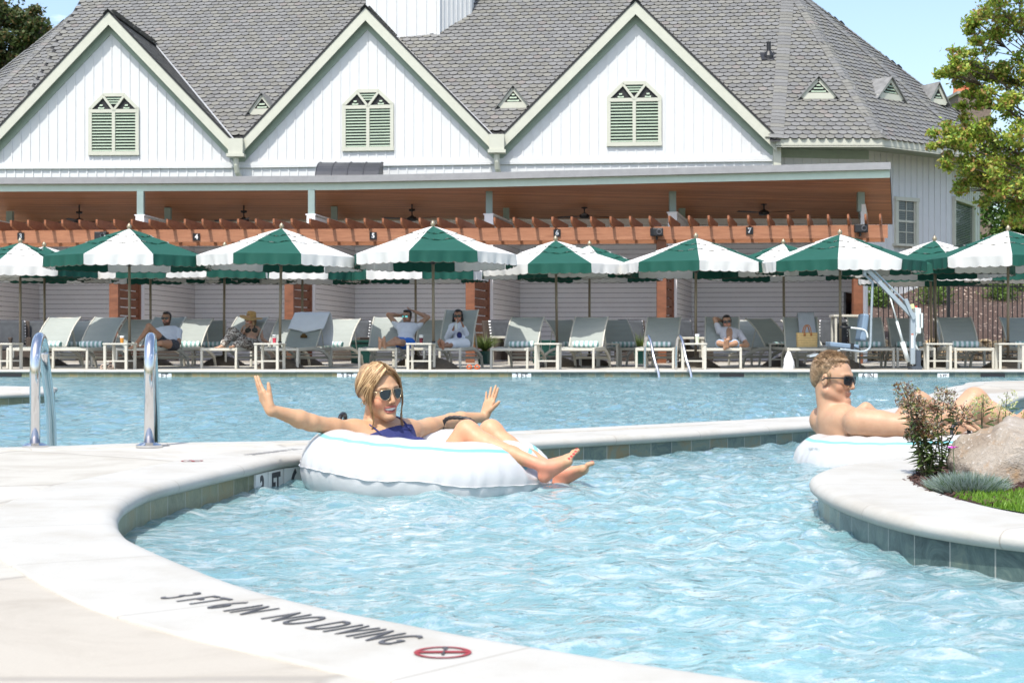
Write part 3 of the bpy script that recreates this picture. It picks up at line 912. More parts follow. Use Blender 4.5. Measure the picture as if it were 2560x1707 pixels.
for i in range(6):
    wm = MB(); lap_wall(ends[i], ends[i + 1], 0, 3.98, wm); wm.build('back_wall', [M_lap, M_gap_shade], cab)
for k in range(5):
    wm = MB(); a, b = pp(k, PART[k][3]), pp(k, PART[k][4] - .03)
    d = (b - a).normalized(); n = V((d.y, -d.x, 0))
    lap_wall(a + n * .1, b + n * .1, 0, 3.75, wm)
    wm.prism([a - n * .1 - d * .02, a + n * .125 - d * .02, a + n * .125 - d * .045, a - n * .1 - d * .045], (0, 0, 3.79))
    wm.prism([a - n * .13 - d * .05, a + n * .14 - d * .05, b + n * .14, b - n * .13], (0, 0, .03)); 
    for vtx in range(len(wm.v) - 8, len(wm.v)):
        x_, y_, z_ = wm.v[vtx]; wm.v[vtx] = (x_, y_, z_ + 3.79)
    wm.build('partition_wall', [M_lap, M_gap_shade], cab)
wm = MB(); a, b = pp(5, 38.3), pp(5, 41.97); lap_wall(b, a, 0, 3.98, wm); wm.build('partition_wall', [M_lap, M_gap_shade], cab)
for k in range(6):
    for q, dd in enumerate((PART[k][3] + .08, PART[k][3] + 2.35)):
        c = pp(k, dd); zt = 4.47 - .1 * (dd - 39.2)
        pm = MB(); pm.box(c + V((.0, 0, (3.8 + zt) / 2)), (.17, .17, zt - 3.8)); pm.build('roof_post', M_post, cab)
# roof slab
FR = [(-420, 41.2), (-100, 39.85), (0, 39.7), (420, 39.55), (840, 39.3), (1206, 38.6), (1700, 37.5), (2225, 36.4)]
fr = [V((X(p, d), d, 4.45)) for p, d in FR]
fr[0] = V((-19.5, 41.4, 4.45))
bk = []
for i, p in enumerate(fr):
    sl_ = .05 + .2 * (p.x + 14) / 22
    bk.append(p + V((sl_ * 6.3, 6.3, -.63 - .0)))
mb = MB(); up = V((0, 0, 1))
mb.grid([[p + up * .012 for p in fr], [p + up * .012 for p in bk]])
mb.build('ceiling', M_soffit, cab)
mb = MB()
mb.grid([[p + up * .34 for p in fr], [p + up * .34 for p in bk]])
for a, b in zip(fr[:-1], fr[1:]):
    mb.beam(a + up * .26 + V((0, -.06, 0)), b + up * .26 + V((0, -.06, 0)), .16, .17)
mb.poly([fr[-1] + up * .0 + V((.02, 0, 0)), bk[-1] + V((.02, 0, 0)), bk[-1] + up * .34 + V((.02, 0, 0)), fr[-1] + up * .34 + V((.02, 0, 0))])
mb.poly([p + up * .0 for p in bk] + [p + up * .34 for p in bk[::-1]])
mb.build('flat_roof', M_gmet, cab)
mb = MB()
for a, b in zip(fr[:-1], fr[1:]):
    mb.beam(a + up * .085 + V((0, -.0, 0)), b + up * .085, .05, .195)
mb.build('fascia', M_patina, cab)
# pergola beams, rafters, posts and slatted screens
PB_ = [V((-18.5, 38.6, 0))] + [V((PART[k][0], PART[k][1], 0)) for k in range(6)] + [V((X(2219, 35.95), 35.95, 0))]
def gable_pt(u_):  # point along the pergola line, u_ in [0, 7)
    i = min(int(u_), len(PB_) - 2); return PB_[i].lerp(PB_[i + 1], u_ - i)
mb = MB()
for a, b in zip(PB_[:-1], PB_[1:]):
    if (b - a).length < .1: continue
    mb.beam(a + up * 3.12, b + up * 3.12, .06, .31)
    mb.beam(a + up * 2.99 + V((0, .3, 0)), b + up * 2.99 + V((0, .3, 0)), .06, .2)
mb.build('pergola_beam', M_cedarH, cab)
us = np.arange(0.05, 6.95, .1)
tot = 0
rafm = None
for i in range(len(PB_) - 1):
    a, b = PB_[i], PB_[i + 1]; n_ = max(1, int(round((b - a).length / .445)))
    for j in range(n_):
        c = a.lerp(b, (j + .5) / n_)
        sl_ = .05 + .2 * (c.x + 14) / 22
        d = V((sl_, 1, 0)).normalized()
        p0, p1 = c - d * .55, c + d * 1.9
        mm = MB()
        sd = V((d.y, -d.x, 0)) * .024
        prof = [(p0, 3.40), (p0 + d * .02, 3.345), (p0 + d * .3, 3.275), (p1, 3.275), (p1, 3.49), (p0, 3.49)]
        mm.prism([q - sd + up * z for q, z in prof], sd * 2)
        mm.build('pergola_rafter', M_cedar, cab)
for k in range(6):
    c = V((PART[k][0], PART[k][1] + .14, 0))
    pm = MB(); pm.box(c + up * 1.5, (.22, .2, 3.0)); pm.build('pergola_post', M_cedarShade, cab)
    a = pp(k, PART[k][1] + .3); b = pp(k, PART[k][3] - (.08 if k < 5 else .0))
    if k == 5: b = a.lerp(b, .8)
    sm = MB(); sm.box(b.lerp(a, .02) + up * 1.45, (.12, .09, 2.9))
    z = .12
    while z < 2.85:
        sm.beam(a + up * (z + .09), b + up * (z + .09), .028, .18)
        sm.beam(a + up * (z + .09) - V((.1, 0, 0)), b + up * (z + .09) - V((.1, 0, 0)), .028, .18)
        z += .215
    sm.build('slatted_screen', M_cedarShade, cab)
# number plates
def beam_at(px, py):
    k = (px - 1280) / 3800
    for a, b in zip(PB_[:-1], PB_[1:]):
        d_ = b - a; t_ = (a.y * k - a.x) / (d_.x - d_.y * k)
        if -.001 <= t_ <= 1.001:
            p = a + d_ * t_; n = V((d_.y, -d_.x, 0)).normalized(); n = n if n.y < 0 else -n
            return V((p.x, p.y, Z(py, p.y))) + n * .035, V((-n.y, n.x, 0)), n
for dig, px, py, wh in (('3', 54, 591, 'black plate reading 3 at the left end of the cedar beam'), ('4', 492.5, 593, 'black plate reading 4 between the two leftmost large parasols'), ('5', 933.6, 590, 'black plate reading 5 on the beam left of the central parasol finial'),
                        ('6', 1393, 583, 'black plate reading 6 partly behind a parasol finial'), ('7', 1873.7, 577, 'black plate reading 7 on the beam under the rightmost ceiling fan')):
    p, u, n = beam_at(px, py)
    t_ = thing('number_sign', wh, 'sign', p, 0, 'cabana number signs')
    mm = MB(); mm.box(p + n * .012, (.17, .025, .175), Matrix((u, -n, V((0, 0, 1)))).transposed()); mm.build('plate', M_sign, t_)
    text_obj('numeral', dig, .16, M_ink, t_, frame(p + n * .026, u, (0, 0, 1)), sx=.95, ext=.002, bold=.006)
# outdoor speakers under the beam
SPK = [(1642, 582, 'black loudspeaker under the cedar beam between number 6 and number 7'), (2149, 573, 'black loudspeaker on the cedar beam right of number 7'), (262, 591, 'black loudspeaker half hidden on the cedar beam between 3 and 4')]
for px, py, lb in SPK:
    p, u, n = beam_at(px, py)
    p = p + n * .17
    t_ = thing('speaker', lb, 'speaker', p, 0, 'loudspeakers on the pergola beam')
    rM_ = Matrix((u, -n, V((0, 0, 1)))).transposed()
    mm = MB(); mm.box(p, (.31, .2, .19), rM_); mm.box(p - n * .12 - V((0, 0, .12)), (.05, .12, .12), rM_); mm.build('cabinet', M_black, t_, bevel=.02)
    mm = MB(); mm.lathe([(0, 0), (.045, 0), (.06, .012), (.066, .004)], p + n * .1 + u * .06, 14, M=Matrix((u, V((0, 0, 1)), n)).transposed()); mm.build('cone', mat('speaker_cone', (.1, .1, .11), .35, var=.1), t_, smooth=True)
# ceiling fans
def make_fan():
    t_ = thing('ceiling_fan', 'x', 'ceiling fan', (0, 0, 0), 0, 'ceiling fans under the cedar ceiling')
    m1 = MB(); m1.lathe([(0, 0), (.09, 0), (.085, -.07), (.03, -.09), (.018, -.1), (.018, -.24), (.05, -.26), (.075, -.3), (.0, -.3)], (0, 0, 0), 14); m1.build('down_rod', M_black, t_, smooth=True)
    m1 = MB(); m1.lathe([(0, -.28), (.09, -.29), (.14, -.34), (.14, -.4), (.1, -.45), (0, -.46)], (0, 0, 0), 18); m1.build('motor', M_black, t_, smooth=True)
    for k in range(3):
        a = R(20 + 120 * k); m1 = MB(); c, s = math.cos(a), math.sin(a)
        pr = []
        for r_, w_, tw in ((.12, .05, .0), (.3, .075, .012), (.6, .075, .018), (.85, .045, .016)):
            for sg in (-1, 1): pr.append(V((r_ * c - sg * w_ * s, r_ * s + sg * w_ * c, -.37 + sg * tw)))
        for i in range(3):
            q = [pr[2 * i], pr[2 * i + 1], pr[2 * i + 3], pr[2 * i + 2]]
            m1.prism(q, (0, 0, .012))
        m1.build('blade', M_black, t_)
    return t_
fan = make_fan(); first = True
for px, py, lb in ((198, 529, 'black ceiling fan above number 3, leftmost of the five'), (609.5, 527, 'black ceiling fan behind the apex of the parasol right of number 4'), (1030, 523, 'black ceiling fan just right of number 5'), (1461, 516, 'black ceiling fan up and right of number 6'), (1910, 507, 'black ceiling fan above number 7, rightmost of the five')):
    dd = 41.6 if px < 1000 else 41.2 if px < 1600 else 40.2
    f_ = fan if first else copy_tree(fan)
    first = False
    f_.location = (X(px, dd), dd, Z(py, dd)); f_.rotation_euler.z = R(px % 97); f_['label'] = lb; f_.scale = (1, 1, .72)
    # hanger reaching the ceiling
    mm = MB(); mm.tube([(0, 0, 0), (0, 0, .32)], .02, 8); o_ = mm.build('hanger', M_black, f_, world=False)
# wicker armchairs with striped cushions
def m_stripes(name, c1, c2, w_, axis=0, rough=.8, src='Object'):
    m, t, p = nodes_of(name)
    s = t.nodes.new('ShaderNodeSeparateXYZ'); t.links.new(coords(t, src), s.inputs[0])
    f = mth(t, 'GREATER_THAN', mth(t, 'FRACT', mth(t, 'DIVIDE', s.outputs[axis], w_)), 0.5)
    n = noise(t, coords(t, 'Object'), 30, 4)
    c = mixc(t, 1.0, mixc(t, f, c1, c2), ramp(t, n, [(.3, .9), (.7, 1.08)]), 'MULTIPLY')
    t.links.new(c, p.inputs['Base Color']); p.inputs['Roughness'].default_value = rough
    bump(t, p, n, .2, .005)
    return m
M_wick = mat('dark_wicker', (0.06, 0.045, 0.035), 0.7, var=0.3, vs=40, bmp=0.8, bs=90)
M_bw = m_stripes('black_white_stripes', (0.72, 0.72, 0.70), (0.02, 0.02, 0.025), .07, axis=2)
M_charc = mat('charcoal_cushion', (0.06, 0.065, 0.07), 0.9, var=0.2)
def make_arm():
    t_ = thing('wicker_armchair', 'x', 'armchair', (0, 0, 0), 0, 'wicker armchairs in front of the cabanas')
    m1 = MB()
    m1.bb((-.4, -.38, .08), (.4, .38, .3)); m1.bb((-.42, -.38, .3), (-.32, .38, .62)); m1.bb((.32, -.38, .3), (.42, .38, .62))
    m1.prism([(-.42, .3, .3), (.42, .3, .3), (.42, .48, 1.02), (-.42, .48, 1.02)], (0, .08, 0))
    m1.build('body', M_wick, t_, bevel=.02)
    m1 = MB(); m1.bb((-.31, -.36, .305), (.31, .28, .44)); m1.build('seat_cushion', M_charc, t_, bevel=.04)
    m1 = MB(); m1.prism([(-.31, .14, .445), (.31, .14, .445), (.31, .30, 1.02), (-.31, .30, 1.02)], (0, .15, .02)); bc = m1.build('back_cushion', M_charc, t_, bevel=.05)
    m1 = MB(); m1.prism([(-.325, .17, .445), (.325, .17, .445), (.325, .33, 1.035), (-.325, .33, 1.035)], (0, .10, .015)); m1.build('striped_gusset', M_bw, bc, bevel=.04)
    return t_
arm = make_arm(); first = True
ARMS = [(30, 36.2, 20, 'dark wicker armchair with finely striped cushion at the left edge'), (80, 36.6, -15, 'dark wicker armchair right of the one at the left edge'), (240, 36.3, 30, 'dark wicker armchair with black and white stripes left of the first slatted screen'), (398, 36.4, 24, 'dark wicker armchair behind the bearded man in the white shirt'),
        (672, 36.2, 12, 'dark wicker armchair behind the woman in the straw hat'), (880, 36.2, -22, 'dark wicker armchair behind the lounger with the white towel'), (1270, 36.0, 30, 'dark wicker armchair right of the third slatted screen'), (1590, 35.6, 18, 'dark wicker armchair just left of the fourth slatted screen'), (1725, 35.4, 34, 'dark wicker armchair left of the man with the open shirt'), (2085, 35.0, -10, 'dark wicker armchair below the wall television')]
for px, dd, rz, lb in ARMS:
    a_ = arm if first else copy_tree(arm); first = False
    a_.location = (X(px, dd), dd, 0); a_.rotation_euler.z = R(rz); a_['label'] = lb
# dark green storage chests and side stands
M_dgreen = mat('dark_green_lacquer', (0.01, 0.05, 0.04), 0.25, var=0.2)
M_cream = mat('cream_aluminium', (0.52, 0.50, 0.43), 0.4, var=0.05, spec=0.5)
for i, (px, dd, lb) in enumerate(((910, 35.4, 'dark green chest behind the loungers left of the man with raised arms'), (1362, 35.2, 'dark green chest in the gap left of the lounger under number 6'))):
    x = X(px, dd); t_ = thing('storage_chest', lb, 'chest', (x, dd, 0), 0, 'dark green chests')
    mm = MB(); mm.bb((x - .28, dd - .2, .02), (x + .28, dd + .2, .48)); mm.build('box', M_dgreen, t_, bevel=.01)
    mm = MB(); mm.bb((x - .3, dd - .22, .485), (x + .3, dd + .22, .55)); mm.build('lid', M_dgreen, t_, bevel=.01)
def stand(px, dd, w_, top, lb, lower=True):
    x = X(px, dd); t_ = thing('serving_table', lb, 'table', (x, dd, 0), 0, 'serving tables by the cabanas')
    mm = MB(); mm.bb((x - w_ / 2, dd - .25, top - .05), (x + w_ / 2, dd + .25, top)); mm.build('table_top', M_cream, t_, bevel=.005)
    for sx in (-1, 1):
        for sy in (-1, 1):
            mm = MB(); mm.box((x + sx * (w_ / 2 - .06), dd + sy * .2, (top - .05) / 2), (.05, .05, top - .05)); mm.build('leg', M_cream, t_)
    mm = MB(); mm.bb((x - w_ / 2 + .05, dd - .2, .3), (x + w_ / 2 - .05, dd + .2, .33)); mm.build('shelf', M_cream, t_)
stand(1252, 35.2, .5, .64, 'cream table beside the third slatted screen, with the striped armchair behind'); stand(1728, 34.6, .58, .62, 'cream table with a white tray left of the man with the open shirt'); stand(2112, 34.9, .62, 1.13, 'tall cream table below the wall television')
# television on a bracket
d = 37.3; x = X(2123, d)
tv = thing('television', 'black flat television seen edge on beside the right cedar post', 'television', (x, d, Z(790, d)))
rM_ = Matrix.Rotation(R(66), 3, 'Z')
mm = MB(); mm.box((x, d, Z(772, d)), (1.05, .05, .78), rM_); mm.build('screen', M_black, tv, bevel=.008)
mm = MB(); mm.box((x + .12, d + .03, Z(772, d)), (.3, .1, .3), rM_); mm.tube([(x + .12, d, Z(772, d)), (x + .3, d + .2, Z(772, d))], .02, 8); mm.build('bracket', M_black, tv)
M_teal = mat('teal_bag', (0.02, 0.14, 0.17), 0.5, var=0.1)
# ---------------------------------------------------------------- fence, planted bank
M_iron = mat('black_iron', (0.012, 0.012, 0.013), 0.4, var=0.2)
F0, F1 = V((9.45, 39.2, 0)), V((20.5, 41.0, 0))
fe = thing('iron_fence', 'black iron railing fence in front of the mulched bank', 'fence', F0)
mm = MB()
for z in (2.12, 1.97, .22): mm.beam(F0 + up * z, F1 + up * z, .035, .035)
mm.build('rail', M_iron, fe)
d = (F1 - F0); ln = d.length; d.normalize(); n_ = int(ln / .137)
pk = MB()
for i in range(n_):
    if i % 17 == 14: continue
    c = F0 + d * (i * .137); pk.box(c + up * 1.1, (.022, .022, 2.06))
pk.build('pickets', M_iron, fe)['kind'] = 'stuff'
for i in range(n_):
    if i % 17 == 14:
        c = F0 + d * (i * .137); mm = MB(); mm.box(c + up * 1.1, (.075, .075, 2.2)); mm.box(c + up * 2.22, (.09, .09, .03)); mm.build('post', M_iron, fe)
def m_mulch(name, stones=True):
    m, t, p = nodes_of(name)
    co = coords(t, 'Object')
    n = noise(t, co, 26, 6, 0.75)
    c = ramp(t, n, [(0.3, (0.022, 0.013, 0.01)), (0.5, (0.075, 0.045, 0.035)), (0.72, (0.17, 0.115, 0.09))])
    if stones:
        vo = NN(t, 'ShaderNodeTexVoronoi', Scale=9.0); t.links.new(co, vo.inputs['Vector'])
        s = t.nodes.new('ShaderNodeSeparateColor'); t.links.new(vo.outputs['Color'], s.inputs[0])
        f = mth(t, 'MULTIPLY', mth(t, 'GREATER_THAN', s.outputs[0], 0.72), mth(t, 'LESS_THAN', vo.outputs['Distance'], 0.33))
        c = mixc(t, f, c, (0.42, 0.33, 0.27))
    t.links.new(c, p.inputs['Base Color']); p.inputs['Roughness'].default_value = 0.95
    bump(t, p, n, 1.0, 0.03)
    return m
M_mulch = m_mulch('bark_mulch_bank')
g = []
for i in range(40):
    row = []
    for j in range(60):
        u_ = i / 39; x = 8.6 + j * .5; y = 41.6 + u_ * 11.5
        base = .05 + 2.75 * min(1, u_ * 1.02) ** 1.0
        z = base + .14 * math.sin(x * 1.3 + y) * math.sin(y * .9) * (u_ > .02)
        row.append((x, y, z))
    g.append(row)
mm = MB(); mm.grid(g); bank = struct(mm.build('mulch_bank', M_mulch, smooth=True))
mm = MB(); mm.grid([[(8.6, 53.1, 2.78), (60, 53.1, 2.78)], [(8.6, 90, 3.6), (60, 90, 3.6)]]); struct(mm.build('lawn', mat('bright_lawn', (0.20, 0.30, 0.05), .9, var=.25, vs=12)))  # lawn behind the bank in a brighter yellow green
rk = random.Random(11)
def rock_mesh(mb, c, r, sq=(1, 1, .7), seed=0, n=10, rough=.25, m=0):
    pts = []
    for i in range(n + 1):
        th = math.pi * i / n; row = []
        for j in range(n * 2):
            ph = math.pi * j / n
            v = V((math.sin(th) * math.cos(ph), math.sin(th) * math.sin(ph), math.cos(th)))
            w_ = 1 + rough * (mn.noise(v * 1.6 + V((seed, 0, 0))) + .4 * mn.noise(v * 4 + V((0, seed, 0))))
            row.append((c[0] + v.x * r * sq[0] * w_, c[1] + v.y * r * sq[1] * w_, c[2] + v.z * r * sq[2] * w_))
        pts.append(row)
    mb.grid(pts, m, wrap=True)
from mathutils import noise as mn
M_sand = mat('tan_riprap_stone', (0.44, 0.33, 0.20), 0.85, var=0.4, vs=5, bmp=0.4, bs=20)
mm = MB()
for row in range(4):
    for i in range(46):
        x = 9.7 + i * .235 + rk.uniform(-.07, .07); y = 41.35 + row * .22 + rk.uniform(-.06, .06) + (x - 9.7) * .1; z = .08 + row * .14 + rk.uniform(-.03, .05)
        r_ = .17 * rk.uniform(.6, 1.15); rock_mesh(mm, (x, y, z), r_, (rk.uniform(.8, 1.3), rk.uniform(.8, 1.3), rk.uniform(.6, .9)), rk.uniform(0, 90), 5, .7)
o = mm.build('riprap', M_sand); tag(o, 'rubble of tan stones along the foot of the mulched bank', 'stones', None, 'stuff')
# ---------------------------------------------------------------- parasols
M_green = mat('green_canvas', (0.007, 0.078, 0.055), 0.8, var=0.08, vs=3, trans=0.12)
M_canv = mat('white_canvas', (0.70, 0.69, 0.66), 0.85, var=0.03, vs=3, trans=0.22)
M_bronze = mat('bronze_pole', (0.23, 0.19, 0.135), 0.4, metal=0.3, var=0.06)
M_base = mat('brown_parasol_base', (0.085, 0.068, 0.048), 0.6, var=0.3, vs=20, bmp=0.3)
RU, ZRIM, ZAP = 1.57, 2.04, 2.56
def rim(a):   # octagon radius at angle a from a panel centre
    return RU * math.cos(R(22.5)) / math.cos(((a + math.pi / 8) % (math.pi / 4)) - math.pi / 8)
def can_z(f, a):
    rib = math.cos(4 * a * 1.0) ** 2   # 1 at panel centres, 0 at ribs
    z = ZAP + (ZRIM - ZAP) * (f ** 1.08)
    return z - .035 * rib * math.sin(math.pi * min(1, f))
def make_umb(seed):
    t_ = thing('parasol', 'x', 'parasol', (0, 0, 0), 0, 'green and white parasols')
    rr = random.Random(seed)
    mb = MB()
    tiers = [(0.0, .30, .028), (.27, .52, .014), (.49, 1.0, 0)]
    for k in range(8):
        a0 = -math.pi / 2 + R(45 * k) - R(22.5)
        for f0, f1, lift in tiers:
            g = []
            for i in range(9):
                f = f0 + (f1 - f0) * i / 8; row = []
                for j in range(9):
                    aa = R(45) * j / 8; a = a0 + aa; r_ = rim(aa - R(22.5)) * f
                    z = can_z(f, aa - R(22.5)) + lift + (.012 * math.sin(j * 2.1 + k) * (i == 8 and f1 < 1))
                    row.append((r_ * math.cos(a), r_ * math.sin(a), z))
                g.append(row)
            mb.grid(g, k % 2)
    mb.build('canopy', [M_canv, M_green], t_, smooth=True)
    mb = MB()
    for k in range(8):
        a0 = -math.pi / 2 + R(45 * k) - R(22.5); g = []
        ph = rr.uniform(0, 6); tk = rr.uniform(-.02, .03)
        for i in range(6):
            row = []
            for j in range(43):
                aa = R(45) * j / 42; a = a0 + aa; v = i / 5
                wv = (.016 * math.sin(aa * 21 + ph) + .01 * math.sin(aa * 43 + ph * 2)) * v
                r_ = rim(aa - R(22.5)) + wv + tk * v * math.sin(math.pi * j / 42) + .004
                dr = .185 + .022 * abs(math.sin(math.pi * 6 * j / 42)) ** .8
                row.append((r_ * math.cos(a), r_ * math.sin(a), ZRIM - dr * v + .004))
            g.append(row)
        mb.grid(g, k % 2)
        e = [(V(p) + V((0, 0, -.001))) for p in g[-1]]
        mb.tube(e, .004, 4, m=2)
    mb.build('valance', [M_canv, M_green, M_base], t_, smooth=True)
    mb = MB(); mb.tube([(0, 0, .1), (0, 0, 2.55)], .026, 12); mb.tube([(0, 0, .44), (0, 0, .5)], .036, 12, m=1); mb.build('pole', [M_bronze, M_black], t_, smooth=True)
    mb = MB(); mb.lathe([(.0, 2.52), (.035, 2.53), (.04, 2.55), (.02, 2.565), (.03, 2.585), (.046, 2.615), (.04, 2.65), (.018, 2.68), (0, 2.7)], (0, 0, 0), 14); mb.build('finial', mat('bronze_finial', (.30, .25, .17), .35, .5, .1), t_, smooth=True)
    mb = MB(); mb.lathe([(0, 1.9), (.05, 1.9), (.055, 1.98), (0, 1.98)], (0, 0, 0), 12); mb.build('hub', M_black, t_)
    for k in range(8):
        a = -math.pi / 2 + R(45 * k + 22.5); mb = MB()
        c, s = math.cos(a), math.sin(a)
        mb.beam((.03 * c, .03 * s, ZAP - .04), (1.54 * c, 1.54 * s, ZRIM - .02), .018, .024)
        mb.beam((.04 * c, .04 * s, 1.94), (.75 * c, .75 * s, ZAP + (ZRIM - ZAP) * .5 - .04), .012, .016)
        mb.build('rib', M_bronze, t_)
    mb = MB()
    prof = [(0, .24), (.04, .24), (.05, .2)]
    for i in range(7): prof += [(.12 + i * .05, .2 - i * .012 - i * i * .0018), (.145 + i * .05, .185 - i * .014 - i * i * .002)]
    prof += [(.47, .03), (.47, 0)]
    mb.lathe(prof, (0, 0, 0), 28); mb.build('base', M_base, t_, smooth=True)
    return t_
ua = make_umb(1); ub = make_umb(5)
# px, d, phi, facing colour (w/g), label
UMB = [(51, 31.6, 22, 'w', 'parasol at the left edge, in front of number 3'), (324, 28.0, 6.7, 'w', 'large front parasol with a white panel facing, left of the bearded man'),
       (699, 27.9, -1, 'g', 'large front parasol with a green panel facing, right of the woman in the straw hat'), (1084, 27.6, 10, 'g', 'large front parasol over the couple, its green panel creased'),
       (1393, 31.1, 1, 'g', 'parasol in front of number 6 with a green panel facing'), (1739, 30.4, 18, 'w', 'parasol above the man with the open shirt'),
       (2101, 29.4, 9, 'w', 'parasol behind the pool lift, a loose green tie hanging on it'), (2340, 31.0, 20, 'w', 'parasol in front of the fence, partly behind the rightmost one'),
       (2520, 28.4, 7, 'g', 'large parasol at the right edge'), (112, 33.0, 22, 'g', 'rear parasol peeping out behind the leftmost one'), (559, 33.2, 20, 'g', 'rear parasol between the two large left ones'),
       (377, 33.4, 10, 'g', 'rear parasol hidden behind the large one left of the bearded man'), (755, 33.6, 5, 'w', 'rear parasol behind the woman in the straw hat, mostly hidden'), (1040, 33.4, -14, 'w', 'rear parasol low behind the parasol over the couple'),
       (1473.6, 32.7, -12, 'w', 'rear parasol with a white front panel, right of number 6'), (1961, 32.2, -22, 'w', 'rear parasol under number 7'), (2329, 34.6, 12, 'w', 'rear parasol low in front of the fence, farthest back'), (2600, 33.5, 12, 'w', 'rear parasol past the right edge')]
FIN = {51: 593.6, 324: 557, 699: 556, 1084: 549.7, 1393: 588, 1739: 580.8, 2101: 572, 2340: 588, 2520: 561.8, 112: 603.4, 559: 604, 1473.6: 601, 1961: 596.5}
for i, (px, dd, ph, fc_, lb) in enumerate(UMB):
    if dd > 32: dd -= .8
    elif dd > 29: dd -= .85
    elif dd < 29: dd += .4
    src = ua if i % 2 == 0 else ub
    o = src if i < 2 else copy_tree(src)
    o.location = (X(px, dd), dd, 0); o.rotation_euler = (R(rk.uniform(-.6, .6)), R(rk.uniform(-.6, .6)), R(ph + (0 if fc_ == 'w' else 45))); o['label'] = lb
    o.scale = (1, 1, Z(FIN[px], dd) / 2.7 if px in FIN else .975)

# ---------------------------------------------------------------- loungers
M_sling = mat('sage_sling_fabric', (0.32, 0.345, 0.32), 0.8, var=0.05, vs=3, bmp=0.2, bs=300, trans=0.10)
def make_lounger(th):
    t_ = thing('sun_lounger', 'x', 'sun lounger', (0, 0, 0), 0, 'cream sun loungers with grey green slings')
    path = [(0, .355), (.3, .36), (.6, .37), (.85, .375), (1.1, .36), (1.35, .31), (1.55, .235), (1.66, .17)]
    mb = MB()
    for sx in (-.34, .34):
        for a, b in zip(path[:-1], path[1:]): mb.beam((sx, a[0] - .008, a[1]), (sx, b[0] + .008, b[1]), .036, .062)
    for y, z in ((.0, .355), (.95, .345), (1.62, .19)): mb.beam((-.335, y, z), (.335, y, z), .04, .05)
    mb.build('frame', M_cream, t_, bevel=.006)
    for sx in (-.34, .34):
        for q, (y0, z0, y1) in enumerate(((.015, .38, .0), (1.60, .23, 1.7))):
            mb = MB(); mb.beam((sx + (.004 if sx > 0 else -.004), y1, 0), (sx + (.004 if sx > 0 else -.004), y0, z0), .044, .044, up=(0, 1, 0)); mb.build('leg', M_cream, t_, bevel=.005)
    mb = MB(); g = []
    for i in range(22):
        y = .03 + i * .98 / 21; row = []
        for j in range(7):
            x = -.31 + .62 * j / 6
            row.append((x, y, .395 - .025 * math.sin(math.pi * j / 6) - .006 * abs(math.sin(i * math.pi / 3))))
        g.append(row)
    mb.grid(g); mb.build('seat_sling', M_sling, t_, smooth=True)
    c, s = math.cos(R(th)), math.sin(R(th))
    def bp(l, off=0):
        bend = .05 * math.sin(math.pi * min(1, l / .86)) + (.04 * (l / .86) ** 3)
        return (1.0 + l * c + (bend - off) * s * -1 + .1 * (l / .86) ** 2 * s * .0, .40 + l * s + (bend - off) * -c * -1 * .0 - 0)
    g = []
    for i in range(37):
        l = .86 * i / 36; y, z = 1.0 + l * c, .40 + l * s
        cv = .055 * math.sin(math.pi * i / 36)
        row = []
        seam = .007 * (abs(math.sin(i * math.pi / 6)) ** .5)
        for j in range(9):
            x = -.315 + .63 * j / 8
            dep = .022 * math.sin(math.pi * j / 8) - cv - seam
            row.append((x, y + dep * s, z - dep * c))
        g.append(row)
    mb = MB(); mb.grid(g); bk_ = mb.build('backrest', M_sling, t_, smooth=True)
    mb = MB()
    for e in (0, 8):
        mb.tube([(r_[e][0] * 1.03, r_[e][1], r_[e][2]) for r_ in g], .016, 6)
    mb.tube([(x * 1.03, g[-1][4][1], g[-1][4][2] - .005) for x in (-.315, 0, .315)], .014, 6)
    mb.build('back_frame', M_cream, bk_, smooth=True)
    mb = MB(); mm_ = g[20]
    for e in (0, 8): mb.tube([(mm_[e][0] * .95, mm_[e][1] + .02, mm_[e][2]), (mm_[e][0] * .95, 1.5, .26)], .011, 6)
    mb.tube([(-.3, 1.5, .26), (.3, 1.5, .26)], .011, 6)
    mb.build('back_strut', M_cream, t_)
    return t_
lA, lB = make_lounger(43), make_lounger(57)
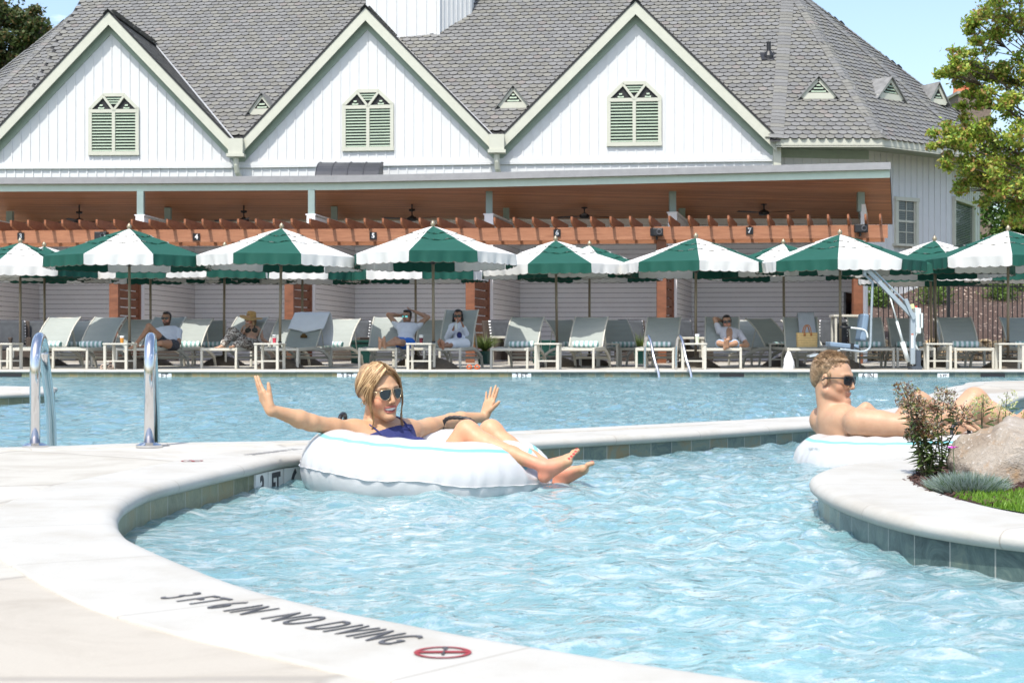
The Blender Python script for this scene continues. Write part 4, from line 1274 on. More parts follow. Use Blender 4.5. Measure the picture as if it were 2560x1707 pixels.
LG = [(62, 28.0, -10, 0, 1, 'sun lounger at the left edge behind the left handrail'), (175, 28.0, -12, 0, 1, 'empty sun lounger between the two handrails with a rolled towel'),
      (334, 28.0, -12, 0, 0, 'sun lounger the bearded man in the white shirt lies on'), (547, 28.0, -13, 0, 0, 'sun lounger the woman in the straw hat lies on'),
      (700, 27.9, -14, 0, 0, 'sun lounger with a white towel draped over its backrest'), (944, 28.0, -4, 0, 0, 'sun lounger the man with raised arms lies on'),
      (1105, 27.9, -13, 1, 0, 'sun lounger with steep backrest the dark haired woman sits on'), (1273, 28.0, -13, 0, 1, 'empty sun lounger right of the dark haired woman'),
      (1438, 28.0, -14, 0, 1, 'empty sun lounger right of the table at the parasol in front of number 6'), (1637, 28.2, -12, 0, 1, 'empty sun lounger behind the far pool ladder'),
      (1805, 28.0, -8, 0, 0, 'sun lounger the man with the open shirt lies on'), (2018, 28.0, -6, 0, 0, 'sun lounger carrying the straw basket and a pale towel'),
      (2187, 28.1, -6, 0, 1, 'sun lounger right behind the pool lift seat'), (2290, 28.8, -6, 0, 1, 'sun lounger behind the pool lift mast'), (2436, 28.0, -3, 0, 1, 'empty sun lounger in front of the fence post'),
      (2600, 28.2, -3, 0, 1, 'sun lounger cut off by the right edge'),
      # rear row: px of the backrest
      (152, 30.6, -8, 0, 1, 'rear sun lounger with a striped towel, seen left of the one between the handrails'), (192, 32.6, 14, 0, 1, 'farthest back sun lounger near the left handrail'), (345, 30.8, -10, 0, 0, 'rear sun lounger left of the bearded man'), (489, 30.2, -12, 0, 1, 'sun lounger just right of the bearded man'),
      (527, 32.0, 10, 0, 1, 'rear sun lounger between the bearded man and the straw hat'), (726, 30.6, -10, 0, 0, 'rear sun lounger between the straw hat and the towel draped one'), (858, 30.2, -16, 0, 1, 'rear sun lounger right of the towel draped one'),
      (972, 31.8, 22, 0, 0, 'rear sun lounger with its lit side showing, left of the man with raised arms'), (1085, 31.2, -6, 0, 0, 'rear sun lounger between the couple'), (1405, 31.4, 26, 0, 1, 'rear sun lounger with a sunlit side under number 6'),
      (1537, 31.2, 14, 0, 1, 'rear sun lounger with a blue striped towel left of the far pool ladder'), (1868, 31.6, 8, 0, 0, 'rear sun lounger behind the man with the open shirt'), (1905, 30.0, 30, 0, 1, 'side on sun lounger with sunlit back between the open shirt and the basket'),
      (1992, 32.4, 24, 0, 0, 'rear sun lounger behind the straw basket'), (2378, 30.6, -4, 0, 1, 'rear sun lounger in front of the riprap stones')]
M_mint = m_stripes('mint_white_stripes', (0.74, 0.76, 0.75), (0.26, 0.42, 0.39), .092)
towel = None
def make_towel():
    t_ = MB(); 
    g = []
    for i in range(25):
        x = -.24 + .48 * i / 24; row = []
        for j in range(14):
            a = 2 * math.pi * j / 14; r_ = .062 * (1 + .05 * math.sin(i * .9 + j) + .04 * math.sin(3 * a)) * (1 if 0 < i < 24 else .9)
            row.append((x, r_ * math.cos(a), r_ * math.sin(a) * .92))
        g.append(row)
    t_.grid(g, wrap=True)
    for e, sg in ((g[0], -1), (g[-1], 1)):
        t_.poly(e if sg < 0 else e[::-1])
        sp = [(e[0][0] + sg * .004, math.cos(a) * .055 * (1 - a / 16), math.sin(a) * .05 * (1 - a / 16)) for a in [q * .5 for q in range(26)]]
        t_.tube(sp, .005, 4)
    o = t_.build('rolled_towel', M_mint, smooth=True); tag(o, 'x', 'towel', 'rolled striped towels'); return o
LPOS = {}
for i, (px, dd, rz, kind, tw, lb) in enumerate(LG):
    if i < 16: dd += .25
    src = lB if kind else lA
    if i == 0: o = lA
    elif kind and not LPOS.get('B'): o = lB; LPOS['B'] = 1
    else: o = copy_tree(src)
    if i < 16: x = X(px, dd)
    else:
        x = X(px, dd + 1.45) + math.sin(R(rz)) * 1.45
    o.location = (x, dd, 0); o.rotation_euler = (0, 0, R(rz)); o['label'] = lb
    LPOS[i] = (x, dd, R(rz))
    if tw:
        q = make_towel() if towel is None else towel.copy()
        if towel is None: towel = q
        else: COL.objects.link(q)
        rr = R(rz); off = V((rk.uniform(-.05, .08), .93, .45)); off.rotate(Matrix.Rotation(rr, 3, 'Z'))
        q.location = V((x, dd, 0)) + off; q.rotation_euler = (rk.uniform(0, 3), 0, rr + rk.uniform(-.12, .12))
        q['label'] = 'striped rolled towel on the ' + lb.replace('sun lounger ', 'lounger ').replace('empty ', '')
        w_ = q['label'].split()
        if len(w_) > 16: q['label'] = ' '.join(w_[:16])
def on_lounger(i, p):
    x, y, rz = LPOS[i]; v = V(p); v.rotate(Matrix.Rotation(rz, 3, 'Z')); return v + V((x, y, 0))
# side tables
def make_table():
    t_ = thing('side_table', 'x', 'table', (0, 0, 0), 0, 'cream side tables by the parasol poles')
    mb = MB(); mb.bb((-.235, -.235, .44), (.235, .235, .472)); mb.build('table_top', M_cream, t_, bevel=.008)
    for sx in (-1, 1):
        for sy in (-1, 1):
            mb = MB(); mb.box((sx * .2, sy * .2, .22), (.045, .045, .44)); mb.build('leg', M_cream, t_)
    mb = MB()
    for sy in (-1, 1): mb.box((0, sy * .2, .15), (.355, .025, .025)); 
    mb.build('stretcher', M_cream, t_)
    return t_
tb = make_table()
TB = [(14, 27.6, 'side table at the left edge'), (300, 27.4, 'side table with the amber drink, left of the bearded man'), (675, 27.4, 'side table with the red drink, right of the woman in the straw hat'), (1053, 27.4, 'side table with the dark red drink between the couple'),
      (1370, 27.5, 'side table left of the lounger under number 6'), (1735, 27.5, 'side table with the pale cocktail left of the open shirt'), (2344, 27.7, 'side table in front of the parasol pole by the fence'), (2524, 27.6, 'side table at the right edge'), (1520, 30.9, 'small side table behind, by the blue striped towel'), (2300, 30.4, 'rear side table behind the pool lift'), (1950, 30.6, 'rear side table left of the straw basket')]
for i, (px, dd, lb) in enumerate(TB):
    o = tb if i == 0 else copy_tree(tb)
    o.location = (X(px, dd), dd, 0); o.rotation_euler.z = R(-8); o['label'] = lb
# drinks
M_cup = mat('clear_cup', (0.6, 0.62, 0.62), 0.15, var=0.05)
def drink(px, dd, z, col, lb, lid=False, h=.13):
    x = X(px, dd); t_ = thing('drink', lb, 'drink', (x, dd, z), 0)
    mb = MB(); mb.lathe([(0, 0), (.028, 0), (.037, h * .72), (0, h * .72)], (x, dd, z + .002), 14); mb.build('liquid', mat('drink_' + lb.split()[0], col, .2, var=.1), t_, smooth=False)
    mb = MB(); mb.lathe([(.0375, h * .72), (.041, h), (.039, h), (.036, h * .73)] if not lid else [(.0375, h * .72), (.041, h), (.043, h), (.043, h + .012), (0, h + .02)], (x, dd, z + .002), 14); mb.build('rim', M_cup, t_, smooth=True)
drink(305, 27.4, .472, (.55, .24, .04), 'amber drink in a clear cup left of the bearded man'); drink(686, 27.4, .472, (.5, .05, .08), 'red drink in a lidded cup beside the woman in the straw hat', True)
drink(1053, 27.35, .472, (.10, .012, .02), 'dark drink in a lidded cup between the couple', True); drink(1743, 27.45, .472, (.62, .66, .5), 'pale cocktail with lime left of the open shirt', h=.16)
# white towels on loungers
M_towel = mat('white_terry_towel', (0.74, 0.76, 0.80), 0.95, var=0.03, bmp=0.5, bs=120)
def drape(i, th, l0, l1, x0, x1, lb, back=.5, name='bath_towel', m=M_towel, top=.9):
    c, s = math.cos(R(th)), math.sin(R(th)); P = []
    prof = []
    for k in range(9): l = l0 + (top - l0) * k / 8; prof.append((1.0 + l * c - .06 * s * 1, .40 + l * s + .075 * c))
    for k in range(7): prof.append((1.0 + top * c + .03 + .10 * math.sin(k * .5), .40 + top * s + .03 - back * k / 6))
    for k, (y, z) in enumerate(prof):
        row = []
        for j in range(17):
            u = j / 16; x = x0 + (x1 - x0) * u
            w_ = .008 * math.sin(j * 1.4 + k * .5) + .006 * math.sin(j * .7 - k)
            if k < 9: ov = 0
            sag = .03 * math.sin(u * 7 + 1) * (k == 0)
            row.append(on_lounger(i, (x, y - abs(w_), z + sag + w_ * .5)))
        P.append(row)
    mb = MB(); mb.grid(P); o = mb.build(name, m, smooth=True); md = o.modifiers.new('solid', 'SOLIDIFY'); md.thickness = .012; md.offset = 1
    tag(o, lb, 'towel'); return o
drape(4, 43, .38, 0, -.36, .37, 'white towel draped over a lounger backrest right of the straw hat', .62)
drape(11, 43, .1, 0, -.05, .27, 'pale grey towel hanging over the backrest behind the straw basket', .3, m=mat('pale_grey_towel', (.44, .46, .50), .95, var=.05, bmp=.4))
mb = MB(); ex = on_lounger(4, (.03, 1.10, .60)); mb.box(ex, (.13, .02, .05), Matrix.Rotation(R(-45), 3, 'X')); mb.lathe([(0, .012), (.045, .01), (.045, 0)], ex + V((0, -.01, .02)), 14, M=Matrix.Rotation(R(50), 3, 'X')); e_ = mb.build('emblem', mat('bronze_emblem', (.16, .09, .03), .4, .5, .2)); tag(e_, 'small dark bronze emblem on the sling below the draped white towel', 'emblem')
# basket
M_straw = m_stripes('woven_straw', (0.60, 0.42, 0.18), (0.50, 0.34, 0.14), .045, axis=2)
b0 = on_lounger(11, (.02, .28, .40)); bk_t = thing('straw_basket', 'woven straw basket with tan leather handles on the lounger right of the open shirt', 'basket', b0)
mb = MB(); g = []
for k in range(10):
    z = .27 * k / 9; row = []
    for j in range(28):
        a = 2 * math.pi * j / 28; ex_ = lambda v: math.copysign(abs(v) ** .45, v)
        row.append(b0 + V(((.19 + .015 * z) * ex_(math.cos(a)) * (1 + .01 * math.sin(k * 3 + j * 3)), .085 * ex_(math.sin(a)), z)))
    g.append(row)
mb.grid(g, wrap=True); mb.poly(g[0][::-1]); mb.build('body', M_straw, bk_t)
M_tan = mat('tan_leather', (0.42, 0.16, 0.05), 0.5, var=0.1)
for sy in (-.088, .088):
    mb = MB(); pts = [b0 + V((.062 * math.cos(a), sy, .24 + .17 * math.sin(a))) for a in [math.pi * q / 14 for q in range(15)]]
    mb.tube(pts, .010, 8); [mb.box(b0 + V((sx, sy * 1.06, .235)), (.034, .012, .05)) for sx in (-.062, .062)]; mb.build('handle', M_tan, bk_t, smooth=True)
# things on the deck
w0 = V((X(1972, 27.9), 27.9, 0)); mb = MB(); g = []
for k in range(9):
    z = .32 * k / 8; r_ = .10 * (1 - (k / 8) ** 2 * .75); row = []
    for j in range(18):
        a = 2 * math.pi * j / 18; q = r_ * (1 + .16 * math.sin(5 * a + k)); row.append(w0 + V((q * math.cos(a), q * math.sin(a) * .7, z)))
    g.append(row)
mb.grid(g, wrap=True); mb.poly(g[-1]); o = mb.build('plastic_bag', mat('white_plastic', (.74, .75, .77), .4, var=.04), smooth=True); tag(o, 'white plastic bag on the deck under the lounger with the basket', 'bag')
M_orange = mat('orange_rubber', (0.55, 0.13, 0.04), 0.5, var=0.15)
def sandals(px, dd, lb, m):
    x = X(px, dd); t_ = thing('sandals', lb, 'shoes', (x, dd, 0), 0)
    for sx in (-.07, .07):
        mb = MB(); mb.prism([(x + sx + .045 * math.cos(a), dd + .12 * math.sin(a), .004) for a in [2 * math.pi * q / 14 for q in range(14)]], (0, 0, .028)); s_ = mb.build('sole', m, t_)
        mb = MB(); mb.tube([(x + sx + .046 * math.cos(a), dd - .02, .02 + .06 * math.sin(a)) for a in [math.pi * q / 8 for q in range(9)]], .012, 6); mb.build('strap', m, s_, smooth=True)
sandals(1183, 27.3, 'orange sandals on the deck below the dark haired woman', M_orange); sandals(268, 27.4, 'pale sandals on the deck under the table left of the bearded man', mat('pale_rubber', (.5, .38, .3), .5, var=.1))
# ---------------------------------------------------------------- pool lift
M_lift = mat('lift_grey_metal', (0.33, 0.38, 0.41), 0.35, metal=0.2, var=0.05, spec=.6)
M_pad = mat('lift_blue_pad', (0.18, 0.25, 0.33), 0.5, var=0.04)
M_gbox = mat('lift_white_box', (0.62, 0.66, 0.64), 0.4, var=0.03)
D = 27.25
lift = thing('pool_lift', 'pale blue pool lift chair hanging from an angled arm at the pool edge', 'pool lift', (X(2285, D), D, 0))
P = lambda px, py, dd=D: S(px, py, dd)
mb = MB(); mb.beam(P(2281, 781), P(2281, 910), .085, .085, up=(0, 1, 0)); mb.build('mast', M_lift, lift)
mb = MB(); mb.bb((X(2275, D), D - .14, 0.0), (X(2300, D), D + .14, .06)); mb.bb((X(2288, D), D - .08, .0), (X(2299, D), D + .1, Z(875, D))); mb.build('base', mat('dark_blue_grey', (.06, .075, .095), .4, var=.1), lift)
mb = MB(); mb.beam(P(2161, 667), P(2277, 787), .07, .07, up=(0, 1, 0)); mb.build('arm', M_lift, lift)
mb = MB(); mb.tube([P(2164, 656), P(2270, 760), P(2281, 786)], .016, 8); mb.build('arm_rod', M_lift, lift)
mb = MB(); mb.beam(P(2161, 652), P(2161, 690), .05, .09, up=(0, 1, 0)); mb.beam(P(2262, 748), P(2283, 798), .06, .15, up=(0, 1, 0)); mb.build('arm_link', M_lift, lift)
mb = MB(); mb.tube(catmull([P(2161, 686), P(2179, 704), P(2181, 715), P(2178, 800), P(2176, 860), P(2170, 874), P(2155, 879), P(2130, 876), P(2100, 873)], 4), .022, 8); mb.build('seat_hanger', M_lift, lift, smooth=True)
mb = MB(); mb.prism([P(2159, 783), P(2174, 786), P(2166, 853), P(2150, 850)], (0, .42, 0)); o = mb.build('back_pad', M_pad, lift, bevel=.03); 
mb = MB(); mb.prism([P(2075, 854), P(2149, 862), P(2147, 874), P(2076, 866)], (0, .42, 0)); mb.build('seat_pad', M_pad, lift, bevel=.02)
mb = MB(); mb.prism([P(2127, 858, D - .01), P(2135, 859, D - .01), P(2134, 875, D - .01), P(2126, 874, D - .01)], (0, .45, 0)); mb.tube([P(2131, 866), P(2150, 873), P(2149, 920)], .012, 6); mb.build('strap', M_black, lift)
for off in (0, .42):
    mb = MB(); mb.tube(catmull([P(2101, 817, D + off), P(2125, 819, D + off), P(2155, 823, D + off), P(2166, 830, D + off), P(2169, 845, D + off)], 4), .017, 8, m=0); mb.tube([P(2100, 817, D + off), P(2126, 819, D + off)], .022, 8, m=1); mb.build('armrest', [M_gbox, M_black], lift, smooth=True)
mb = MB(); mb.tube([P(2115, 872), P(2070, 883), P(2024, 892)], .014, 8); mb.prism([P(2024, 888), P(2046, 883), P(2047, 886), P(2025, 892)], (0, .3, 0)); mb.build('footrest', M_lift, lift)
mb = MB(); mb.tube([P(2225, 742), P(2243, 805)], .013, 8); mb.tube([P(2242, 803), P(2258, 860)], .024, 8); mb.tube([P(2256, 855), P(2271, 905)], .042, 10); mb.build('actuator', M_gbox, lift, smooth=True)
mb = MB(); mb.prism([P(2288, 768), P(2303, 771), P(2303, 834), P(2289, 833)], (0, .16, 0)); mb.prism([P(2298, 783), P(2308, 783), P(2308, 820), P(2298, 820)], (0, .12, .0)); cb_ = mb.build('control_box', M_gbox, lift, bevel=.01)
mb = MB(); mb.box(P(2290, 767, D + .05), (.03, .03, .03)); mb.build('stop_button', mat('red_button', (.6, .03, .02), .4), cb_)
mb = MB(); mb.prism([P(2273, 762, D - .06), P(2284, 759, D - .06), P(2287, 770, D - .06), P(2277, 773, D - .06)], (0, .01, 0)); mb.build('tag', mat('yellow_green_tag', (.62, .68, .32), .5), lift)
mb = MB(); mb.prism([P(2278.5, 838, D - .048), P(2283.5, 838, D - .048), P(2283.5, 870, D - .048), P(2278.5, 870, D - .048)], (0, .004, 0)); mb.prism([P(2278.5, 834, D - .048), P(2283.5, 834, D - .048), P(2283.5, 837, D - .048), P(2278.5, 837, D - .048)], (0, .004, 0), 1); mb.build('sticker', [M_ink, M_orange], lift)
mb = MB(); mb.tube(catmull([P(2292, 834), P(2286, 855), P(2294, 875), P(2290, 862), P(2298, 880)], 5), .008, 6); mb.build('cable', M_gbox, lift, smooth=True)
# ---------------------------------------------------------------- handrails and ladders
def m_steel():
    m, t, p = nodes_of('polished_steel')
    p.inputs['Metallic'].default_value = 1; p.inputs['Base Color'].default_value = (.62, .62, .63, 1)
    n = noise(t, coords(t, 'Object', (1, 1, .3)), 60, 4, .6)
    t.links.new(ramp(t, n, [(.3, .07), (.8, .17)]), p.inputs['Roughness']); return m
M_steel = m_steel()
def rail(px0, py0, px1, top, lb, dep=.44, r_=.0222, sink=.3, grp='polished handrails at the near pool edge'):
    d0 = 3800 * .44 / (py0 - 862); a = V((X(px0, d0), d0, 0)); b = V((X(px1, d0 + dep), d0 + dep, 0))
    t_ = thing('pool_handrail', lb, 'handrail', a, 0, grp)
    ln = (b - a).length; u = (b - a) / ln; rr = .13; pts = [a]
    for q in range(11):
        an = math.pi * (1 - q / 10 * .92); pts.append(a + u * (rr + rr * math.cos(an)) + V((0, 0, top - rr - r_ + rr * math.sin(an))))
    pts.append(b + V((0, 0, .1))); pts.append(b + u * .04 + V((0, 0, -sink)))
    pts = [a] + catmull(pts[1:], 3)
    mb = MB(); mb.tube(pts, r_, 20); mb.build('tube', M_steel, t_, smooth=True)
    mb = MB(); mb.lathe([(r_ * .98, .022), (r_ + .008, .022), (.045, .016), (.056, .012), (.056, .002), (0, .002)], a, 28); mb.build('base_plate', M_steel, t_, smooth=False)
rail(87.5, 1119.5, 128, .495, 'polished steel handrail nearest the left edge'); rail(373, 1118.5, 387, .495, 'polished steel handrail left of the woman on the float')
for px, lb in ((1612, 'left rail of the small steel ladder at the far pool edge'), (1690, 'right rail of the small steel ladder at the far pool edge')):
    x = X(px, 26.9); t_ = thing('ladder_rail', lb, 'handrail', (x, 26.9, 0), 0, 'steel ladder at the far pool edge')
    pts = catmull([(x, 26.9, 0), (x, 26.88, .3), (x + .01, 26.8, .52), (x + .03, 26.62, .6), (x + .06, 26.42, .5), (x + .10, 26.2, .2), (x + .17, 26.05, -.1), (x + .17, 26.05, -.5)], 5)
    mb = MB(); mb.tube(pts, .024, 12); mb.build('tube', M_steel, t_, smooth=True)
# ---------------------------------------------------------------- writing
M_blk = mat('black_marking', (0.075, 0.075, 0.08), 0.6, var=0.2); M_redm = mat('red_marking', (0.26, 0.03, 0.035), 0.6, var=0.1); M_wt = mat('white_marker_tile', (0.80, 0.80, 0.78), 0.35, var=0.04); M_grey = mat('grey_marking', (0.25, 0.25, 0.25), .7, var=.2)
def coping_text(body, p0, adv, upv, size, gap, lb, m=M_blk, ring_at=None, SX=.43):
    t_ = thing('depth_marking', lb, 'marking', V((p0[0], p0[1], .004)), 0)
    a = V((adv[0], adv[1], 0)).normalized(); z = V((0, 0, 1)); u = V((-a.y, a.x, 0))
    M = Matrix((a, u, z)).transposed().to_4x4(); M.translation = V((p0[0], p0[1], .0062))
    text_obj('lettering', body, size, m, t_, M, sx=SX, ext=.0006, align='LEFT', bold=-.0008, space=1.22)
    if ring_at:
        c = V((ring_at[0], ring_at[1], .0062)); mb = MB(); r1, r0 = .041, .034
        for q in range(32):
            q0, q1 = 2 * math.pi * q / 32, 2 * math.pi * (q + 1) / 32
            mb.poly([c + V((r0 * math.cos(q0), r0 * math.sin(q0), 0)), c + V((r1 * math.cos(q0), r1 * math.sin(q0), 0)), c + V((r1 * math.cos(q1), r1 * math.sin(q1), 0)), c + V((r0 * math.cos(q1), r0 * math.sin(q1), 0))])
        dg = (a + u).normalized() * .036; mb.beam(c - dg + V((0, 0, .0005)), c + dg + V((0, 0, .0005)), .009, .001); mb.build('prohibition_ring', M_redm, t_)
        mb = MB(); mb.tube([c + u * .02 - a * .015, c + u * .003, c - u * .012 + a * .012], .0022, 4); mb.lathe([(0, .001), (.005, .0005), (.005, 0)], c + u * .024 - a * .02, 10); mb.build('diver', m, t_)
coping_text('3 FT 6 IN  NO DIVING', (-.585, 2.64), (.432, -.416), (0, 0), .117, 0, 'black 3 FT 6 IN NO DIVING painted on the near coping with red symbol', ring_at=(-.098, 2.15))
coping_text('3 FT 6 IN  NO DIVING', (-.90, 6.36), (-.38, -.92), (0, 0), .075, 0, 'faint 3 FT 6 IN NO DIVING lettering on the coping left of the woman', m=M_grey, ring_at=(-1.20, 5.70))
# marker tiles on the river wall below the coping
q = offset_path(PA, .03, 1)
best = [p for p in q if 5.5 < p.y < 6.5]
acc = 0; line = []
for a, b in zip(best[:-1], best[1:]):
    for s_ in range(12): line.append(a.lerp(b, s_ / 12))
cum = [0]
for a, b in zip(line[:-1], line[1:]): cum.append(cum[-1] + (b - a).length)
def at_len(l):
    for i in range(len(cum) - 1):
        if cum[i + 1] >= l: return line[i].lerp(line[i + 1], (l - cum[i]) / (cum[i + 1] - cum[i])), (line[i + 1] - line[i]).normalized()
    return line[-1], (line[-1] - line[-2]).normalized()
l0 = min(range(len(line)), key=lambda i: abs(1280 + 3800 * line[i].x / line[i].y - 634)); L0 = cum[l0]
mk = thing('depth_marker', 'white wall tiles reading 3 FT 6 IN half under water left of the float', 'depth marker', line[l0])
for k, ch in enumerate(('3', 'FT', '6', 'IN')):
    p, tdir = at_len(L0 + .075 + k * .153)
    n = V((tdir.y, -tdir.x, 0)); 
    mb = MB(); mb.box(p + n * .004 + V((0, 0, -.122)), (.148, .008, .148), Matrix((tdir, -n, V((0, 0, 1)))).transposed()); mb.build('tile', M_wt, mk)
    text_obj('lettering', ch, .135, M_blk, mk, frame(p + n * .009 + V((0, 0, -.112)), tdir, (0, 0, 1)), sx=.62 if len(ch) > 1 else .8, ext=.0008, bold=.004)
for px, ch, w_, lb in ((868, '3 FT', .35, 'white tile reading 3 FT on the far wall left of the blonde woman'), (1304, '3 FT', .33, 'white tile reading 3 FT on the far pool wall in the middle'), (405, '3 FT', .33, 'white tile reading 3 FT on the far wall behind the handrail'), (2170, '6 IN', .33, 'white tile reading 6 IN on the far wall right of the man in sunglasses'), (2358, '3 FT', .2, 'small white tile on the far wall above the brown plant')):
    y = 26.3 + .03 - .006; x = X(px, y)
    t_ = thing('depth_marker', lb, 'depth marker', (x, y, -.1), 0, 'depth markers on the far pool wall')
    mb = MB(); mb.box((x, y, -.125), (w_, .012, .15)); mb.build('tile', M_wt, t_)
    text_obj('lettering', ch, .125 if w_ > .3 else .07, M_blk, t_, frame((x, y - .009, -.1), (1, 0, 0), (0, 0, 1)), sx=.95, ext=.001, bold=.002)
# skimmer mouths in the far wall
for px, lb in ((22, 'dark skimmer slot in the far pool wall at the left edge'), (1830, 'dark skimmer slot in the far pool wall right of the ladder'), (2483, 'dark skimmer slot in the far pool wall at the right')):
    x = X(px, 26.3); mb = MB(); mb.box((x, 26.322, -.085), (.42, .01, .07)); o = mb.build('skimmer_slot', M_dark); tag(o, lb, 'skimmer', 'skimmer slots in the far wall')
# ---------------------------------------------------------------- people: smooth implicit bodies
class SDF:
    def __init__(s): s.p = []
    def rc(s, a, b, ra, rb=None, k=.02, reg='', op=1): s.p.append(('rc', np.array(a, float), np.array(b, float), ra, ra if rb is None else rb, k, reg, op))
    def el(s, c, r, M=None, k=.02, reg='', op=1): s.p.append(('el', np.array(c, float), np.array(r, float), np.eye(3) if M is None else np.array(M, float), None, k, reg, op))
    def bounds(s):
        lo = np.full(3, 1e9); hi = -lo
        for t in s.p:
            if t[7] < 0: continue
            if t[0] == 'rc':
                m = max(t[3], t[4]); lo = np.minimum(lo, np.minimum(t[1], t[2]) - m); hi = np.maximum(hi, np.maximum(t[1], t[2]) + m)
            else:
                m = t[2].max(); lo = np.minimum(lo, t[1] - m); hi = np.maximum(hi, t[1] + m)
        return lo, hi
    def mesh(s, name, vox, mats, parent, color=None, clip=None, smooth_it=1):
        lo, hi = s.bounds(); lo = lo - 3 * vox; hi = hi + 3 * vox
        n = np.ceil((hi - lo) / vox).astype(int) + 1
        D = np.full(n, 9.0, np.float32)
        for t in s.p:
            kind, k, op = t[0], t[5], t[7]
            if kind == 'rc':
                m = max(t[3], t[4]) + k + 3 * vox; a = np.minimum(t[1], t[2]) - m; b = np.maximum(t[1], t[2]) + m
            else:
                m = t[2].max() + k + 3 * vox; a = t[1] - m; b = t[1] + m
            i0 = np.maximum(0, ((a - lo) / vox).astype(int)); i1 = np.minimum(n, ((b - lo) / vox).astype(int) + 2)
            if (i1 <= i0).any(): continue
            ax = [(lo[q] + vox * np.arange(i0[q], i1[q])).astype(np.float32) for q in range(3)]
            X_, Y_, Z_ = ax[0][:, None, None], ax[1][None, :, None], ax[2][None, None, :]
            if kind == 'rc':
                A, B = t[1], t[2]; d = B - A; L2 = max(float(d @ d), 1e-12)
                h = np.clip(((X_ - A[0]) * d[0] + (Y_ - A[1]) * d[1] + (Z_ - A[2]) * d[2]) / L2, 0, 1)
                dd = np.sqrt((X_ - A[0] - h * d[0]) ** 2 + (Y_ - A[1] - h * d[1]) ** 2 + (Z_ - A[2] - h * d[2]) ** 2) - (t[3] + (t[4] - t[3]) * h)
            else:
                c, r, M = t[1], t[2], t[3]
                px, py, pz = X_ - c[0], Y_ - c[1], Z_ - c[2]
                q = [(px * M[0, j] + py * M[1, j] + pz * M[2, j]) for j in range(3)]
                k0 = np.sqrt(sum((q[j] / r[j]) ** 2 for j in range(3))); k1 = np.sqrt(sum((q[j] / r[j] ** 2) ** 2 for j in range(3))) + 1e-9
                dd = k0 * (k0 - 1) / k1
            S_ = D[i0[0]:i1[0], i0[1]:i1[1], i0[2]:i1[2]]
            if op > 0:
                h = np.clip(.5 + .5 * (S_ - dd) / k, 0, 1); S_[...] = S_ + (dd - S_) * h - k * h * (1 - h)
            else:
                h = np.clip(.5 - .5 * (S_ + dd) / k, 0, 1); S_[...] = S_ + (-dd - S_) * h + k * h * (1 - h)
        if clip is not None:
            for (p, nn) in clip:
                g = [(lo[q] + vox * np.arange(n[q])).astype(np.float32) for q in range(3)]
                pl = (g[0][:, None, None] - p[0]) * nn[0] + (g[1][None, :, None] - p[1]) * nn[1] + (g[2][None, None, :] - p[2]) * nn[2]
                D = np.maximum(D, pl)
        I = D < 0
        c = np.zeros(tuple(n - 1), np.int8)
        sl = [slice(0, -1), slice(1, None)]
        for a in (0, 1):
            for b in (0, 1):
                for d in (0, 1): c += I[sl[a], sl[b], sl[d]]
        act = (c > 0) & (c < 8)
        idx = np.argwhere(act); m_ = len(idx)
        ids = np.full(act.shape, -1, np.int32); ids[act] = np.arange(m_)
        acc = np.zeros((m_, 3)); cnt = np.zeros(m_)
        corners = [(a, b, d) for a in (0, 1) for b in (0, 1) for d in (0, 1)]
        val = {q: D[idx[:, 0] + q[0], idx[:, 1] + q[1], idx[:, 2] + q[2]] for q in corners}
        for q in corners:
            for ax_ in range(3):
                if q[ax_]: continue
                r_ = list(q); r_[ax_] = 1; r_ = tuple(r_)
                v0, v1 = val[q], val[r_]; cr_ = (v0 < 0) != (v1 < 0)
                t_ = np.where(cr_, v0 / np.where(cr_, v0 - v1, 1), 0)
                P = np.repeat(np.array(q, float)[None], m_, 0); P[:, ax_] += t_
                acc += P * cr_[:, None]; cnt += cr_
        verts = lo + vox * (idx + acc / cnt[:, None])
        quads = []
        for ax_ in range(3):
            o1, o2 = [(1, 2), (2, 0), (0, 1)][ax_]
            s0 = [slice(None)] * 3; s1 = [slice(None)] * 3; s0[ax_] = slice(0, -1); s1[ax_] = slice(1, None)
            e = I[tuple(s0)] != I[tuple(s1)]
            q = np.argwhere(e)
            ok = (q[:, o1] > 0) & (q[:, o2] > 0) & (q[:, o1] < n[o1] - 1) & (q[:, o2] < n[o2] - 1); q = q[ok]
            def cell(d1, d2):
                w_ = q.copy(); w_[:, o1] -= d1; w_[:, o2] -= d2; return ids[w_[:, 0], w_[:, 1], w_[:, 2]]
            f = np.stack([cell(1, 1), cell(0, 1), cell(0, 0), cell(1, 0)], 1)
            inside = I[q[:, 0], q[:, 1], q[:, 2]]
            f[~inside] = f[~inside][:, ::-1]
            quads.append(f)
        F = np.concatenate(quads); F = F[(F >= 0).all(1)]
        for _ in range(smooth_it):
            a2 = np.zeros_like(verts); c2 = np.zeros(len(verts))
            for i in range(4):
                np.add.at(a2, F[:, i], verts[F[:, (i + 1) % 4]]); np.add.at(c2, F[:, i], 1)
                np.add.at(a2, F[:, i], verts[F[:, (i + 3) % 4]]); np.add.at(c2, F[:, i], 1)
            verts = verts * .55 + .45 * a2 / np.maximum(c2, 1)[:, None]
        col = color(verts) if color is not None else None
        off = np.array(ORG.get(parent.name, V((0, 0, 0)))) if parent is not None else 0
        return np_mesh(name, verts - off, F, mats, parent, True, col)

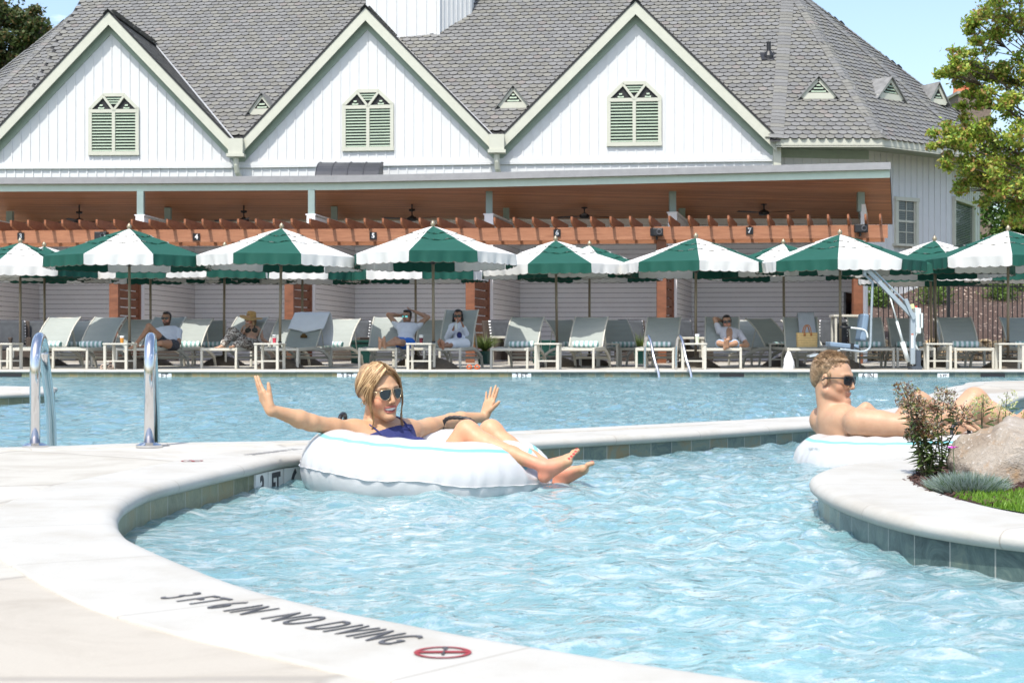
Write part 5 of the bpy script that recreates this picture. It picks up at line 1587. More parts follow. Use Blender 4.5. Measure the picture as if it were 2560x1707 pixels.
def unit(v): v = np.array(v, float); return v / np.linalg.norm(v)
def rotv(v, ax, a):
    ax = unit(ax); v = np.array(v, float); return v * math.cos(a) + np.cross(ax, v) * math.sin(a) + ax * (ax @ v) * (1 - math.cos(a))
def head_frame(F, U):
    F = unit(F); U = np.array(U, float); U = unit(U - F * (U @ F)); Rt = np.cross(F, U)
    return np.stack([Rt, F, U], 1)
def add_head(s, C, M, sc=1.0, female=False, smile=False, lite=False):
    g = lambda x, y, z: C + M @ (np.array((x, y, z)) * sc)
    E = lambda c, r, k, op=1: s.el(g(*c), np.array(r) * sc, M, k * sc, 'head', op)
    Rr = lambda a, b, r1, r2, k, op=1: s.rc(g(*a), g(*b), r1 * sc, r2 * sc, k * sc, 'head', op)
    jw = .040 if female else .050
    E((0, -.020, .036), (.073, .090, .078), .02); E((0, .028, .0), (.061 if female else .064, .058, .082), .03)
    E((0, .045, -.055), (.044, .036, .045), .02)
    for q in (-1, 1):
        Rr((q * jw, -.005, -.05 if female else -.060), (q * .012, .062 if female else .070, -.098), .024 if female else .025, .018, .02)
        E((q * .040, .052, -.032), (.021, .020, .024) if female else (.017, .016, .020), .015)
        E((q * .074, -.012, -.006), (.008, .017, .029), .004)
        if not lite:
            E((q * .0755, -.014, -.004), (.004, .010, .018), .003, -1)
    E((0, .074 if female else .079, -.100), (.020, .016, .014 if female else .018), .012)
    Rr((0, .084, .014), (0, .103 if female else .104, -.030), .0070, .0095, .010)
    for q in (-1, 1):
        Rr((q * .009, .092, -.035), (q * .011, .093, -.036), .0075, .0075, .005)
        Rr((q * .012, .080, .026), (q * .044, .066, .024), .009 if female else .012, .008, .012)
    if not lite:
        for q in (-1, 1): E((q * .031, .090, .004), (.016, .012, .010), .008, -1); E((q * .031, .072, .003), (.0125, .0125, .0125), .003)
    if smile:
        E((0, .082, -.0555), (.030, .010, .0050), .004); E((0, .079, -.0745), (.023, .010, .0055), .004)
        E((0, .092, -.0650), (.026, .010, .0050), .002, -1)
    else:
        E((0, .084, -.060), (.024, .010, .0055), .004); E((0, .082, -.070), (.020, .010, .006), .004); E((0, .098, -.0648), (.022, .010, .0013), .002, -1)
    return g
def add_hand(s, W, D, N, T, curl=(.15, .15, .15, .2), spread=.10, sc=1.0, thumb=(.75, .65, .1), tcurl=.15, k=.006):
    """W wrist, D finger direction, N palm-facing normal, T thumb side"""
    D = unit(D); T = np.array(T, float); T = unit(T - D * (T @ D)); N = np.array(N, float); N = unit(N - D * (N @ D) - T * (N @ T))
    offs = [.029, .0095, -.0095, -.027]; kl = [.084, .088, .083, .075]; fl = [(.040, .024, .020), (.044, .028, .021), (.040, .026, .020), (.032, .019, .017)]; rr = [.0090, .0092, .0086, .0076]
    s.rc(W - D * .01, W + D * .02, .022 * sc, .021 * sc, .012, 'hand')
    for i in range(4):
        K = W + (D * kl[i] + T * offs[i]) * sc
        s.rc(W + (D * .015 + T * offs[i] * .62) * sc, K, .0150 * sc, .0120 * sc, .010, 'hand')
        d = rotv(D, N, 0); d = unit(D + T * spread * (1.5 - i) * .66)
        p = K; ax = np.cross(d, N)
        for j in range(3):
            a = curl[i] * (1.0, 1.15, .8)[j]
            d = unit(d * math.cos(a) + unit(N - d * (N @ d)) * math.sin(a))
            q = p + d * fl[i][j] * sc
            s.rc(p, q, rr[i] * sc * (1, .93, .86)[j], rr[i] * sc * (.93, .86, .74)[j], k if j == 0 else .003, 'hand'); p = q
    b = W + (D * .022 + T * .016 + N * .006) * sc; d = unit(T * thumb[0] + D * thumb[1] + N * thumb[2]); p = b
    for j, (l_, r0, r1) in enumerate(((.040, .0155, .0125), (.031, .0115, .0105), (.025, .0105, .0085))):
        q = p + d * l_ * sc; s.rc(p, q, r0 * sc, r1 * sc, .008 if j == 0 else .003, 'hand'); p = q; d = unit(d * math.cos(tcurl) + D * math.sin(tcurl))
def add_foot(s, A, D, U, S, sc=1.0):
    """A ankle, D toe direction, U top-of-foot direction, S big-toe side"""
    D = unit(D); U = np.array(U, float); U = unit(U - D * (U @ D)); S = np.array(S, float); S = unit(S - D * (S @ D) - U * (S @ U))
    P = lambda x, y, z: A + (D * x + S * y + U * z) * sc
    s.rc(P(0, 0, .0), P(-.026, 0, -.038), .029 * sc, .026 * sc, .015, 'foot')
    s.rc(P(-.03, 0, -.045), P(.10, -.014, -.062), .026 * sc, .018 * sc, .02, 'foot')
    s.rc(P(.01, .004, -.012), P(.115, .018, -.050), .027 * sc, .018 * sc, .02, 'foot')
    s.rc(P(.04, -.01, -.03), P(.115, -.022, -.058), .028 * sc, .015 * sc, .02, 'foot')
    s.rc(P(.115, .022, -.056), P(.115, -.024, -.060), .017 * sc, .014 * sc, .014, 'foot')
    tips = []
    for i, (y, l_, r_) in enumerate(((.026, .050, .0125), (.0085, .049, .0088), (-.004, .043, .0082), (-.0155, .036, .0078), (-.027, .028, .0075))):
        b = P(.120 - .006 * i, y, -.056); m = P(.120 - .006 * i + l_ * .55, y * 1.04, -.048); e = P(.120 - .006 * i + l_, y * 1.06, -.055)
        s.rc(b, m, r_ * sc, r_ * .95 * sc, .007, 'foot'); s.rc(m, e, r_ * .95 * sc, r_ * sc, .003, 'foot'); tips.append(e + U * r_ * .7 * sc + D * .003)
    return tips
def limb(s, a, b, rs, reg, k=.02, bend=None):
    a, b = np.array(a, float), np.array(b, float); n = len(rs)
    pts = [a + (b - a) * t_ for t_, _ in rs]
    if bend is not None:
        pts = [p + np.array(bend) * math.sin(math.pi * rs[i][0]) for i, p in enumerate(pts)]
    for i in range(n - 1): s.rc(pts[i], pts[i + 1], rs[i][1], rs[i + 1][1], k, reg)
def add_body(s, J, female=False, b=1.0, arm=1.0):
    N, P, sR, sL = [np.array(J[q], float) for q in ('neck', 'pelvis', 'shR', 'shL')]
    up = unit(N - P); side = unit(sR - sL); side = unit(side - up * (side @ up)); f = np.cross(up, side)
    if 'front' in J and f @ np.array(J['front']) < 0: f = -f
    M = np.stack([side, f, up], 1); Ln = np.linalg.norm(N - P)
    hw = .5 * np.linalg.norm(sR - sL)
    at = lambda t_, x=0, y=0: P + up * Ln * t_ + side * x + f * y
    s.el(at(.0), np.array((.155 if not female else .158, .10, .11)) * b, M, .05, 'torso')
    s.el(at(.28), np.array((.135 if not female else .118, .088, .13)) * b, M, .05, 'torso')
    s.el(at(.62), np.array((.158 if not female else .135, .098, .15)) * b, M, .05, 'torso')
    s.el(at(.80), np.array((hw * (.92 if female else 1.02), .078 if female else .088, .095)), M, .04, 'torso')
    s.rc(at(.88, hw * .6), at(.88, -hw * .6), .055 * b, .055 * b, .04, 'torso')
    for S_ in (sR, sL):
        s.rc(N - up * .01, S_ * .7 + N * .3 - up * .012, .038 * b, .040 * b, .03, 'torso')
        s.el(S_, np.array((.052, .052, .056)) * b * (.86 if female else 1.0 + .4 * (arm - 1)), M, .05, 'uarm')
    if not female and J.get('back_detail'):
        s.rc(at(.25, 0, -.108), at(.85, 0, -.112), .011, .011, .03, 'torso', -1)
        for q in (-1, 1): s.el(at(.68, q * .085, -.072), (.055, .028, .085), M, .03, 'torso')
    if female:
        for q in (-1, 1): s.el(at(.60, q * .064, .080), np.array((.056, .048, .054)) * b, M, .02, 'torso')
    ua, fa = ((.043, .036, .034), (.034, .036, .021)) if female else ((.056, .050, .042), (.042, .044, .027))
    ua = tuple(q * arm for q in ua); fa = tuple(q * (arm * .5 + .5) for q in fa)
    for q in 'RL':
        S_, E_, W_ = [np.array(J[z + q], float) for z in ('sh', 'el', 'wr')]
        limb(s, S_, E_, [(0, ua[0] * b), (.45, ua[1] * b), (1, ua[2] * b)], 'uarm', .02)
        limb(s, E_, W_, [(0, fa[0] * b), (.28, fa[1] * b), (1, fa[2] * b)], 'farm', .015)
        H_, K_, A_ = np.array(J['hip' + q], float), np.array(J['kn' + q], float), np.array(J['an' + q], float)
        th = (.082, .066, .048) if female else (.088, .078, .058)
        limb(s, H_, K_, [(0, th[0] * b), (.5, th[1] * b), (1, th[2] * b)], 'thigh', .03)
        sh = unit(A_ - K_); th_d = unit(K_ - H_); kb = unit(th_d - sh * (th_d @ sh) + 1e-6)
        s.rc(K_ + kb * .012, K_ + kb * .010 + sh * .02, (.035 if female else .040) * b, (.034 if female else .038) * b, .02, 'shank')
        rs = [(0, .047, 0), (.28, .050, .018), (.6, .038, .008), (1, .033, 0)] if not female else [(0, .045, 0), (.28, .046, .016), (.62, .034, .007), (.93, .0245, 0)]
        pts = [(K_ + (A_ - K_) * t_ - kb * o_, r_) for t_, r_, o_ in rs]
        for i in range(3): s.rc(pts[i][0], pts[i + 1][0], pts[i][1] * b, pts[i + 1][1] * b, .015, 'shank')
    return M, at
def garment(src, regs, inflate, cut=None):
    o = SDF()
    for t in src.p:
        if t[6] in regs and t[7] > 0:
            t = list(t)
            if t[0] == 'rc': t[3] += inflate; t[4] += inflate
            else: t[2] = t[2] + inflate
            o.p.append(tuple(t))
    return o
def m_skin(name, tint=(1, 1, 1)):
    m, t, p = nodes_of(name)
    a = t.nodes.new('ShaderNodeVertexColor'); a.layer_name = 'Col'
    co = coords(t, 'Object')
    n = noise(t, co, 18, 5, .6); n2 = noise(t, co, 160, 3, .6)
    c = mixc(t, 1.0, a.outputs[0], ramp(t, n, [(.3, (.93, .90, .89)), (.7, (1.05, 1.06, 1.07))]), 'MULTIPLY')
    c = mixc(t, ramp(t, n2, [(.62, 0.0), (.78, .22)]), c, (.36, .16, .09))
    t.links.new(c, p.inputs['Base Color'])
    p.inputs['Roughness'].default_value = .5; p.inputs['Specular IOR Level'].default_value = .35
    p.inputs['Subsurface Weight'].default_value = .22; p.inputs['Subsurface Radius'].default_value = (.012, .005, .003); p.inputs['Subsurface Scale'].default_value = 1.0
    bump(t, p, n2, .12, .002)
    return m
M_skin = m_skin('skin')
def painter(base, spots):
    def f(v):
        c = np.repeat(np.array(base, float)[None], len(v), 0)
        for sp in spots:
            if sp[0] == 'sph':
                _, ce, r_, col, soft = sp; d = np.linalg.norm(v - np.array(ce), axis=1) / r_
            else:
                _, ce, r_, M_, col, soft = sp; q = (v - np.array(ce)) @ M_; d = np.sqrt(((q / np.array(r_)) ** 2).sum(1))
            w_ = np.clip((1 + soft - d) / (soft + 1e-6), 0, 1)[:, None]; w_ = w_ * w_ * (3 - 2 * w_)
            c = c * (1 - w_) + np.array(col) * w_
        return c
    return f
def face_spots(C, M, sc, smile, lip=(.34, .15, .11), brow=(.12, .06, .03), beard=None, hair=None, blush=(.62, .27, .19)):
    g = lambda x, y, z: C + M @ (np.array((x, y, z)) * sc)
    sp = []
    if beard is not None:
        sp.append(('el', g(0, .045, -.088), np.array((.066, .062, .034)) * sc, M, beard, .35)); sp.append(('el', g(0, .09, -.052), np.array((.03, .02, .010)) * sc, M, beard, .4))
        for q in (-1, 1): sp.append(('el', g(q * .062, .005, -.045), np.array((.014, .022, .045)) * sc, M, beard, .4))
    for q in (-1, 1):
        sp.append(('el', g(q * .043, .062, -.034), np.array((.022, .02, .018)) * sc, M, blush, 1.0))
        sp.append(('el', g(q * .030, .082, .026), np.array((.017, .012, .0035)) * sc, M, brow, .4))
        sp.append(('el', g(q * .0075, .103, -.040), np.array((.003, .004, .002)) * sc, M, (.12, .03, .02), .5))
    if smile:
        sp.append(('el', g(0, .085, -.065), np.array((.0325, .022, .0150)) * sc, M, lip, .25))
        sp.append(('el', g(0, .085, -.0655), np.array((.0265, .022, .0072)) * sc, M, (.10, .02, .02), .2))
        sp.append(('el', g(0, .085, -.0635), np.array((.0245, .022, .0050)) * sc, M, (.80, .78, .74), .2))
    else: sp.append(('el', g(0, .088, -.065), np.array((.023, .02, .009)) * sc, M, lip, .35))
    return sp
M_lens = mat('sunglass_lens', (.012, .013, .016), .06, var=.1, spec=.8)
M_frame = mat('gold_wire', (.5, .42, .28), .25, metal=.9, var=.05)
def glasses(parent, C, M, sc, kind='aviator', lens=M_lens, fr=None):
    g = lambda x, y, z: V(tuple(C + M @ (np.array((x, y, z)) * sc)))
    fr = fr or M_frame
    for q in (-1, 1):
        if kind == 'aviator': out = [(.006, .012), (.014, .016), (.034, .016), (.050, .010), (.052, -.004), (.046, -.018), (.034, -.026), (.020, -.024), (.010, -.010)]
        else: out = [(.006, .010), (.016, .016), (.050, .016), (.058, .012), (.056, -.010), (.050, -.020), (.020, -.020), (.010, -.012)]
        P3 = catmull([(q * x, .096 - .55 * (x - .01) ** 1.0 * .28 - 2.8 * x * x, z + .004) for x, z in out], 4, closed=True)
        W3 = [g(*p) for p in P3]
        mb = MB(); mb.prism(W3, V(tuple(M[:, 1])) * -.0018 * sc); mb.build('lens', lens, parent)
        mb = MB(); mb.tube(W3, (.0011 if kind == 'aviator' else .0026) * sc, 6, closed=True); mb.tube([g(q * .052, .083, .012), g(q * .069, .055, .012), g(q * .077, -.005, .006), g(q * .076, -.022, -.006)], (.0012 if kind == 'aviator' else .0030) * sc, 6)
        mb.build('glasses_frame', fr, parent, smooth=True)
    mb = MB(); mb.tube([g(-.008, .096, .010), g(0, .099, .012), g(.008, .096, .010)], (.0013 if kind == 'aviator' else .003) * sc, 6); mb.build('glasses_bridge', fr, parent, smooth=True)
def m_hair(name, c1, c2, c3, st=(60, 60, 7)):
    m, t, p = nodes_of(name)
    n = noise(t, coords(t, 'Object', st), 1.6, 5, .65, .5)
    c = ramp(t, n, [(.3, c1), (.5, c2), (.72, c3)])
    t.links.new(c, p.inputs['Base Color']); p.inputs['Roughness'].default_value = .42
    bump(t, p, n, .9, .006); return m
def strands(name, parent, mat_, roots, n, seed, r0=.0011):
    """roots: list of guide curves; interpolates strands between neighbouring guides"""
    rr = random.Random(seed); mb = MB()
    for _ in range(n):
        i = rr.randrange(len(roots) - 1); u = rr.random(); j = rr.uniform(-.003, .003); k2 = rr.uniform(-.0035, .0035)
        P = [a.lerp(b, u) + V((j, k2, j * .5)) for a, b in zip(roots[i], roots[i + 1])]
        P = catmull(P, 4); m_ = len(P)
        mb.tube(P, [r0 * (1 - .75 * q / m_) for q in range(m_)], 4, caps=False)
    return mb.build(name, mat_, parent, smooth=True)
# ---- inflatable rings
M_vinyl = None
def m_vinyl(name, s0, s1):
    m, t, p = nodes_of(name)
    uv = coords(t, 'UV'); s = t.nodes.new('ShaderNodeSeparateXYZ'); t.links.new(uv, s.inputs[0])
    f = mth(t, 'MULTIPLY', mth(t, 'GREATER_THAN', s.outputs[1], s0), mth(t, 'LESS_THAN', s.outputs[1], s1))
    n = noise(t, coords(t, 'Object'), 6, 4)
    c = mixc(t, f, ramp(t, n, [(.3, (.50, .50, .50)), (.7, (.55, .548, .54))]), (.20, .50, .54))
    t.links.new(c, p.inputs['Base Color']); p.inputs['Roughness'].default_value = .28
    p.inputs['Subsurface Weight'].default_value = .35; p.inputs['Subsurface Radius'].default_value = (.05, .05, .05); p.inputs['Coat Weight'].default_value = .3
    return m
def ring(C, Rm, r, tilt, label, parent_mat, dents, handles, seam=0.0, txt=None):
    C = V(C); rot = tilt
    t_ = thing('swim_ring', label, 'swim ring', C, 0)
    g = []; uv = []
    nT, nP = 220, 64
    for i in range(nT + 1):
        th = 2 * math.pi * i / nT; row = []; ur = []
        for j in range(nP + 1):
            ph = 2 * math.pi * j / nP                 # 0 = outermost, pi/2 = top
            dist = abs((ph + math.pi) % (2 * math.pi) - math.pi)   # angle from the outer seam
            pk = math.exp(-(dist / .5) ** 2) * .0020 * (math.sin(46 * th + 1.3 * math.sin(5 * th)) + .5 * math.sin(73 * th)) * min(1, dist / .08 + .1)
            pk += .0022 * math.sin(17 * th + 2 * math.sin(3 * th)) * math.sin(ph)
            lobe = .004 * math.sin(9 * th + .7)
            rr = r + pk; zz = rr * math.sin(ph) * (.98 if math.sin(ph) > 0 else .95)
            if dist < .001: rr += .0
            p = V(((Rm + rr * math.cos(ph) + lobe) * math.cos(th), (Rm + rr * math.cos(ph) + lobe) * math.sin(th), zz + .0045 * math.sin(7 * th) * (dist < .6)))
            p = rot @ p + C
            for (a, b, rad) in dents:
                a_, b_ = V(a), V(b); d_ = b_ - a_; k = max(0, min(1, (p - a_).dot(d_) / d_.length_squared)); q = a_ + d_ * k
                h = math.hypot(p.x - q.x, p.y - q.y)
                if h < rad * 1.7 and p.z > C.z - .04:
                    lim = q.z - rad * .93 * math.sqrt(max(0, 1 - (h / (rad * 1.7)) ** 2))
                    wgt = 1 - (h / (rad * 1.7)) ** 2
                    if p.z > lim: p.z = p.z * (1 - wgt) + lim * wgt
            row.append(p); ur.append((i / nT * 12, j / nP))
        g.append(row); uv.append(ur)
    mb = MB(); mb.grid(g, 0, uv); mb.build('tube', parent_mat, t_, smooth=True)
    mb = MB(); a = []; b = []
    for i in range(nT + 1):
        th = 2 * math.pi * i / nT; wv = .0012 * math.sin(46 * th + 1.3 * math.sin(5 * th)) + .0025 * math.sin(11 * th)
        for l_, e in ((a, .0), (b, .007 + .003 * math.sin(31 * th))):
            p = V(((Rm + r - .002 + e + .004 * math.sin(9 * th + .7)) * math.cos(th), (Rm + r - .002 + e + .004 * math.sin(9 * th + .7)) * math.sin(th), seam + .0045 * math.sin(7 * th) + wv * (e > 0) ))
            l_.append(rot @ p + C)
    mb.grid([a, b]); so_ = mb.build('seam', parent_mat, t_, smooth=True); sm = so_.modifiers.new('solid', 'SOLIDIFY'); sm.thickness = .0016
    mb_m = M_black
    for th in handles:
        c = V((Rm * math.cos(th), Rm * math.sin(th), r * .97)); tg = V((-math.sin(th), math.cos(th), 0)); 
        pts = [c - tg * .075 - V((0, 0, .012)), c - tg * .068 + V((0, 0, .028)), c - tg * .045 + V((0, 0, .047)), c + V((0, 0, .052)), c + tg * .045 + V((0, 0, .047)), c + tg * .068 + V((0, 0, .028)), c + tg * .075 - V((0, 0, .012))]
        pts = catmull([rot @ p + C for p in pts], 6); m_ = len(pts)
        mb = MB(); mb.tube(pts, [.0085 + .0012 * math.sin(q * 2.2) * (6 < q < m_ - 7) for q in range(m_)], 10)
        for sg in (-1, 1): mb.lathe([(0, .004), (.022, .003), (.024, -.012)], rot @ (c + tg * .075 * sg - V((0, 0, .004))) + C, 14)
        mb.build('handle', mb_m, t_, smooth=True)
    return t_
M_v1 = m_vinyl('white_vinyl', .148, .168)
# ---- woman on the white ring
A3 = lambda px, py, d: np.array(S(px, py, d))
WOM = dict(neck=A3(941, 1060, 6.08), pelvis=np.array((-.345, 5.98, -.25)), shR=A3(880, 1077, 5.98), shL=A3(1028, 1077, 6.19), elR=A3(777, 1056, 5.82), wrR=A3(676, 1024, 5.72), elL=A3(1128, 1052, 6.42), wrL=A3(1211, 1042, 6.56),
           hipR=(-.395, 5.90, -.25), hipL=(-.275, 6.04, -.25), knR=A3(1166, 1080, 5.88), knL=A3(1226, 1078, 6.06), anR=A3(1357, 1165, 5.72), anL=A3(1396, 1181, 5.90), front=(.75, -.6, .3))
ringW = ring((-.338, 5.98, -.055), .345, .150, Matrix.Rotation(R(4), 3, 'Y') @ Matrix.Rotation(R(.6), 3, 'X'), 'white swim ring with a turquoise stripe carrying the laughing blonde woman', M_v1,
             [(WOM['knR'], WOM['anR'], .055), (WOM['knL'], WOM['anL'], .055)], [math.pi * .98, R(72)])
pw = thing('person', 'blonde woman in sunglasses and navy swimsuit, arms spread, lying on a white swim ring', 'person', V((-.345, 5.97, -.115)))
s = SDF(); Mb, at = add_body(s, WOM, True, .93)
hC = A3(950, 980, 6.03); hM = head_frame((.60, -.80, -.06), (-.13, 0, 1)); hs = .94
g = add_head(s, hC, hM, hs, True, True)
s.rc(g(0, -.022, -.055), WOM['neck'] + np.array((0, 0, .0)), .043, .048, .025, 'neck')
s.rc(g(0, -.03, -.05), WOM['neck'] - np.array((0, 0, .02)), .040, .052, .02, 'neck')
add_hand(s, WOM['wrR'], (-.50, .30, .80), (.75, -.55, .3), (.50, -.75, .25), (.05, .05, .10, .18),   .08, .80, (.45, .9, .25), .1)
add_hand(s, WOM['wrL'], (.30, .30, .90), (-.7, .6, 0), (.58, -.75, -.3), (.06, .03, .06, .1), .12, .80, (.80, .62, .1), .1)
tR = add_foot(s, WOM['anR'], (.70, -.25, .62), (-.62, -.10, .75), (.1, 1, .0), .79)
tL = add_foot(s, WOM['anL'], (.74, -.15, .52), (-.5, .05, .85), (-.1, -1, .0), .79)
sp = face_spots(hC, hM, hs, True, lip=(.46, .15, .12), brow=(.20, .12, .06), blush=(.62, .29, .17))
for q in tR + tL: sp.append(('sph', q, .0052, (.42, .03, .03), .3))
for k_ in ('knR', 'knL'): sp.append(('sph', WOM[k_], .07, (.60, .30, .17), .8))
for k_ in ('anR', 'anL'): sp.append(('sph', WOM[k_] - np.array((0, 0, .06)), .07, (.60, .25, .16), .9))
s.mesh('body', .0030, M_skin, pw, painter((.48, .285, .165), sp), clip=[((0, 0, -.33), (0, 0, -1))], smooth_it=2)
# swimsuit: shell over the torso
sw = garment(s, ('torso',), .004)
M_navy = mat('navy_swimsuit', (.022, .028, .12), .75, var=.12, vs=40, bmp=.3, bs=120)
upv = unit(WOM['neck'] - WOM['pelvis']); nk = WOM['neck'] - upv * .052
sw.mesh('swimsuit', .004, M_navy, pw, clip=[(nk, upv), ((0, 0, -.30), (0, 0, -1))], smooth_it=2)
mb = MB()
fr_ = Mb[:, 1]; sd_ = Mb[:, 0]
for q in (-1, 1):
    a = at(.80, q * .075, .085); b = at(1.0, q * .085, .035); c = at(.95, q * .085, -.06)
    mb.tube(catmull([V(tuple(p)) for p in (a, b, c)], 5), .0055, 6, flat=.5)
mb.build('strap', M_navy, pw, smooth=True)
mb = MB(); ec = hC + hM @ np.array((.077, -.014, -.040)); mb.tube([V(tuple(ec + hM @ np.array((0, .012 * math.cos(a) * .7, .009 * math.sin(a))))) for a in [math.pi * 2 * q / 16 for q in range(16)]], .0012, 5, closed=True); mb.build('earring', M_frame, pw, smooth=True)
glasses(pw, hC, hM, hs * 1.02, 'aviator')
M_blond = m_hair('blonde_hair', (.13, .065, .025), (.32, .19, .085), (.56, .39, .19))
M_blond_d = mat('dark_blonde_strand', (.16, .08, .03), .4, var=.3, vs=60); M_blond_l = mat('light_blonde_strand', (.72, .54, .30), .4, var=.15, vs=60)
hh = SDF(); gh = lambda x, y, z: hC + hM @ (np.array((x, y, z)) * hs)
hh.el(gh(0, -.028, .042), (.078, .088, .077), hM, .02); hh.el(gh(0, -.075, .012), (.060, .046, .052), hM, .03)
for q in (-1, 1):
    hh.rc(gh(q * .014, .058, .086), gh(q * .068, .034, .036), .016, .012, .012); hh.rc(gh(q * .069, .032, .038), gh(q * .074, .022, .0), .011, .006, .008)
hh.el(gh(.005, -.088, .088), (.030, .028, .026), hM, .014)
hh.rc(gh(0, -.085, -.01), gh(.01, -.090, -.045), .034, .020, .02)
hh.el(gh(0, .098, .034), (.058, .052, .056), hM, .012, op=-1)
for q in (-1, 1): hh.el(gh(q * .088, -.010, -.010), (.030, .020, .030), hM, .006, op=-1)
hh.mesh('hair', .0032, M_blond, pw, smooth_it=1)
gd = lambda pts: [V(tuple(gh(*p))) for p in pts]
guides = []
for q in (1, -1):
    guides = [gd([(q * .006, .070, .102), (q * .040, .078, .075), (q * .066, .060, .030), (q * .074, .048, .0), (q * .076, .042, -.025), (q * .074, .040, -.05)]),
              gd([(q * .008, .040, .120), (q * .050, .045, .090), (q * .078, .018, .050), (q * .082, -.012, .030), (q * .078, -.040, .010), (q * .062, -.066, -.008)]),
              gd([(q * .008, .0, .128), (q * .055, .0, .100), (q * .084, -.015, .045), (q * .083, -.04, .012), (q * .070, -.065, -.01), (q * .05, -.085, -.025)]),
              gd([(q * .006, -.04, .126), (q * .055, -.045, .095), (q * .082, -.05, .040), (q * .072, -.075, .005), (q * .05, -.095, -.015), (q * .02, -.108, -.03)])]
    strands('hair_strands', pw, M_blond, guides, 420, 4 + q, .0013)
    strands('hair_strands', pw, M_blond_d, guides, 520, 14 + q, .0013)
    strands('hair_strands', pw, M_blond_l, guides, 260, 24 + q, .0012)
for q, ln_ in ((1, .16), (-1, .19)):
    gl = gd([(q * .060, .066, .060), (q * .074, .056, .0), (q * .078, .050, -.05), (q * .068, .052, -.08), (q * .072, .05, -.115), (q * .085, .045, -ln_)])
    g2 = gd([(q * .064, .060, .060), (q * .078, .048, .0), (q * .080, .044, -.05), (q * .074, .046, -.08), (q * .068, .046, -.115), (q * .078, .04, -ln_ - .01)])
    strands('loose_strands', pw, M_blond, [gl, g2], 26, 9, .0010)
# ---- man on the second ring
PM = np.array((1.80, 7.22, -.19))
MAN = dict(neck=A3(2078, 1038, 7.26), pelvis=PM, shR=A3(2148, 1056, 7.03), shL=A3(2060, 1050, 7.40), elR=A3(2262, 1064, 6.95), wrR=A3(2374, 1042, 7.0), elL=A3(2128, 1060, 7.66), wrL=A3(2166, 1020, 7.66),
           hipR=PM + np.array((.06, -.09, 0)), hipL=PM + np.array((-.06, .09, 0)), knR=A3(2436, 1000, 7.2), knL=A3(2296, 1008, 7.52), anR=A3(2600, 1090, 7.15), anL=A3(2512, 1072, 7.6), front=(.7, .5, .4), back_detail=True)
ringM = ring((1.83, 7.2, -.125), .335, .155, Matrix.Rotation(R(-1.5), 3, 'Y'), 'white swim ring with a turquoise stripe under the man, behind the planted island', M_v1,
             [(MAN['knR'], MAN['anR'], .06), (MAN['elR'], MAN['wrR'], .045)], [R(-48), R(115)])
pm = thing('person', 'short haired man in black sunglasses, bare back, looking right from a white swim ring', 'person', V((1.8, 7.2, -.115)))
s = SDF(); Mb, at = add_body(s, MAN, False, 1.06, 1.15)
mC = A3(2085, 947, 7.25); mM = head_frame((.78, -.61, -.10), (-.03, .02, 1)); ms = .98
g = add_head(s, mC, mM, ms, False, False)
s.rc(g(0, -.038, -.045), MAN['neck'], .053, .062, .02, 'neck'); s.rc(g(0, -.028, -.075), MAN['neck'] + np.array((.01, -.01, 0)), .038, .042, .012, 'neck')
s.el(at(.72, 0, -.01), (.165, .105, .15), Mb, .04, 'torso')
add_hand(s, MAN['wrR'], (.88, .05, -.30), (-.2, -.1, -.95), (.1, -.9, .1), (.25, .35, .4, .45), .05, 1.05, (.5, .8, .3), .2)
add_hand(s, MAN['wrL'], (.86, .05, -.38), (-.3, 0, -.95), (.1, -1, 0), (.25, .3, .35, .4), .08, 1.05, (.5, .8, .3), .2)
add_foot(s, MAN['anR'], (.75, -.1, .55), (-.5, 0, .85), (0, 1, 0), 1.05); add_foot(s, MAN['anL'], (.45, -.1, .9), (-.85, 0, .45), (0, -1, 0), 1.05)
sp = face_spots(mC, mM, ms, False, lip=(.46, .24, .17), brow=(.22, .13, .07), blush=(.54, .29, .18), beard=(.46, .26, .165))
s.mesh('body', .0034, M_skin, pm, painter((.46, .275, .17), sp), clip=[((0, 0, -.33), (0, 0, -1))], smooth_it=2)
sh = garment(s, ('thigh',), .008); sh.el(at(0), np.array((.165, .11, .12)), Mb, .05)
sh.mesh('swim_shorts', .006, mat('dark_swim_shorts', (.02, .03, .06), .8, var=.2), pm, clip=[((0, 0, .02), (0, 0, 1)), ((0, 0, -.3), (0, 0, -1))])
glasses(pm, mC, mM, ms * 1.04, 'wayfarer', fr=M_black)
M_sandy = m_hair('sandy_hair', (.12, .07, .035), (.25, .155, .08), (.42, .29, .17), (30, 30, 30))
hh = SDF(); gm = lambda x, y, z: mC + mM @ (np.array((x, y, z)) * ms)
hh.el(gm(0, -.034, .048), (.078, .085, .073), mM, .02); hh.el(gm(0, -.080, -.002), (.060, .036, .055), mM, .03); hh.el(gm(0, .012, .096), (.050, .050, .014), mM, .02)
for q in (-1, 1): hh.rc(gm(q * .073, .008, .025), gm(q * .074, .006, -.02), .010, .005, .008)
hh.el(gm(0, .108, .030), (.07, .058, .056), mM, .01, op=-1)
for q in (-1, 1): hh.el(gm(q * .09, -.012, -.006), (.030, .021, .032), mM, .006, op=-1)
hh.mesh('hair', .0034, M_sandy, pm, smooth_it=1)
rr = random.Random(2); mb = MB()
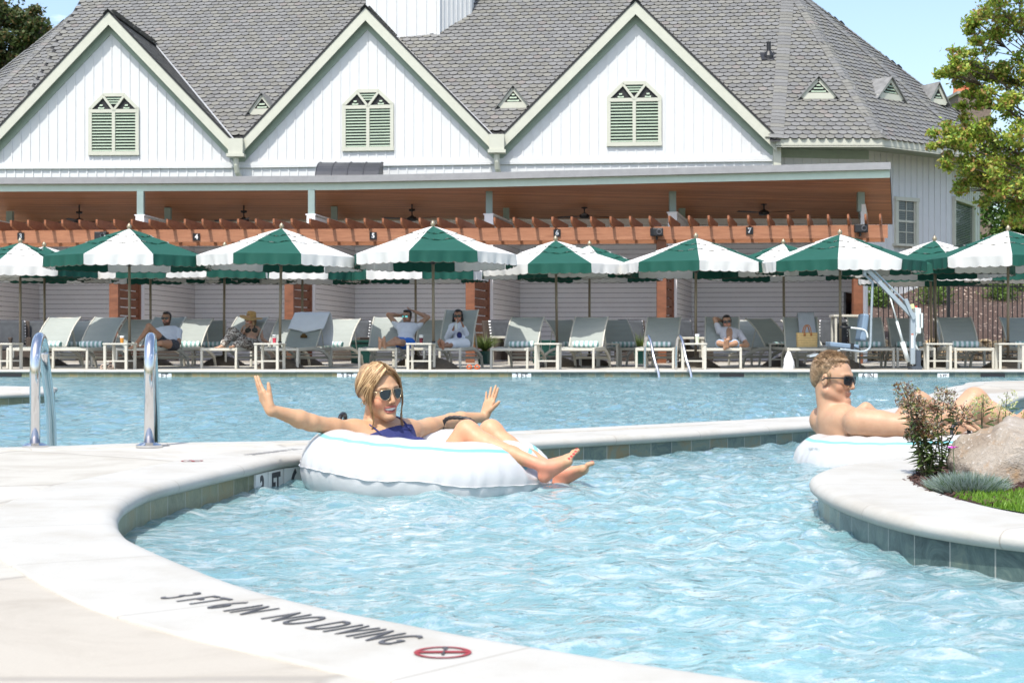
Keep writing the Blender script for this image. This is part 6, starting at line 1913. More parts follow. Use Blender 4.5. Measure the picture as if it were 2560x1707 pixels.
for _ in range(900):
    a = rr.uniform(-math.pi, math.pi); e = rr.uniform(.05, 1.4)
    dx, dy, dz = math.cos(e) * math.cos(a), math.cos(e) * math.sin(a), math.sin(e)
    p = (0 + .080 * dx, -.034 + .086 * dy, .048 + .078 * dz)
    if p[1] > .045 and p[2] < .088: continue
    if p[2] < -.01: continue
    q_ = gm(*p); t2 = gm(p[0] * 1.05, p[1] + .022 - .01 * rr.random(), p[2] + .012 * dz + rr.uniform(-.004, .006) + (.010 if p[1] > .02 else 0))
    mb.tube([V(tuple(q_)), V(tuple((q_ + t2) / 2 + unit(q_ - mC) * .004)), V(tuple(t2))], [.0013, .0011, .0004], 4, caps=False)
mb.build('hair_strands', M_sandy, pm, smooth=True)
# small grey lettering on his ring
M_mint_t = mat('faded_teal_print', (.25, .33, .32), .5)
th, ph = R(-160), R(33); nv = V((math.cos(ph) * math.cos(th), math.cos(ph) * math.sin(th), math.sin(ph)))
cc = V((1.83 + (.335 + .157 * math.cos(ph)) * math.cos(th), 7.2 + (.335 + .157 * math.cos(ph)) * math.sin(th), -.125 + .157 * math.sin(ph))) + nv * .003
xd = V((-math.sin(th), math.cos(th), 0)); tx_ = text_obj('lettering', 'TUBE PRO', .024, M_mint_t, ringM, frame(cc, xd, nv.cross(xd)), sx=1.1, ext=.0)
tube_ = [c for c in ringM.children if c.name.startswith('tube')][0]
from mathutils.bvhtree import BVHTree
bv_ = BVHTree.FromPolygons([v.co for v in tube_.data.vertices], [tuple(p.vertices) for p in tube_.data.polygons])
for v in tx_.data.vertices:
    h_ = bv_.find_nearest(v.co); nn_ = h_[1] if h_[1].dot(nv) > 0 else -h_[1]; v.co = h_[0] + nn_ * .0008
# ---- people on the loungers
def bg(label, loc, J, female, skin, hair, head, hf, garments, glass=M_lens, frame_=M_black, beard=None, hairkind='short', hands=None, feet=None, b=1.0, smile=False, spots=()):
    J = {k: (np.array(v, float) if k != 'back_detail' else v) for k, v in J.items()}
    t_ = thing('person', label, 'person', loc)
    s = SDF(); Mb_, at_ = add_body(s, J, female, b)
    C = head; M = head_frame(*hf); g = add_head(s, C, M, 1.08, female, False, True)
    s.rc(g(0, -.02, -.06), J['neck'] + (J['pelvis'] - J['neck']) * .04, .05 if female else .058, .058, .03, 'neck')
    for q in 'RL':
        D_, N_, T_ = (hands or {}).get(q, (unit(J['wr' + q] - J['el' + q]), (0, 0, -1), (0, -1, 0)))
        add_hand(s, J['wr' + q], D_, N_, T_, (.3, .35, .4, .45), .06, 1.0)
        D_, U_, S_ = feet[q]; add_foot(s, J['an' + q], D_, U_, S_, 1.0 if not female else .92)
    sp = face_spots(C, M, 1.08, smile, beard=beard) + list(spots)
    s.mesh('body', .0085, M_skin, t_, painter(skin, sp))
    for nm, fn in garments: fn(s, t_, J, Mb_, at_, nm)
    glasses(t_, C, M, 1.14, 'wayfarer', lens=glass, fr=frame_)
    if hairkind:
        hh = SDF(); gg = lambda x, y, z: C + M @ (np.array((x, y, z)) * 1.08)
        hh.el(gg(0, -.032, .046), (.086, .094, .086), M, .02); hh.el(gg(0, -.075, -.01), (.066, .045, .07), M, .03); hh.el(gg(0, .035, .098), (.055, .05, .028), M, .02)
        for q in (-1, 1): hh.rc(gg(q * .076, .01, .03), gg(q * .077, .008, -.02), .013, .008, .01)
        if hairkind == 'long':
            hh.rc(gg(0, -.08, -.04), gg(.02, -.07, -.16), .06, .045, .03)
            for q in (-1, 1): hh.rc(gg(q * .07, .02, .03), gg(q * .085, -.0, -.12), .022, .028, .02)
            hh.rc(gg(-.085, 0, -.12), gg(-.09, .02, -.22), .028, .016, .02)
        hh.el(gg(0, .108, .022), (.068, .058, .060), M, .01, op=-1)
        hh.mesh('hair', .008, hair, t_)
    return t_, C, M
M_tee = mat('white_cotton', (.66, .68, .74), .9, var=.05, vs=12, bmp=.4, bs=30)
M_dkhair = mat('dark_brown_hair', (.018, .012, .009), .45, var=.3, vs=60)
M_blkhair = mat('black_hair', (.008, .007, .007), .4, var=.3, vs=60)
def tee(m, inf=.014, sleeve=.75, regs=('torso', 'uarm'), low=0.0, longs=False, lowcut=-.02):
    def f(s, t_, J, Mb_, at_, nm):
        o = SDF()
        for t in s.p:
            if t[6] == 'torso' and t[7] > 0 and 'torso' in regs:
                t = list(t)
                if t[0] == 'rc': t[3] += inf; t[4] += inf
                else: t[2] = t[2] + inf
                o.p.append(tuple(t))
        for q in 'RL':
            S_, E_, W_ = J['sh' + q], J['el' + q], J['wr' + q]
            o.el(S_, (.07, .07, .07), Mb_, .03); o.rc(S_, S_ + (E_ - S_) * (1 if longs else sleeve), .066, .060, .02)
            if longs: o.rc(E_, E_ + (W_ - E_) * .85, .056, .044, .02)
        up_ = Mb_[:, 2]
        o.mesh(nm, .0085, m, t_, clip=[(J['neck'] - up_ * .012, up_), (at_(lowcut), -up_)], smooth_it=2)
    return f
def legs(m, inf=.014, frac=1.0, shank=0.0, hips=True, low=.12):
    def f(s, t_, J, Mb_, at_, nm):
        o = SDF()
        if hips: o.el(at_(0), np.array((.168, .115, .12)), Mb_, .05)
        for q in 'RL':
            H_, K_, A_ = J['hip' + q], J['kn' + q], J['an' + q]
            o.rc(H_, H_ + (K_ - H_) * frac, .095 + inf, .068 + inf + (.03 if shank else 0), .03)
            if shank: o.rc(K_, K_ + (A_ - K_) * shank, .07 + inf, .055 + inf, .03)
        o.mesh(nm, .009, m, t_, clip=[(at_(.22), Mb_[:, 2])], smooth_it=2)
    return f
P3 = lambda px, py, d: np.array(S(px, py, d - .33))
FT = {'R': ((-.3, -.9, .25), (0, .2, 1), (1, 0, 0)), 'L': ((-.2, -.9, .3), (0, .2, 1), (-1, 0, 0))}
UPF = {'R': ((.0, -.25, .95), (0, .95, .25), (1, 0, 0)), 'L': ((.1, -.25, .95), (0, .95, .25), (-1, 0, 0))}
# 1 bearded man
J = dict(neck=P3(418, 820, 29.75), pelvis=P3(425, 862, 29.3), shR=P3(392, 829, 29.65), shL=P3(447, 829, 29.7), elR=P3(388, 846, 29.4), wrR=P3(404, 853, 29.15), elL=P3(446, 858, 29.4), wrL=P3(424, 855, 29.1),
         hipR=P3(413, 862, 29.25), hipL=P3(436, 863, 29.25), knR=P3(372, 815, 28.95), anR=P3(340, 860, 28.6), knL=P3(402, 858, 28.9), anL=P3(364, 864, 28.75), front=(-.1, -.8, .5))
bg('bearded man in sunglasses and white shirt on a lounger, one knee raised', S(425, 870, 29.3), J, False, (.40, .22, .135), M_dkhair, P3(416, 796, 29.75), ((-.12, -.98, -.05), (0, 0, 1)),
   [('shirt', tee(M_tee, .016, .62)), ('shorts', legs(mat('dark_patterned_shorts', (.06, .06, .07), .9, var=.7, vs=40), .012, .45))], beard=(.10, .05, .03),
   feet={'R': ((-.9, -.35, -.15), (-.1, 0, 1), (0, 1, 0)), 'L': ((-.9, -.3, .1), (0, 0, 1), (0, -1, 0))}, hands={'R': ((.8, -.4, -.1), (0, 0, -1), (0, -1, .2)), 'L': ((-.9, -.3, .2), (0, 0, -1), (0, -.9, .4))})
# 2 woman in a straw hat
def m_print():
    m, t, p = nodes_of('brown_white_print')
    n = noise(t, coords(t, 'Object', (1, 1, 2.2)), 22, 4, .6, 1.5)
    t.links.new(ramp(t, n, [(.44, (.66, .62, .55)), (.50, (.07, .045, .035))]), p.inputs['Base Color']); p.inputs['Roughness'].default_value = .9; return m
def bikini(s, t_, J, Mb_, at_, nm):
    o = SDF()
    for q in (-1, 1): o.el(at_(.60, q * .064, .082), (.060, .053, .058), Mb_, .01); o.rc(at_(.72, q * .06, .10), at_(.96, q * .035, .05), .01, .008, .01)
    o.mesh(nm, .007, mat('dark_bikini_print', (.045, .045, .035), .8, var=.8, vs=60), t_)
J = dict(neck=P3(632, 817, 29.8), pelvis=P3(626, 862, 29.3), shR=P3(612, 829, 29.75), shL=P3(651, 829, 29.75), elR=P3(598, 846, 29.6), wrR=P3(605, 824, 29.45), elL=P3(657, 849, 29.6), wrL=P3(674, 858, 29.3),
         hipR=P3(614, 861, 29.25), hipL=P3(636, 862, 29.25), knR=P3(581, 832, 28.9), anR=P3(558, 862, 28.65), knL=P3(606, 856, 28.85), anL=P3(588, 864, 28.6), front=(-.1, -.8, .5))
hat_p, hC2, hM2 = bg('woman in a wide straw hat, bikini top and brown patterned trousers on a lounger', S(626, 870, 29.3), J, True, (.46, .27, .18), M_blond, P3(626, 799, 29.8), ((-.55, -.83, -.02), (.05, 0, 1)),
   [('bikini_top', bikini), ('trousers', legs(m_print(), .018, 1.0, .9))], hairkind='long', smile=True, feet={'R': ((-.8, -.5, .0), (-.1, 0, 1), (0, 1, 0)), 'L': ((-.6, -.75, .2), (0, 0, 1), (0, -1, 0))}, b=.92)
mb = MB(); hq = Matrix(tuple(map(tuple, hM2))) @ Matrix.Rotation(R(-8), 3, 'Y')
rr = random.Random(5); hc = V(tuple(hC2 + hM2 @ np.array((0, -.02, .055)))); g = []
for r_, z in ((.0, .115), (.045, .112), (.078, .10), (.088, .07), (.094, .0), (.12, -.008), (.16, -.006), (.20, -.014), (.222, -.022), (.222, -.026), (.16, -.012), (.096, -.012)):
    row = []
    for j in range(28):
        a = 2 * math.pi * j / 28; wv = (.02 * math.sin(2 * a + .6) + .006 * math.sin(5 * a)) * max(0, (r_ - .1) / .12)
        row.append(hq @ V((r_ * math.cos(a), r_ * math.sin(a) * 1.04, z + wv)) + hc)
    g.append(row)
mb.grid(g, wrap=True); mb.build('straw_hat', mat('straw_hat', (.48, .29, .11), .85, var=.18, vs=40, bmp=.6, bs=200), hat_p, smooth=True)
# 3 man with raised arms
M_mirr = mat('cyan_mirror_lens', (.25, .75, .78), .08, metal=.8, var=.05)
J = dict(neck=P3(1019, 811, 29.75), pelvis=P3(1012, 858, 29.25), shR=P3(994, 815, 29.75), shL=P3(1044, 815, 29.75), elR=P3(971, 787, 29.75), wrR=P3(1000, 788, 29.9), elL=P3(1070, 793, 29.75), wrL=P3(1036, 778, 29.9),
         hipR=P3(1001, 857, 29.2), hipL=P3(1024, 858, 29.2), knR=P3(989, 849, 28.75), anR=P3(962, 862, 28.5), knL=P3(998, 856, 28.7), anL=P3(950, 864, 28.45), front=(-.1, -.8, .5))
bg('man in white shirt, blue shorts and mirrored glasses with hands behind his head', S(1012, 870, 29.3), J, False, (.40, .235, .155), M_dkhair, P3(1017, 791, 29.8), ((-.35, -.93, -.05), (0, 0, 1)),
   [('shirt', tee(M_tee, .018, .5)), ('shorts', legs(mat('bright_blue_shorts', (.03, .17, .62), .8, var=.1), .014, .6))], glass=M_mirr, beard=(.20, .11, .07),
   hands={'R': ((.9, .3, .2), (0, -.2, 1), (0, -1, 0)), 'L': ((-.9, .3, .2), (0, -.2, 1), (0, -1, 0))}, feet={'R': ((-.15, -.2, .95), (0, .95, .25), (1, 0, 0)), 'L': ((.1, -.2, .95), (0, .95, .25), (-1, 0, 0))})
# 4 dark haired woman
def navy_patch(s, t_, J, Mb_, at_, nm):
    o = SDF(); o.el(at_(.28, 0, .062), (.055, .06, .10), Mb_, .02)
    o.mesh(nm, .007, M_navy, t_)
J = dict(neck=P3(1146, 808, 29.8), pelvis=P3(1150, 860, 29.45), shR=P3(1128, 818, 29.75), shL=P3(1166, 818, 29.75), elR=P3(1118, 845, 29.6), wrR=P3(1133, 824, 29.35), elL=P3(1172, 846, 29.6), wrL=P3(1158, 815, 29.4),
         hipR=P3(1139, 859, 29.35), hipL=P3(1161, 860, 29.35), knR=P3(1122, 859, 28.95), anR=P3(1101, 865, 28.55), knL=P3(1130, 861, 28.9), anL=P3(1108, 867, 28.5), front=(-.1, -.9, .3))
tw_, C4, M4 = bg('dark haired woman in white cover-up and sunglasses sitting on a lounger with a drink', S(1150, 870, 29.4), J, True, (.36, .19, .12), M_blkhair, P3(1145, 790, 29.75), ((-.12, -.98, -.08), (0, 0, 1)),
   [('cover_up', tee(M_tee, .016, .7, longs=True, lowcut=-.1)), ('swimsuit', navy_patch), ('lap_towel', legs(M_towel, .02, .95, 0, low=0))], hairkind='long',
   hands={'R': ((.3, -.3, .9), (.9, 0, -.2), (0, -1, .3)), 'L': ((-.4, -.2, .9), (-.9, 0, -.2), (0, -1, .3))}, feet={'R': ((-.2, -.25, .95), (0, .95, .25), (1, 0, 0)), 'L': ((-.05, -.25, .95), (0, .95, .25), (-1, 0, 0))}, b=.9)
c = V(tuple(P3(1140, 815, 29.27))); cup = thing('drink', 'clear cup with straw held by the dark haired woman', 'drink', c)
mb = MB(); mb.lathe([(0, -.06), (.03, -.06), (.04, .06), (.0, .06)], c, 12); mb.tube([c + V((0, 0, .05)), c + V((.01, 0, .13))], .005, 5); mb.build('cup', M_cup, cup)
# 5 man with open shirt
J = dict(neck=P3(1822, 823, 29.8), pelvis=P3(1822, 866, 29.3), shR=P3(1799, 829, 29.75), shL=P3(1846, 832, 29.75), elR=P3(1787, 797, 29.8), wrR=P3(1806, 802, 29.95), elL=P3(1868, 862, 29.5), wrL=P3(1848, 864, 29.2),
         hipR=P3(1810, 865, 29.25), hipL=P3(1834, 866, 29.25), knR=P3(1798, 858, 28.8), anR=P3(1818, 862, 28.5), knL=P3(1838, 858, 28.8), anL=P3(1812, 866, 28.55), front=(-.05, -.8, .55))
def open_shirt(m):
    def f(s, t_, J, Mb_, at_, nm):
        o = SDF(); inf = .016
        for t in s.p:
            if t[6] == 'torso' and t[7] > 0:
                t = list(t)
                if t[0] == 'rc': t[3] += inf; t[4] += inf
                else: t[2] = t[2] + inf
                o.p.append(tuple(t))
        for q in 'RL':
            S_, E_ = J['sh' + q], J['el' + q]; o.el(S_, (.07, .07, .07), Mb_, .03); o.rc(S_, S_ + (E_ - S_) * .6, .066, .062, .02)
        o.el(at_(.45, 0, .14), (.075, .10, .36), Mb_, .01, op=-1)
        o.mesh(nm, .0085, m, t_, clip=[(J['neck'] - Mb_[:, 2] * .012, Mb_[:, 2]), (at_(-.02), -Mb_[:, 2])], smooth_it=2)
    return f
bg('dark haired man in sunglasses with an open pale shirt, one arm behind his head', S(1822, 870, 29.3), J, False, (.38, .22, .14), M_blkhair, P3(1817, 804, 29.8), ((-.12, -.98, -.08), (-.05, 0, 1)),
   [('open_shirt', open_shirt(mat('pale_grey_shirt', (.50, .49, .52), .9, var=.06, bmp=.3, bs=30))), ('shorts', legs(mat('pale_blue_shorts', (.35, .45, .58), .9, var=.1), .014, .85))],
   hands={'R': ((.9, .3, .2), (0, -.2, 1), (0, -1, 0)), 'L': ((-.8, -.4, -.2), (0, 0, -1), (0, -1, 0))}, feet=UPF)
# ---------------------------------------------------------------- planted island
mul = offset_path(PI, .30, 1)
o = flat_poly('planting_bed', mul + [V((9, 5, 0))], -.012, m_mulch('dark_bark_mulch', False))
rr = random.Random(8)
M_chip = mat('bark_chip', (.07, .038, .03), .95, var=.6, vs=30)
mb = MB()
inner = [(p.x, p.y) for p in mul]
n_ = 0
while n_ < 9000:
    x, y = rr.uniform(1.2, 2.6), rr.uniform(4.2, 6.4)
    if not inpoly(x, y, inner): continue
    n_ += 1; l_ = rr.uniform(.008, .03)
    mb.box((x, y, rr.uniform(-.010, .004)), (l_, rr.uniform(.003, .008), .004), Matrix.Rotation(rr.uniform(0, 6), 3, 'Z') @ Matrix.Rotation(rr.uniform(-.5, .5), 3, 'Y'))
o = mb.build('bark_mulch', M_chip); tag(o, 'dark shredded bark mulch in the planted island', 'mulch', None, 'stuff')
def m_leaf(name, trans=.35):
    m, t, p = nodes_of(name)
    a = t.nodes.new('ShaderNodeVertexColor'); a.layer_name = 'Col'
    t.links.new(a.outputs[0], p.inputs['Base Color']); p.inputs['Roughness'].default_value = .5
    tr = t.nodes.new('ShaderNodeBsdfTranslucent'); t.links.new(a.outputs[0], tr.inputs[0])
    ms = t.nodes.new('ShaderNodeMixShader'); ms.inputs[0].default_value = trans
    t.links.new(p.outputs[0], ms.inputs[1]); t.links.new(tr.outputs[0], ms.inputs[2]); t.links.new(ms.outputs[0], t.nodes['Material Output'].inputs[0])
    return m
M_leaf = m_leaf('leaf')
def blade(mb, p, d, l_, w_, c, droop=.3, seg=3):
    d = V(d).normalized(); sd = d.cross(V((rr.uniform(-1, 1), rr.uniform(-1, 1), .2))).normalized(); L_ = []
    q = V(p)
    for i in range(seg + 1):
        w2 = w_ * (1 - (i / seg) ** 1.5) * .5 + .0002; L_.append((q - sd * w2, q + sd * w2)); q = q + d * (l_ / seg); d = (d + V((0, 0, -droop / seg))).normalized()
    for i in range(seg): mb.poly([L_[i][0], L_[i][1], L_[i + 1][1], L_[i + 1][0]], 0, None, c)
gp = [(1.285, 4.44), (1.30, 4.25), (1.375, 4.02), (1.55, 3.80), (2.3, 3.34), (4.2, 3.0), (4.2, 4.66), (2.2, 4.66), (1.75, 4.62), (1.5, 4.54)]
M_lawnb = mat('lawn_base', (.07, .14, .02), .9, var=.3, vs=40)
o = flat_poly('island_lawn', [V((x, y, 0)) for x, y in gp], -.006, M_lawnb)
mb = MB(); n_ = 0
while n_ < 26000:
    x = rr.uniform(1.25, 2.4); y = rr.uniform(3.3, 4.66)
    if not inpoly(x, y, gp): continue
    n_ += 1; k = rr.random()
    c = (.13 + .09 * k, .27 + .10 * k, .03, 1)
    blade(mb, (x, y, -.008), (rr.uniform(-.5, .5), rr.uniform(-.5, .5), 1), rr.uniform(.014, .03), .0028, c, .5, 2)
o = mb.build('lawn_grass', M_leaf); tag(o, 'short bright green grass on the planted island', 'grass', None, 'stuff')
# boulder
def m_rock():
    m, t, p = nodes_of('granite_boulder'); co = coords(t, 'Object')
    n = noise(t, co, 5, 8, .7, .6); n2 = noise(t, co, 14, 6, .7); n3 = noise(t, co, 60, 3, .6)
    c = ramp(t, n, [(.3, (.19, .145, .105)), (.48, (.29, .245, .195)), (.62, (.34, .30, .255)), (.8, (.45, .42, .375))])
    c = mixc(t, ramp(t, n2, [(.55, 0.0), (.68, .75)]), c, (.28, .17, .08))
    c = mixc(t, ramp(t, n3, [(.60, 0.0), (.72, .6)]), c, (.60, .57, .54))
    t.links.new(c, p.inputs['Base Color']); p.inputs['Roughness'].default_value = .85; bump(t, p, mth(t, 'ADD', n, mth(t, 'MULTIPLY', n3, .3)), 1.0, .025); return m
mb = MB(); n = 40; pts = []
for i in range(n + 1):
    th = math.pi * i / n; row = []
    for j in range(n * 2):
        ph = math.pi * j / n; v = V((math.sin(th) * math.cos(ph), math.sin(th) * math.sin(ph), math.cos(th)))
        w_ = 1 + .30 * mn.noise(v * 1.3 + V((3.1, 0, 0))) + .13 * mn.noise(v * 3.6) + .06 * mn.noise(v * 9) + .03 * mn.noise(v * 19)
        for pn, pd in ((V((-.62, -.5, .6)).normalized(), .80), (V((.75, -.55, .35)).normalized(), .82), (V((.1, -.3, .95)).normalized(), .86), (V((-.1, -.98, .15)).normalized(), .80)):
            dd = v.dot(pn) * w_
            if dd > pd: w_ *= pd / dd * .95 + .05
        row.append(V((1.655 + v.x * .195 * w_ - .01 * v.z, 5.0 + v.y * .19 * w_, .0 + v.z * .198 * w_)))
    pts.append(row)
mb.grid(pts, wrap=True); o = mb.build('boulder', m_rock(), smooth=True); tag(o, 'large pinkish grey boulder on the planted island at the right edge', 'boulder')
# silver grass cushion with a pink flower
base = V((X(2418, 4.56), 4.56, -.01))
mb = MB()
for _ in range(3400):
    a = rr.uniform(0, 6.283); r_ = .085 * math.sqrt(rr.random()); p = base + V((r_ * math.cos(a) * 1.0, r_ * math.sin(a) * .75, 0))
    d = V((math.cos(a) * (r_ / .085) * 1.0 + rr.uniform(-.4, .4), math.sin(a) * (r_ / .085) * .8 + rr.uniform(-.4, .4), 1)); k = rr.random()
    c = (.20 + .16 * k, .27 + .16 * k, .22 + .17 * k, 1) if k > .25 else (.10, .17, .07, 1)
    blade(mb, p, d, rr.uniform(.035, .078), .0032, c, .5, 3)
sg = mb.build('grass_cushion', M_leaf); tag(sg, 'low silvery green grass cushion in front of the boulder', 'plant')
fp = G_ = None
f0 = S(2383, 1120, 4.6); fl = thing('pink_flower', 'small magenta flower on a thin stem left of the boulder', 'flower', V((f0.x, f0.y, 0)))
mb = MB(); mb.tube([V((f0.x + .01, 4.62, 0)), V((f0.x + .006, 4.61, .06)), f0], .0012, 5); mb.build('stem', mat('flower_stem', (.10, .16, .06), .7), fl)
mb = MB()
for k in range(9):
    a = k * .7; mb.poly([f0, f0 + V((.012 * math.cos(a), .012 * math.sin(a), .004)), f0 + V((.018 * math.cos(a + .25), .018 * math.sin(a + .25), .006)), f0 + V((.012 * math.cos(a + .5), .012 * math.sin(a + .5), .002))])
mb.build('petals', mat('magenta_petal', (.62, .04, .48), .6), fl)
def stem_plant(lb, base, stems, hgt, leafc, topc, spread, nl=26, tops=90, lw=.012, ll=.055):
    t_ = thing('flowering_plant', lb, 'plant', base); ml = MB(); msn = MB(); mt = MB()
    for s_ in range(stems):
        a = rr.uniform(0, 6.283); q = V(base) + V((.02 * math.cos(a), .02 * math.sin(a), 0)); d = V((math.cos(a) * spread * rr.random(), math.sin(a) * spread * .7 * rr.random(), 1)).normalized()
        h = hgt * rr.uniform(.55, 1.08); P_ = [q + d * h * u + V((.012 * math.sin(u * 5 + s_), 0, 0)) for u in (0, .25, .5, .75, 1)]; msn.tube(P_, [.0028, .0026, .0022, .0018, .001], 5)
        for i in range(nl):
            u = .12 + .72 * i / nl; p = q + d * h * u; b = rr.uniform(0, 6.283); k = rr.random()
            c = tuple(x * (.6 + .8 * k) for x in leafc) + (1,)
            dd = V((math.cos(b), math.sin(b), rr.uniform(-.2, .6))); e = p + dd.normalized() * ll * rr.uniform(.6, 1.1); sd = dd.cross(V((0, 0, 1))).normalized() * lw * .5; mid = p.lerp(e, .45)
            ml.poly([p, mid - sd, e + V((0, 0, -.012)), mid + sd], 0, None, c)
        for i in range(tops):
            u = .74 + .26 * rr.random(); p = q + d * h * u; b = rr.uniform(0, 6.283); R_ = .032 * (1.25 - u); k = rr.random()
            p = p + V((R_ * 2.2 * math.cos(b), R_ * 2.2 * math.sin(b), rr.uniform(-.01, .01))); c = tuple(x * (.5 + k) for x in topc[rr.randrange(len(topc))]) + (1,)
            z_ = rr.uniform(.0025, .005)
            for q3 in range(3):
                p = p + V((rr.uniform(-.007, .007), rr.uniform(-.007, .007), rr.uniform(-.007, .007))); a3 = V((rr.gauss(0, 1), rr.gauss(0, 1), rr.gauss(0, 1))).normalized() * z_; b3 = a3.orthogonal().normalized() * z_ * .7
                mt.poly([p - a3, p - b3, p + a3 * 1.2, p + b3], 0, None, c)
    msn.build('stem', mat('plant_stem', (.09, .08, .04), .8), t_); ml.build('foliage', M_leaf, t_); mt.build('seed_heads', M_leaf, t_)
stem_plant('tall plant with brown seed heads left of the boulder', (X(2330, 5.1), 5.1, -.01), 12, .315, (.10, .15, .045), [(.15, .07, .04), (.22, .12, .05), (.22, .24, .07), (.11, .055, .035), (.40, .38, .30)], .42, 26, 130)
stem_plant('slender plant with greenish flower buds rising behind the boulder', (X(2482, 5.45), 5.45, 0), 4, .385, (.10, .17, .05), [(.36, .40, .12), (.50, .50, .30)], .22, 9, 50, .016, .075)
stem_plant('leafy sprig at the right edge behind the boulder', (X(2562, 5.3), 5.3, 0), 4, .26, (.14, .20, .05), [(.30, .34, .08)], .4, 18, 40)
# ---------------------------------------------------------------- trees
def leaf_cloud(mb, c, r, n, size, cols, rng_, flat=1.0):
    for _ in range(n):
        v = V((rng_.gauss(0, .52), rng_.gauss(0, .52), rng_.gauss(0, .52))); p = V(c) + V((v.x * r, v.y * r, v.z * r * flat))
        nn = V((rng_.gauss(0, 1), rng_.gauss(0, 1), rng_.gauss(0, 1) + .6)).normalized(); a = nn.cross(V((rng_.uniform(-1, 1), rng_.uniform(-1, 1), rng_.uniform(-1, 1)))).normalized(); b = nn.cross(a)
        s_ = size * rng_.uniform(.6, 1.25); col = cols[min(len(cols) - 1, int(rng_.random() ** 1.4 * len(cols)))]; k = rng_.uniform(.75, 1.25)
        mb.poly([p - a * s_, p - b * s_ * .55 + a * s_ * .1, p + a * s_, p + b * s_ * .6 - a * s_ * .1], 0, None, (col[0] * k, col[1] * k, col[2] * k, 1))
M_bark = mat('grey_brown_bark', (.10, .075, .055), .9, var=.35, vs=12, bmp=.8, bs=30)
def tree(lb, base, clumps, cols, size, per, rng_, trunk_r=.22, name='tree', grp=None, sub=8):
    t_ = thing(name, lb, 'tree', base, 0, grp); base = V(base)
    top = sum((V(c) for c, r in clumps), V((0, 0, 0))) / len(clumps)
    tm = MB(); fork = V((base.x, base.y, base.z + (top.z - base.z) * .45)); tm.tube([base, base.lerp(fork, .5) + V((.08, 0, 0)), fork, V((top.x * .5 + base.x * .5, base.y, top.z))], [trunk_r, trunk_r * .8, trunk_r * .62, trunk_r * .25], 10)
    tm.build('trunk', M_bark, t_, smooth=True)
    lm = MB(); cm = MB()
    for c, r in clumps:
        c = V(c); st = fork.lerp(V((base.x, base.y, c.z)), .5); mid = st.lerp(c, .55) + V((0, 0, -.15))
        lm.tube([st, mid, c], [trunk_r * .28, trunk_r * .13, .012], 6)
        for _ in range(sub):
            v = V((rng_.uniform(-1, 1), rng_.uniform(-1, 1), rng_.uniform(-.8, .8))) * r * 1.05
            lm.tube([mid.lerp(c, .6), c + v], [.02, .006], 4)
            leaf_cloud(cm, c + v, r * rng_.uniform(.3, .6), per // sub, size, cols, rng_, .7)
    lm.build('limbs', M_bark, t_, smooth=True); cm.build('crown', M_leaf, t_)
    return t_
tr = random.Random(21)
D = 38
pxc = [(2500, 25, 58), (2452, 62, 50), (2545, 95, 60), (2425, 150, 42), (2375, 163, 26), (2398, 190, 30), (2490, 165, 50), (2550, 200, 60), (2440, 235, 34), (2500, 262, 46), (2555, 300, 60), (2405, 315, 42), (2452, 338, 46), (2362, 345, 26), (2515, 370, 55), (2395, 388, 40), (2458, 425, 48), (2550, 440, 60), (2500, 490, 45), (2425, 455, 30), (2560, 520, 50)]
cl = [((X(px, D + dy), D + dy, Z(py, D + dy)), r_ / 100) for px, py, r_ in pxc for dy in [tr.uniform(-.8, .8)]]
cl += [((X(px, D) , D + tr.uniform(-1.5, 1.5), Z(py, D)), .75) for px, py in ((2640, -60), (2720, 60), (2630, 150), (2780, 180), (2680, 300), (2800, 360), (2650, 430), (2740, 500), (2560, -80), (2480, -70), (2880, 250))]
tree('yellow green maple with orange tinged leaves at the right edge in front of the house', (15.4, 38.6, 0), cl, [(.33, .42, .06), (.24, .36, .05), (.42, .46, .07), (.16, .28, .045), (.38, .33, .07), (.38, .22, .08)], .058, 1350, tr, .2, 'maple_tree')
D = 75
cl = [((X(px, D), D + tr.uniform(-1, 2), Z(py, D)), r_ / 50) for px, py, r_ in ((20, 20, 50), (70, 45, 42), (100, 85, 30), (40, 90, 50), (0, 130, 55), (75, 130, 34), (112, 110, 20), (-40, 60, 60), (-60, 160, 70), (-120, 100, 80), (10, 190, 50), (-20, 250, 70))]
tree('dark oak behind the roof at the upper left corner', (X(-60, D), D, 0), cl, [(.09, .12, .04), (.12, .14, .05), (.06, .09, .03), (.20, .13, .06)], .12, 2200, tr, .4, 'oak_tree')
D = 60
cl = [((X(px, D), D + tr.uniform(-2, 2), Z(py, D)), r_ / 50) for px, py, r_ in ((2480, 560, 55), (2530, 520, 55), (2500, 620, 55), (2560, 600, 60), (2450, 640, 40), (2545, 660, 50), (2600, 540, 70), (2620, 640, 70), (2480, 690, 45), (2570, 450, 50), (2680, 500, 80), (2680, 620, 80))]
tree('dense dark green tree behind the right end of the house', (X(2570, D), D, 2.5), cl, [(.08, .16, .03), (.12, .22, .045), (.05, .10, .02)], .09, 2200, tr, .3, 'broadleaf_tree')
for i, (px, lb) in enumerate(((2720, 'far tree past the lawn right of the dark green one'), (2250, 'far tree hidden behind the house end'))):
    D = 85; cl = [((X(px, D) + tr.uniform(-4, 4), D + tr.uniform(-3, 3), tr.uniform(3, 9)), 1.8) for _ in range(12)]
    tree(lb, (X(px, D), D, 2.5), cl, [(.05, .09, .02), (.08, .13, .03)], .16, 500, tr, .3, 'broadleaf_tree')
def bank_at(px, py):
    k = (862 - py) / 3800; d = (.44 + 2.75 * 41.6 / 11.5 - .05) / (2.75 / 11.5 - k); return V((X(px, d), d, .05 + 2.75 * (d - 41.6) / 11.5))
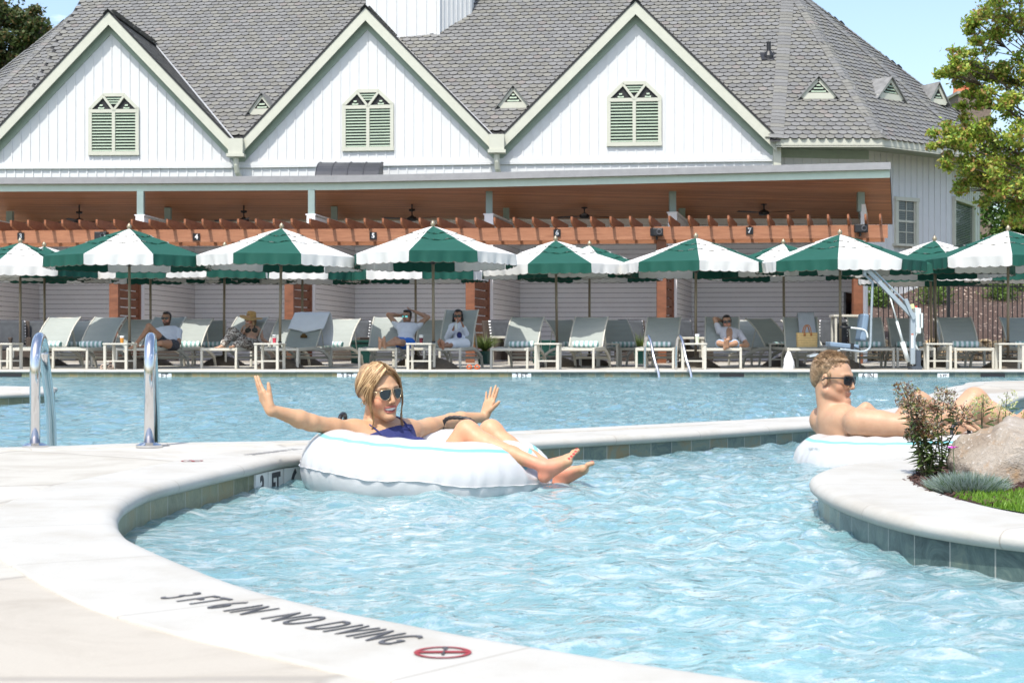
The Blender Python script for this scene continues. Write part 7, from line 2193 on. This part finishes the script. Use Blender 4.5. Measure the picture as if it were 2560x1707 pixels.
for px, py, r_, lb, cols in ((2193, 765, .42, 'small green shrub on the bank just right of the cedar post', 0), (2338, 762, .5, 'round green shrub on the bank behind the fence centre', 0), (2505, 752, .48, 'green shrub on the bank near the right edge', 0), (2470, 722, .5, 'dark green shrub at the top of the bank by the fence post', 1), (2556, 722, .6, 'dark green shrub at the top of the bank at the right edge', 1)):
    p = bank_at(px, py); t_ = thing('shrub', lb, 'shrub', p, 0, 'shrubs on the mulched bank'); mb = MB()
    leaf_cloud(mb, p + V((0, 0, r_ * .8)), r_, 1700, .045, [(.13, .22, .04), (.09, .16, .03), (.18, .27, .06)] if not cols else [(.05, .09, .025), (.08, .12, .03)], tr, .95); mb.build('foliage', M_leaf, t_)
    mb = MB()
    for k in range(6): a = k; mb.tube([p - V((0, 0, .1)), p + V((math.cos(a) * r_ * .5, math.sin(a) * r_ * .5, r_ * .9))], [.015, .005], 5)
    mb.build('stems', M_bark, t_)
mb = MB(); rr = random.Random(3)
for i in range(900):
    p = bank_at(rr.uniform(2300, 2440), 712) + V((rr.uniform(-.1, .1), rr.uniform(-.2, .2), 0)); blade(mb, p, (rr.uniform(-.5, .5), rr.uniform(-.3, .3), 1), rr.uniform(.2, .42), .012, (.42, .27, .08, 1), .4)
o = mb.build('dry_grass', M_leaf); tag(o, 'row of dry golden grass tufts at the top of the bank', 'grass', None, 'stuff')
# potted grasses by the screens
for px, dd, lb in ((1212, 34.6, 'feathery green plant beside the third slatted screen'), (1604, 34.6, 'dark feathery plant beside the striped armchair left of the far ladder')):
    p = V((X(px, dd), dd, 0)); t_ = thing('potted_plant', lb, 'plant', p); mb = MB()
    mb.lathe([(0, 0), (.15, 0), (.19, .3), (.17, .3), (.16, .26), (0, .26)], p, 16); mb.build('pot', M_dgreen, t_)
    mb = MB()
    for i in range(420):
        a = rr.uniform(0, 6.28); blade(mb, p + V((0, 0, .26)), (math.cos(a) * rr.uniform(.2, .9), math.sin(a) * rr.uniform(.2, .9), 1), rr.uniform(.3, .6), .012, (.16, .22, .05, 1) if rr.random() > .4 else (.07, .11, .03, 1), 1.1, 4)
    mb.build('foliage', M_leaf, t_)
# brown chimney with clay pots behind the house
D = 78; ch = thing('chimney_stack', 'brown chimney block with two orange clay pots behind the right roof slope', 'chimney', (X(2425, D), D, 0))
mb = MB(); mb.bb((X(2396, D), D, 0), (X(2478, D), D + 2, Z(236, D))); mb.build('brickwork', mat('brown_brick', (.17, .125, .11), .9, var=.2, vs=10), ch)
mb = MB(); mb.bb((X(2392, D), D - .1, Z(236, D) + .003), (X(2482, D), D + 2.1, Z(229, D))); mb.build('cap', mat('grey_cap', (.3, .28, .26), .8), ch)
for px in (2410, 2437):
    mb = MB(); mb.lathe([(.34, Z(229, D) + .003), (.3, Z(214, D)), (.34, Z(212, D)), (.34, Z(208, D)), (.25, Z(208, D)), (.25, Z(214, D))], (X(px, D), D + .8, 0), 14); mb.build('chimney_pot', mat('terracotta', (.50, .17, .08), .8, var=.1), ch)
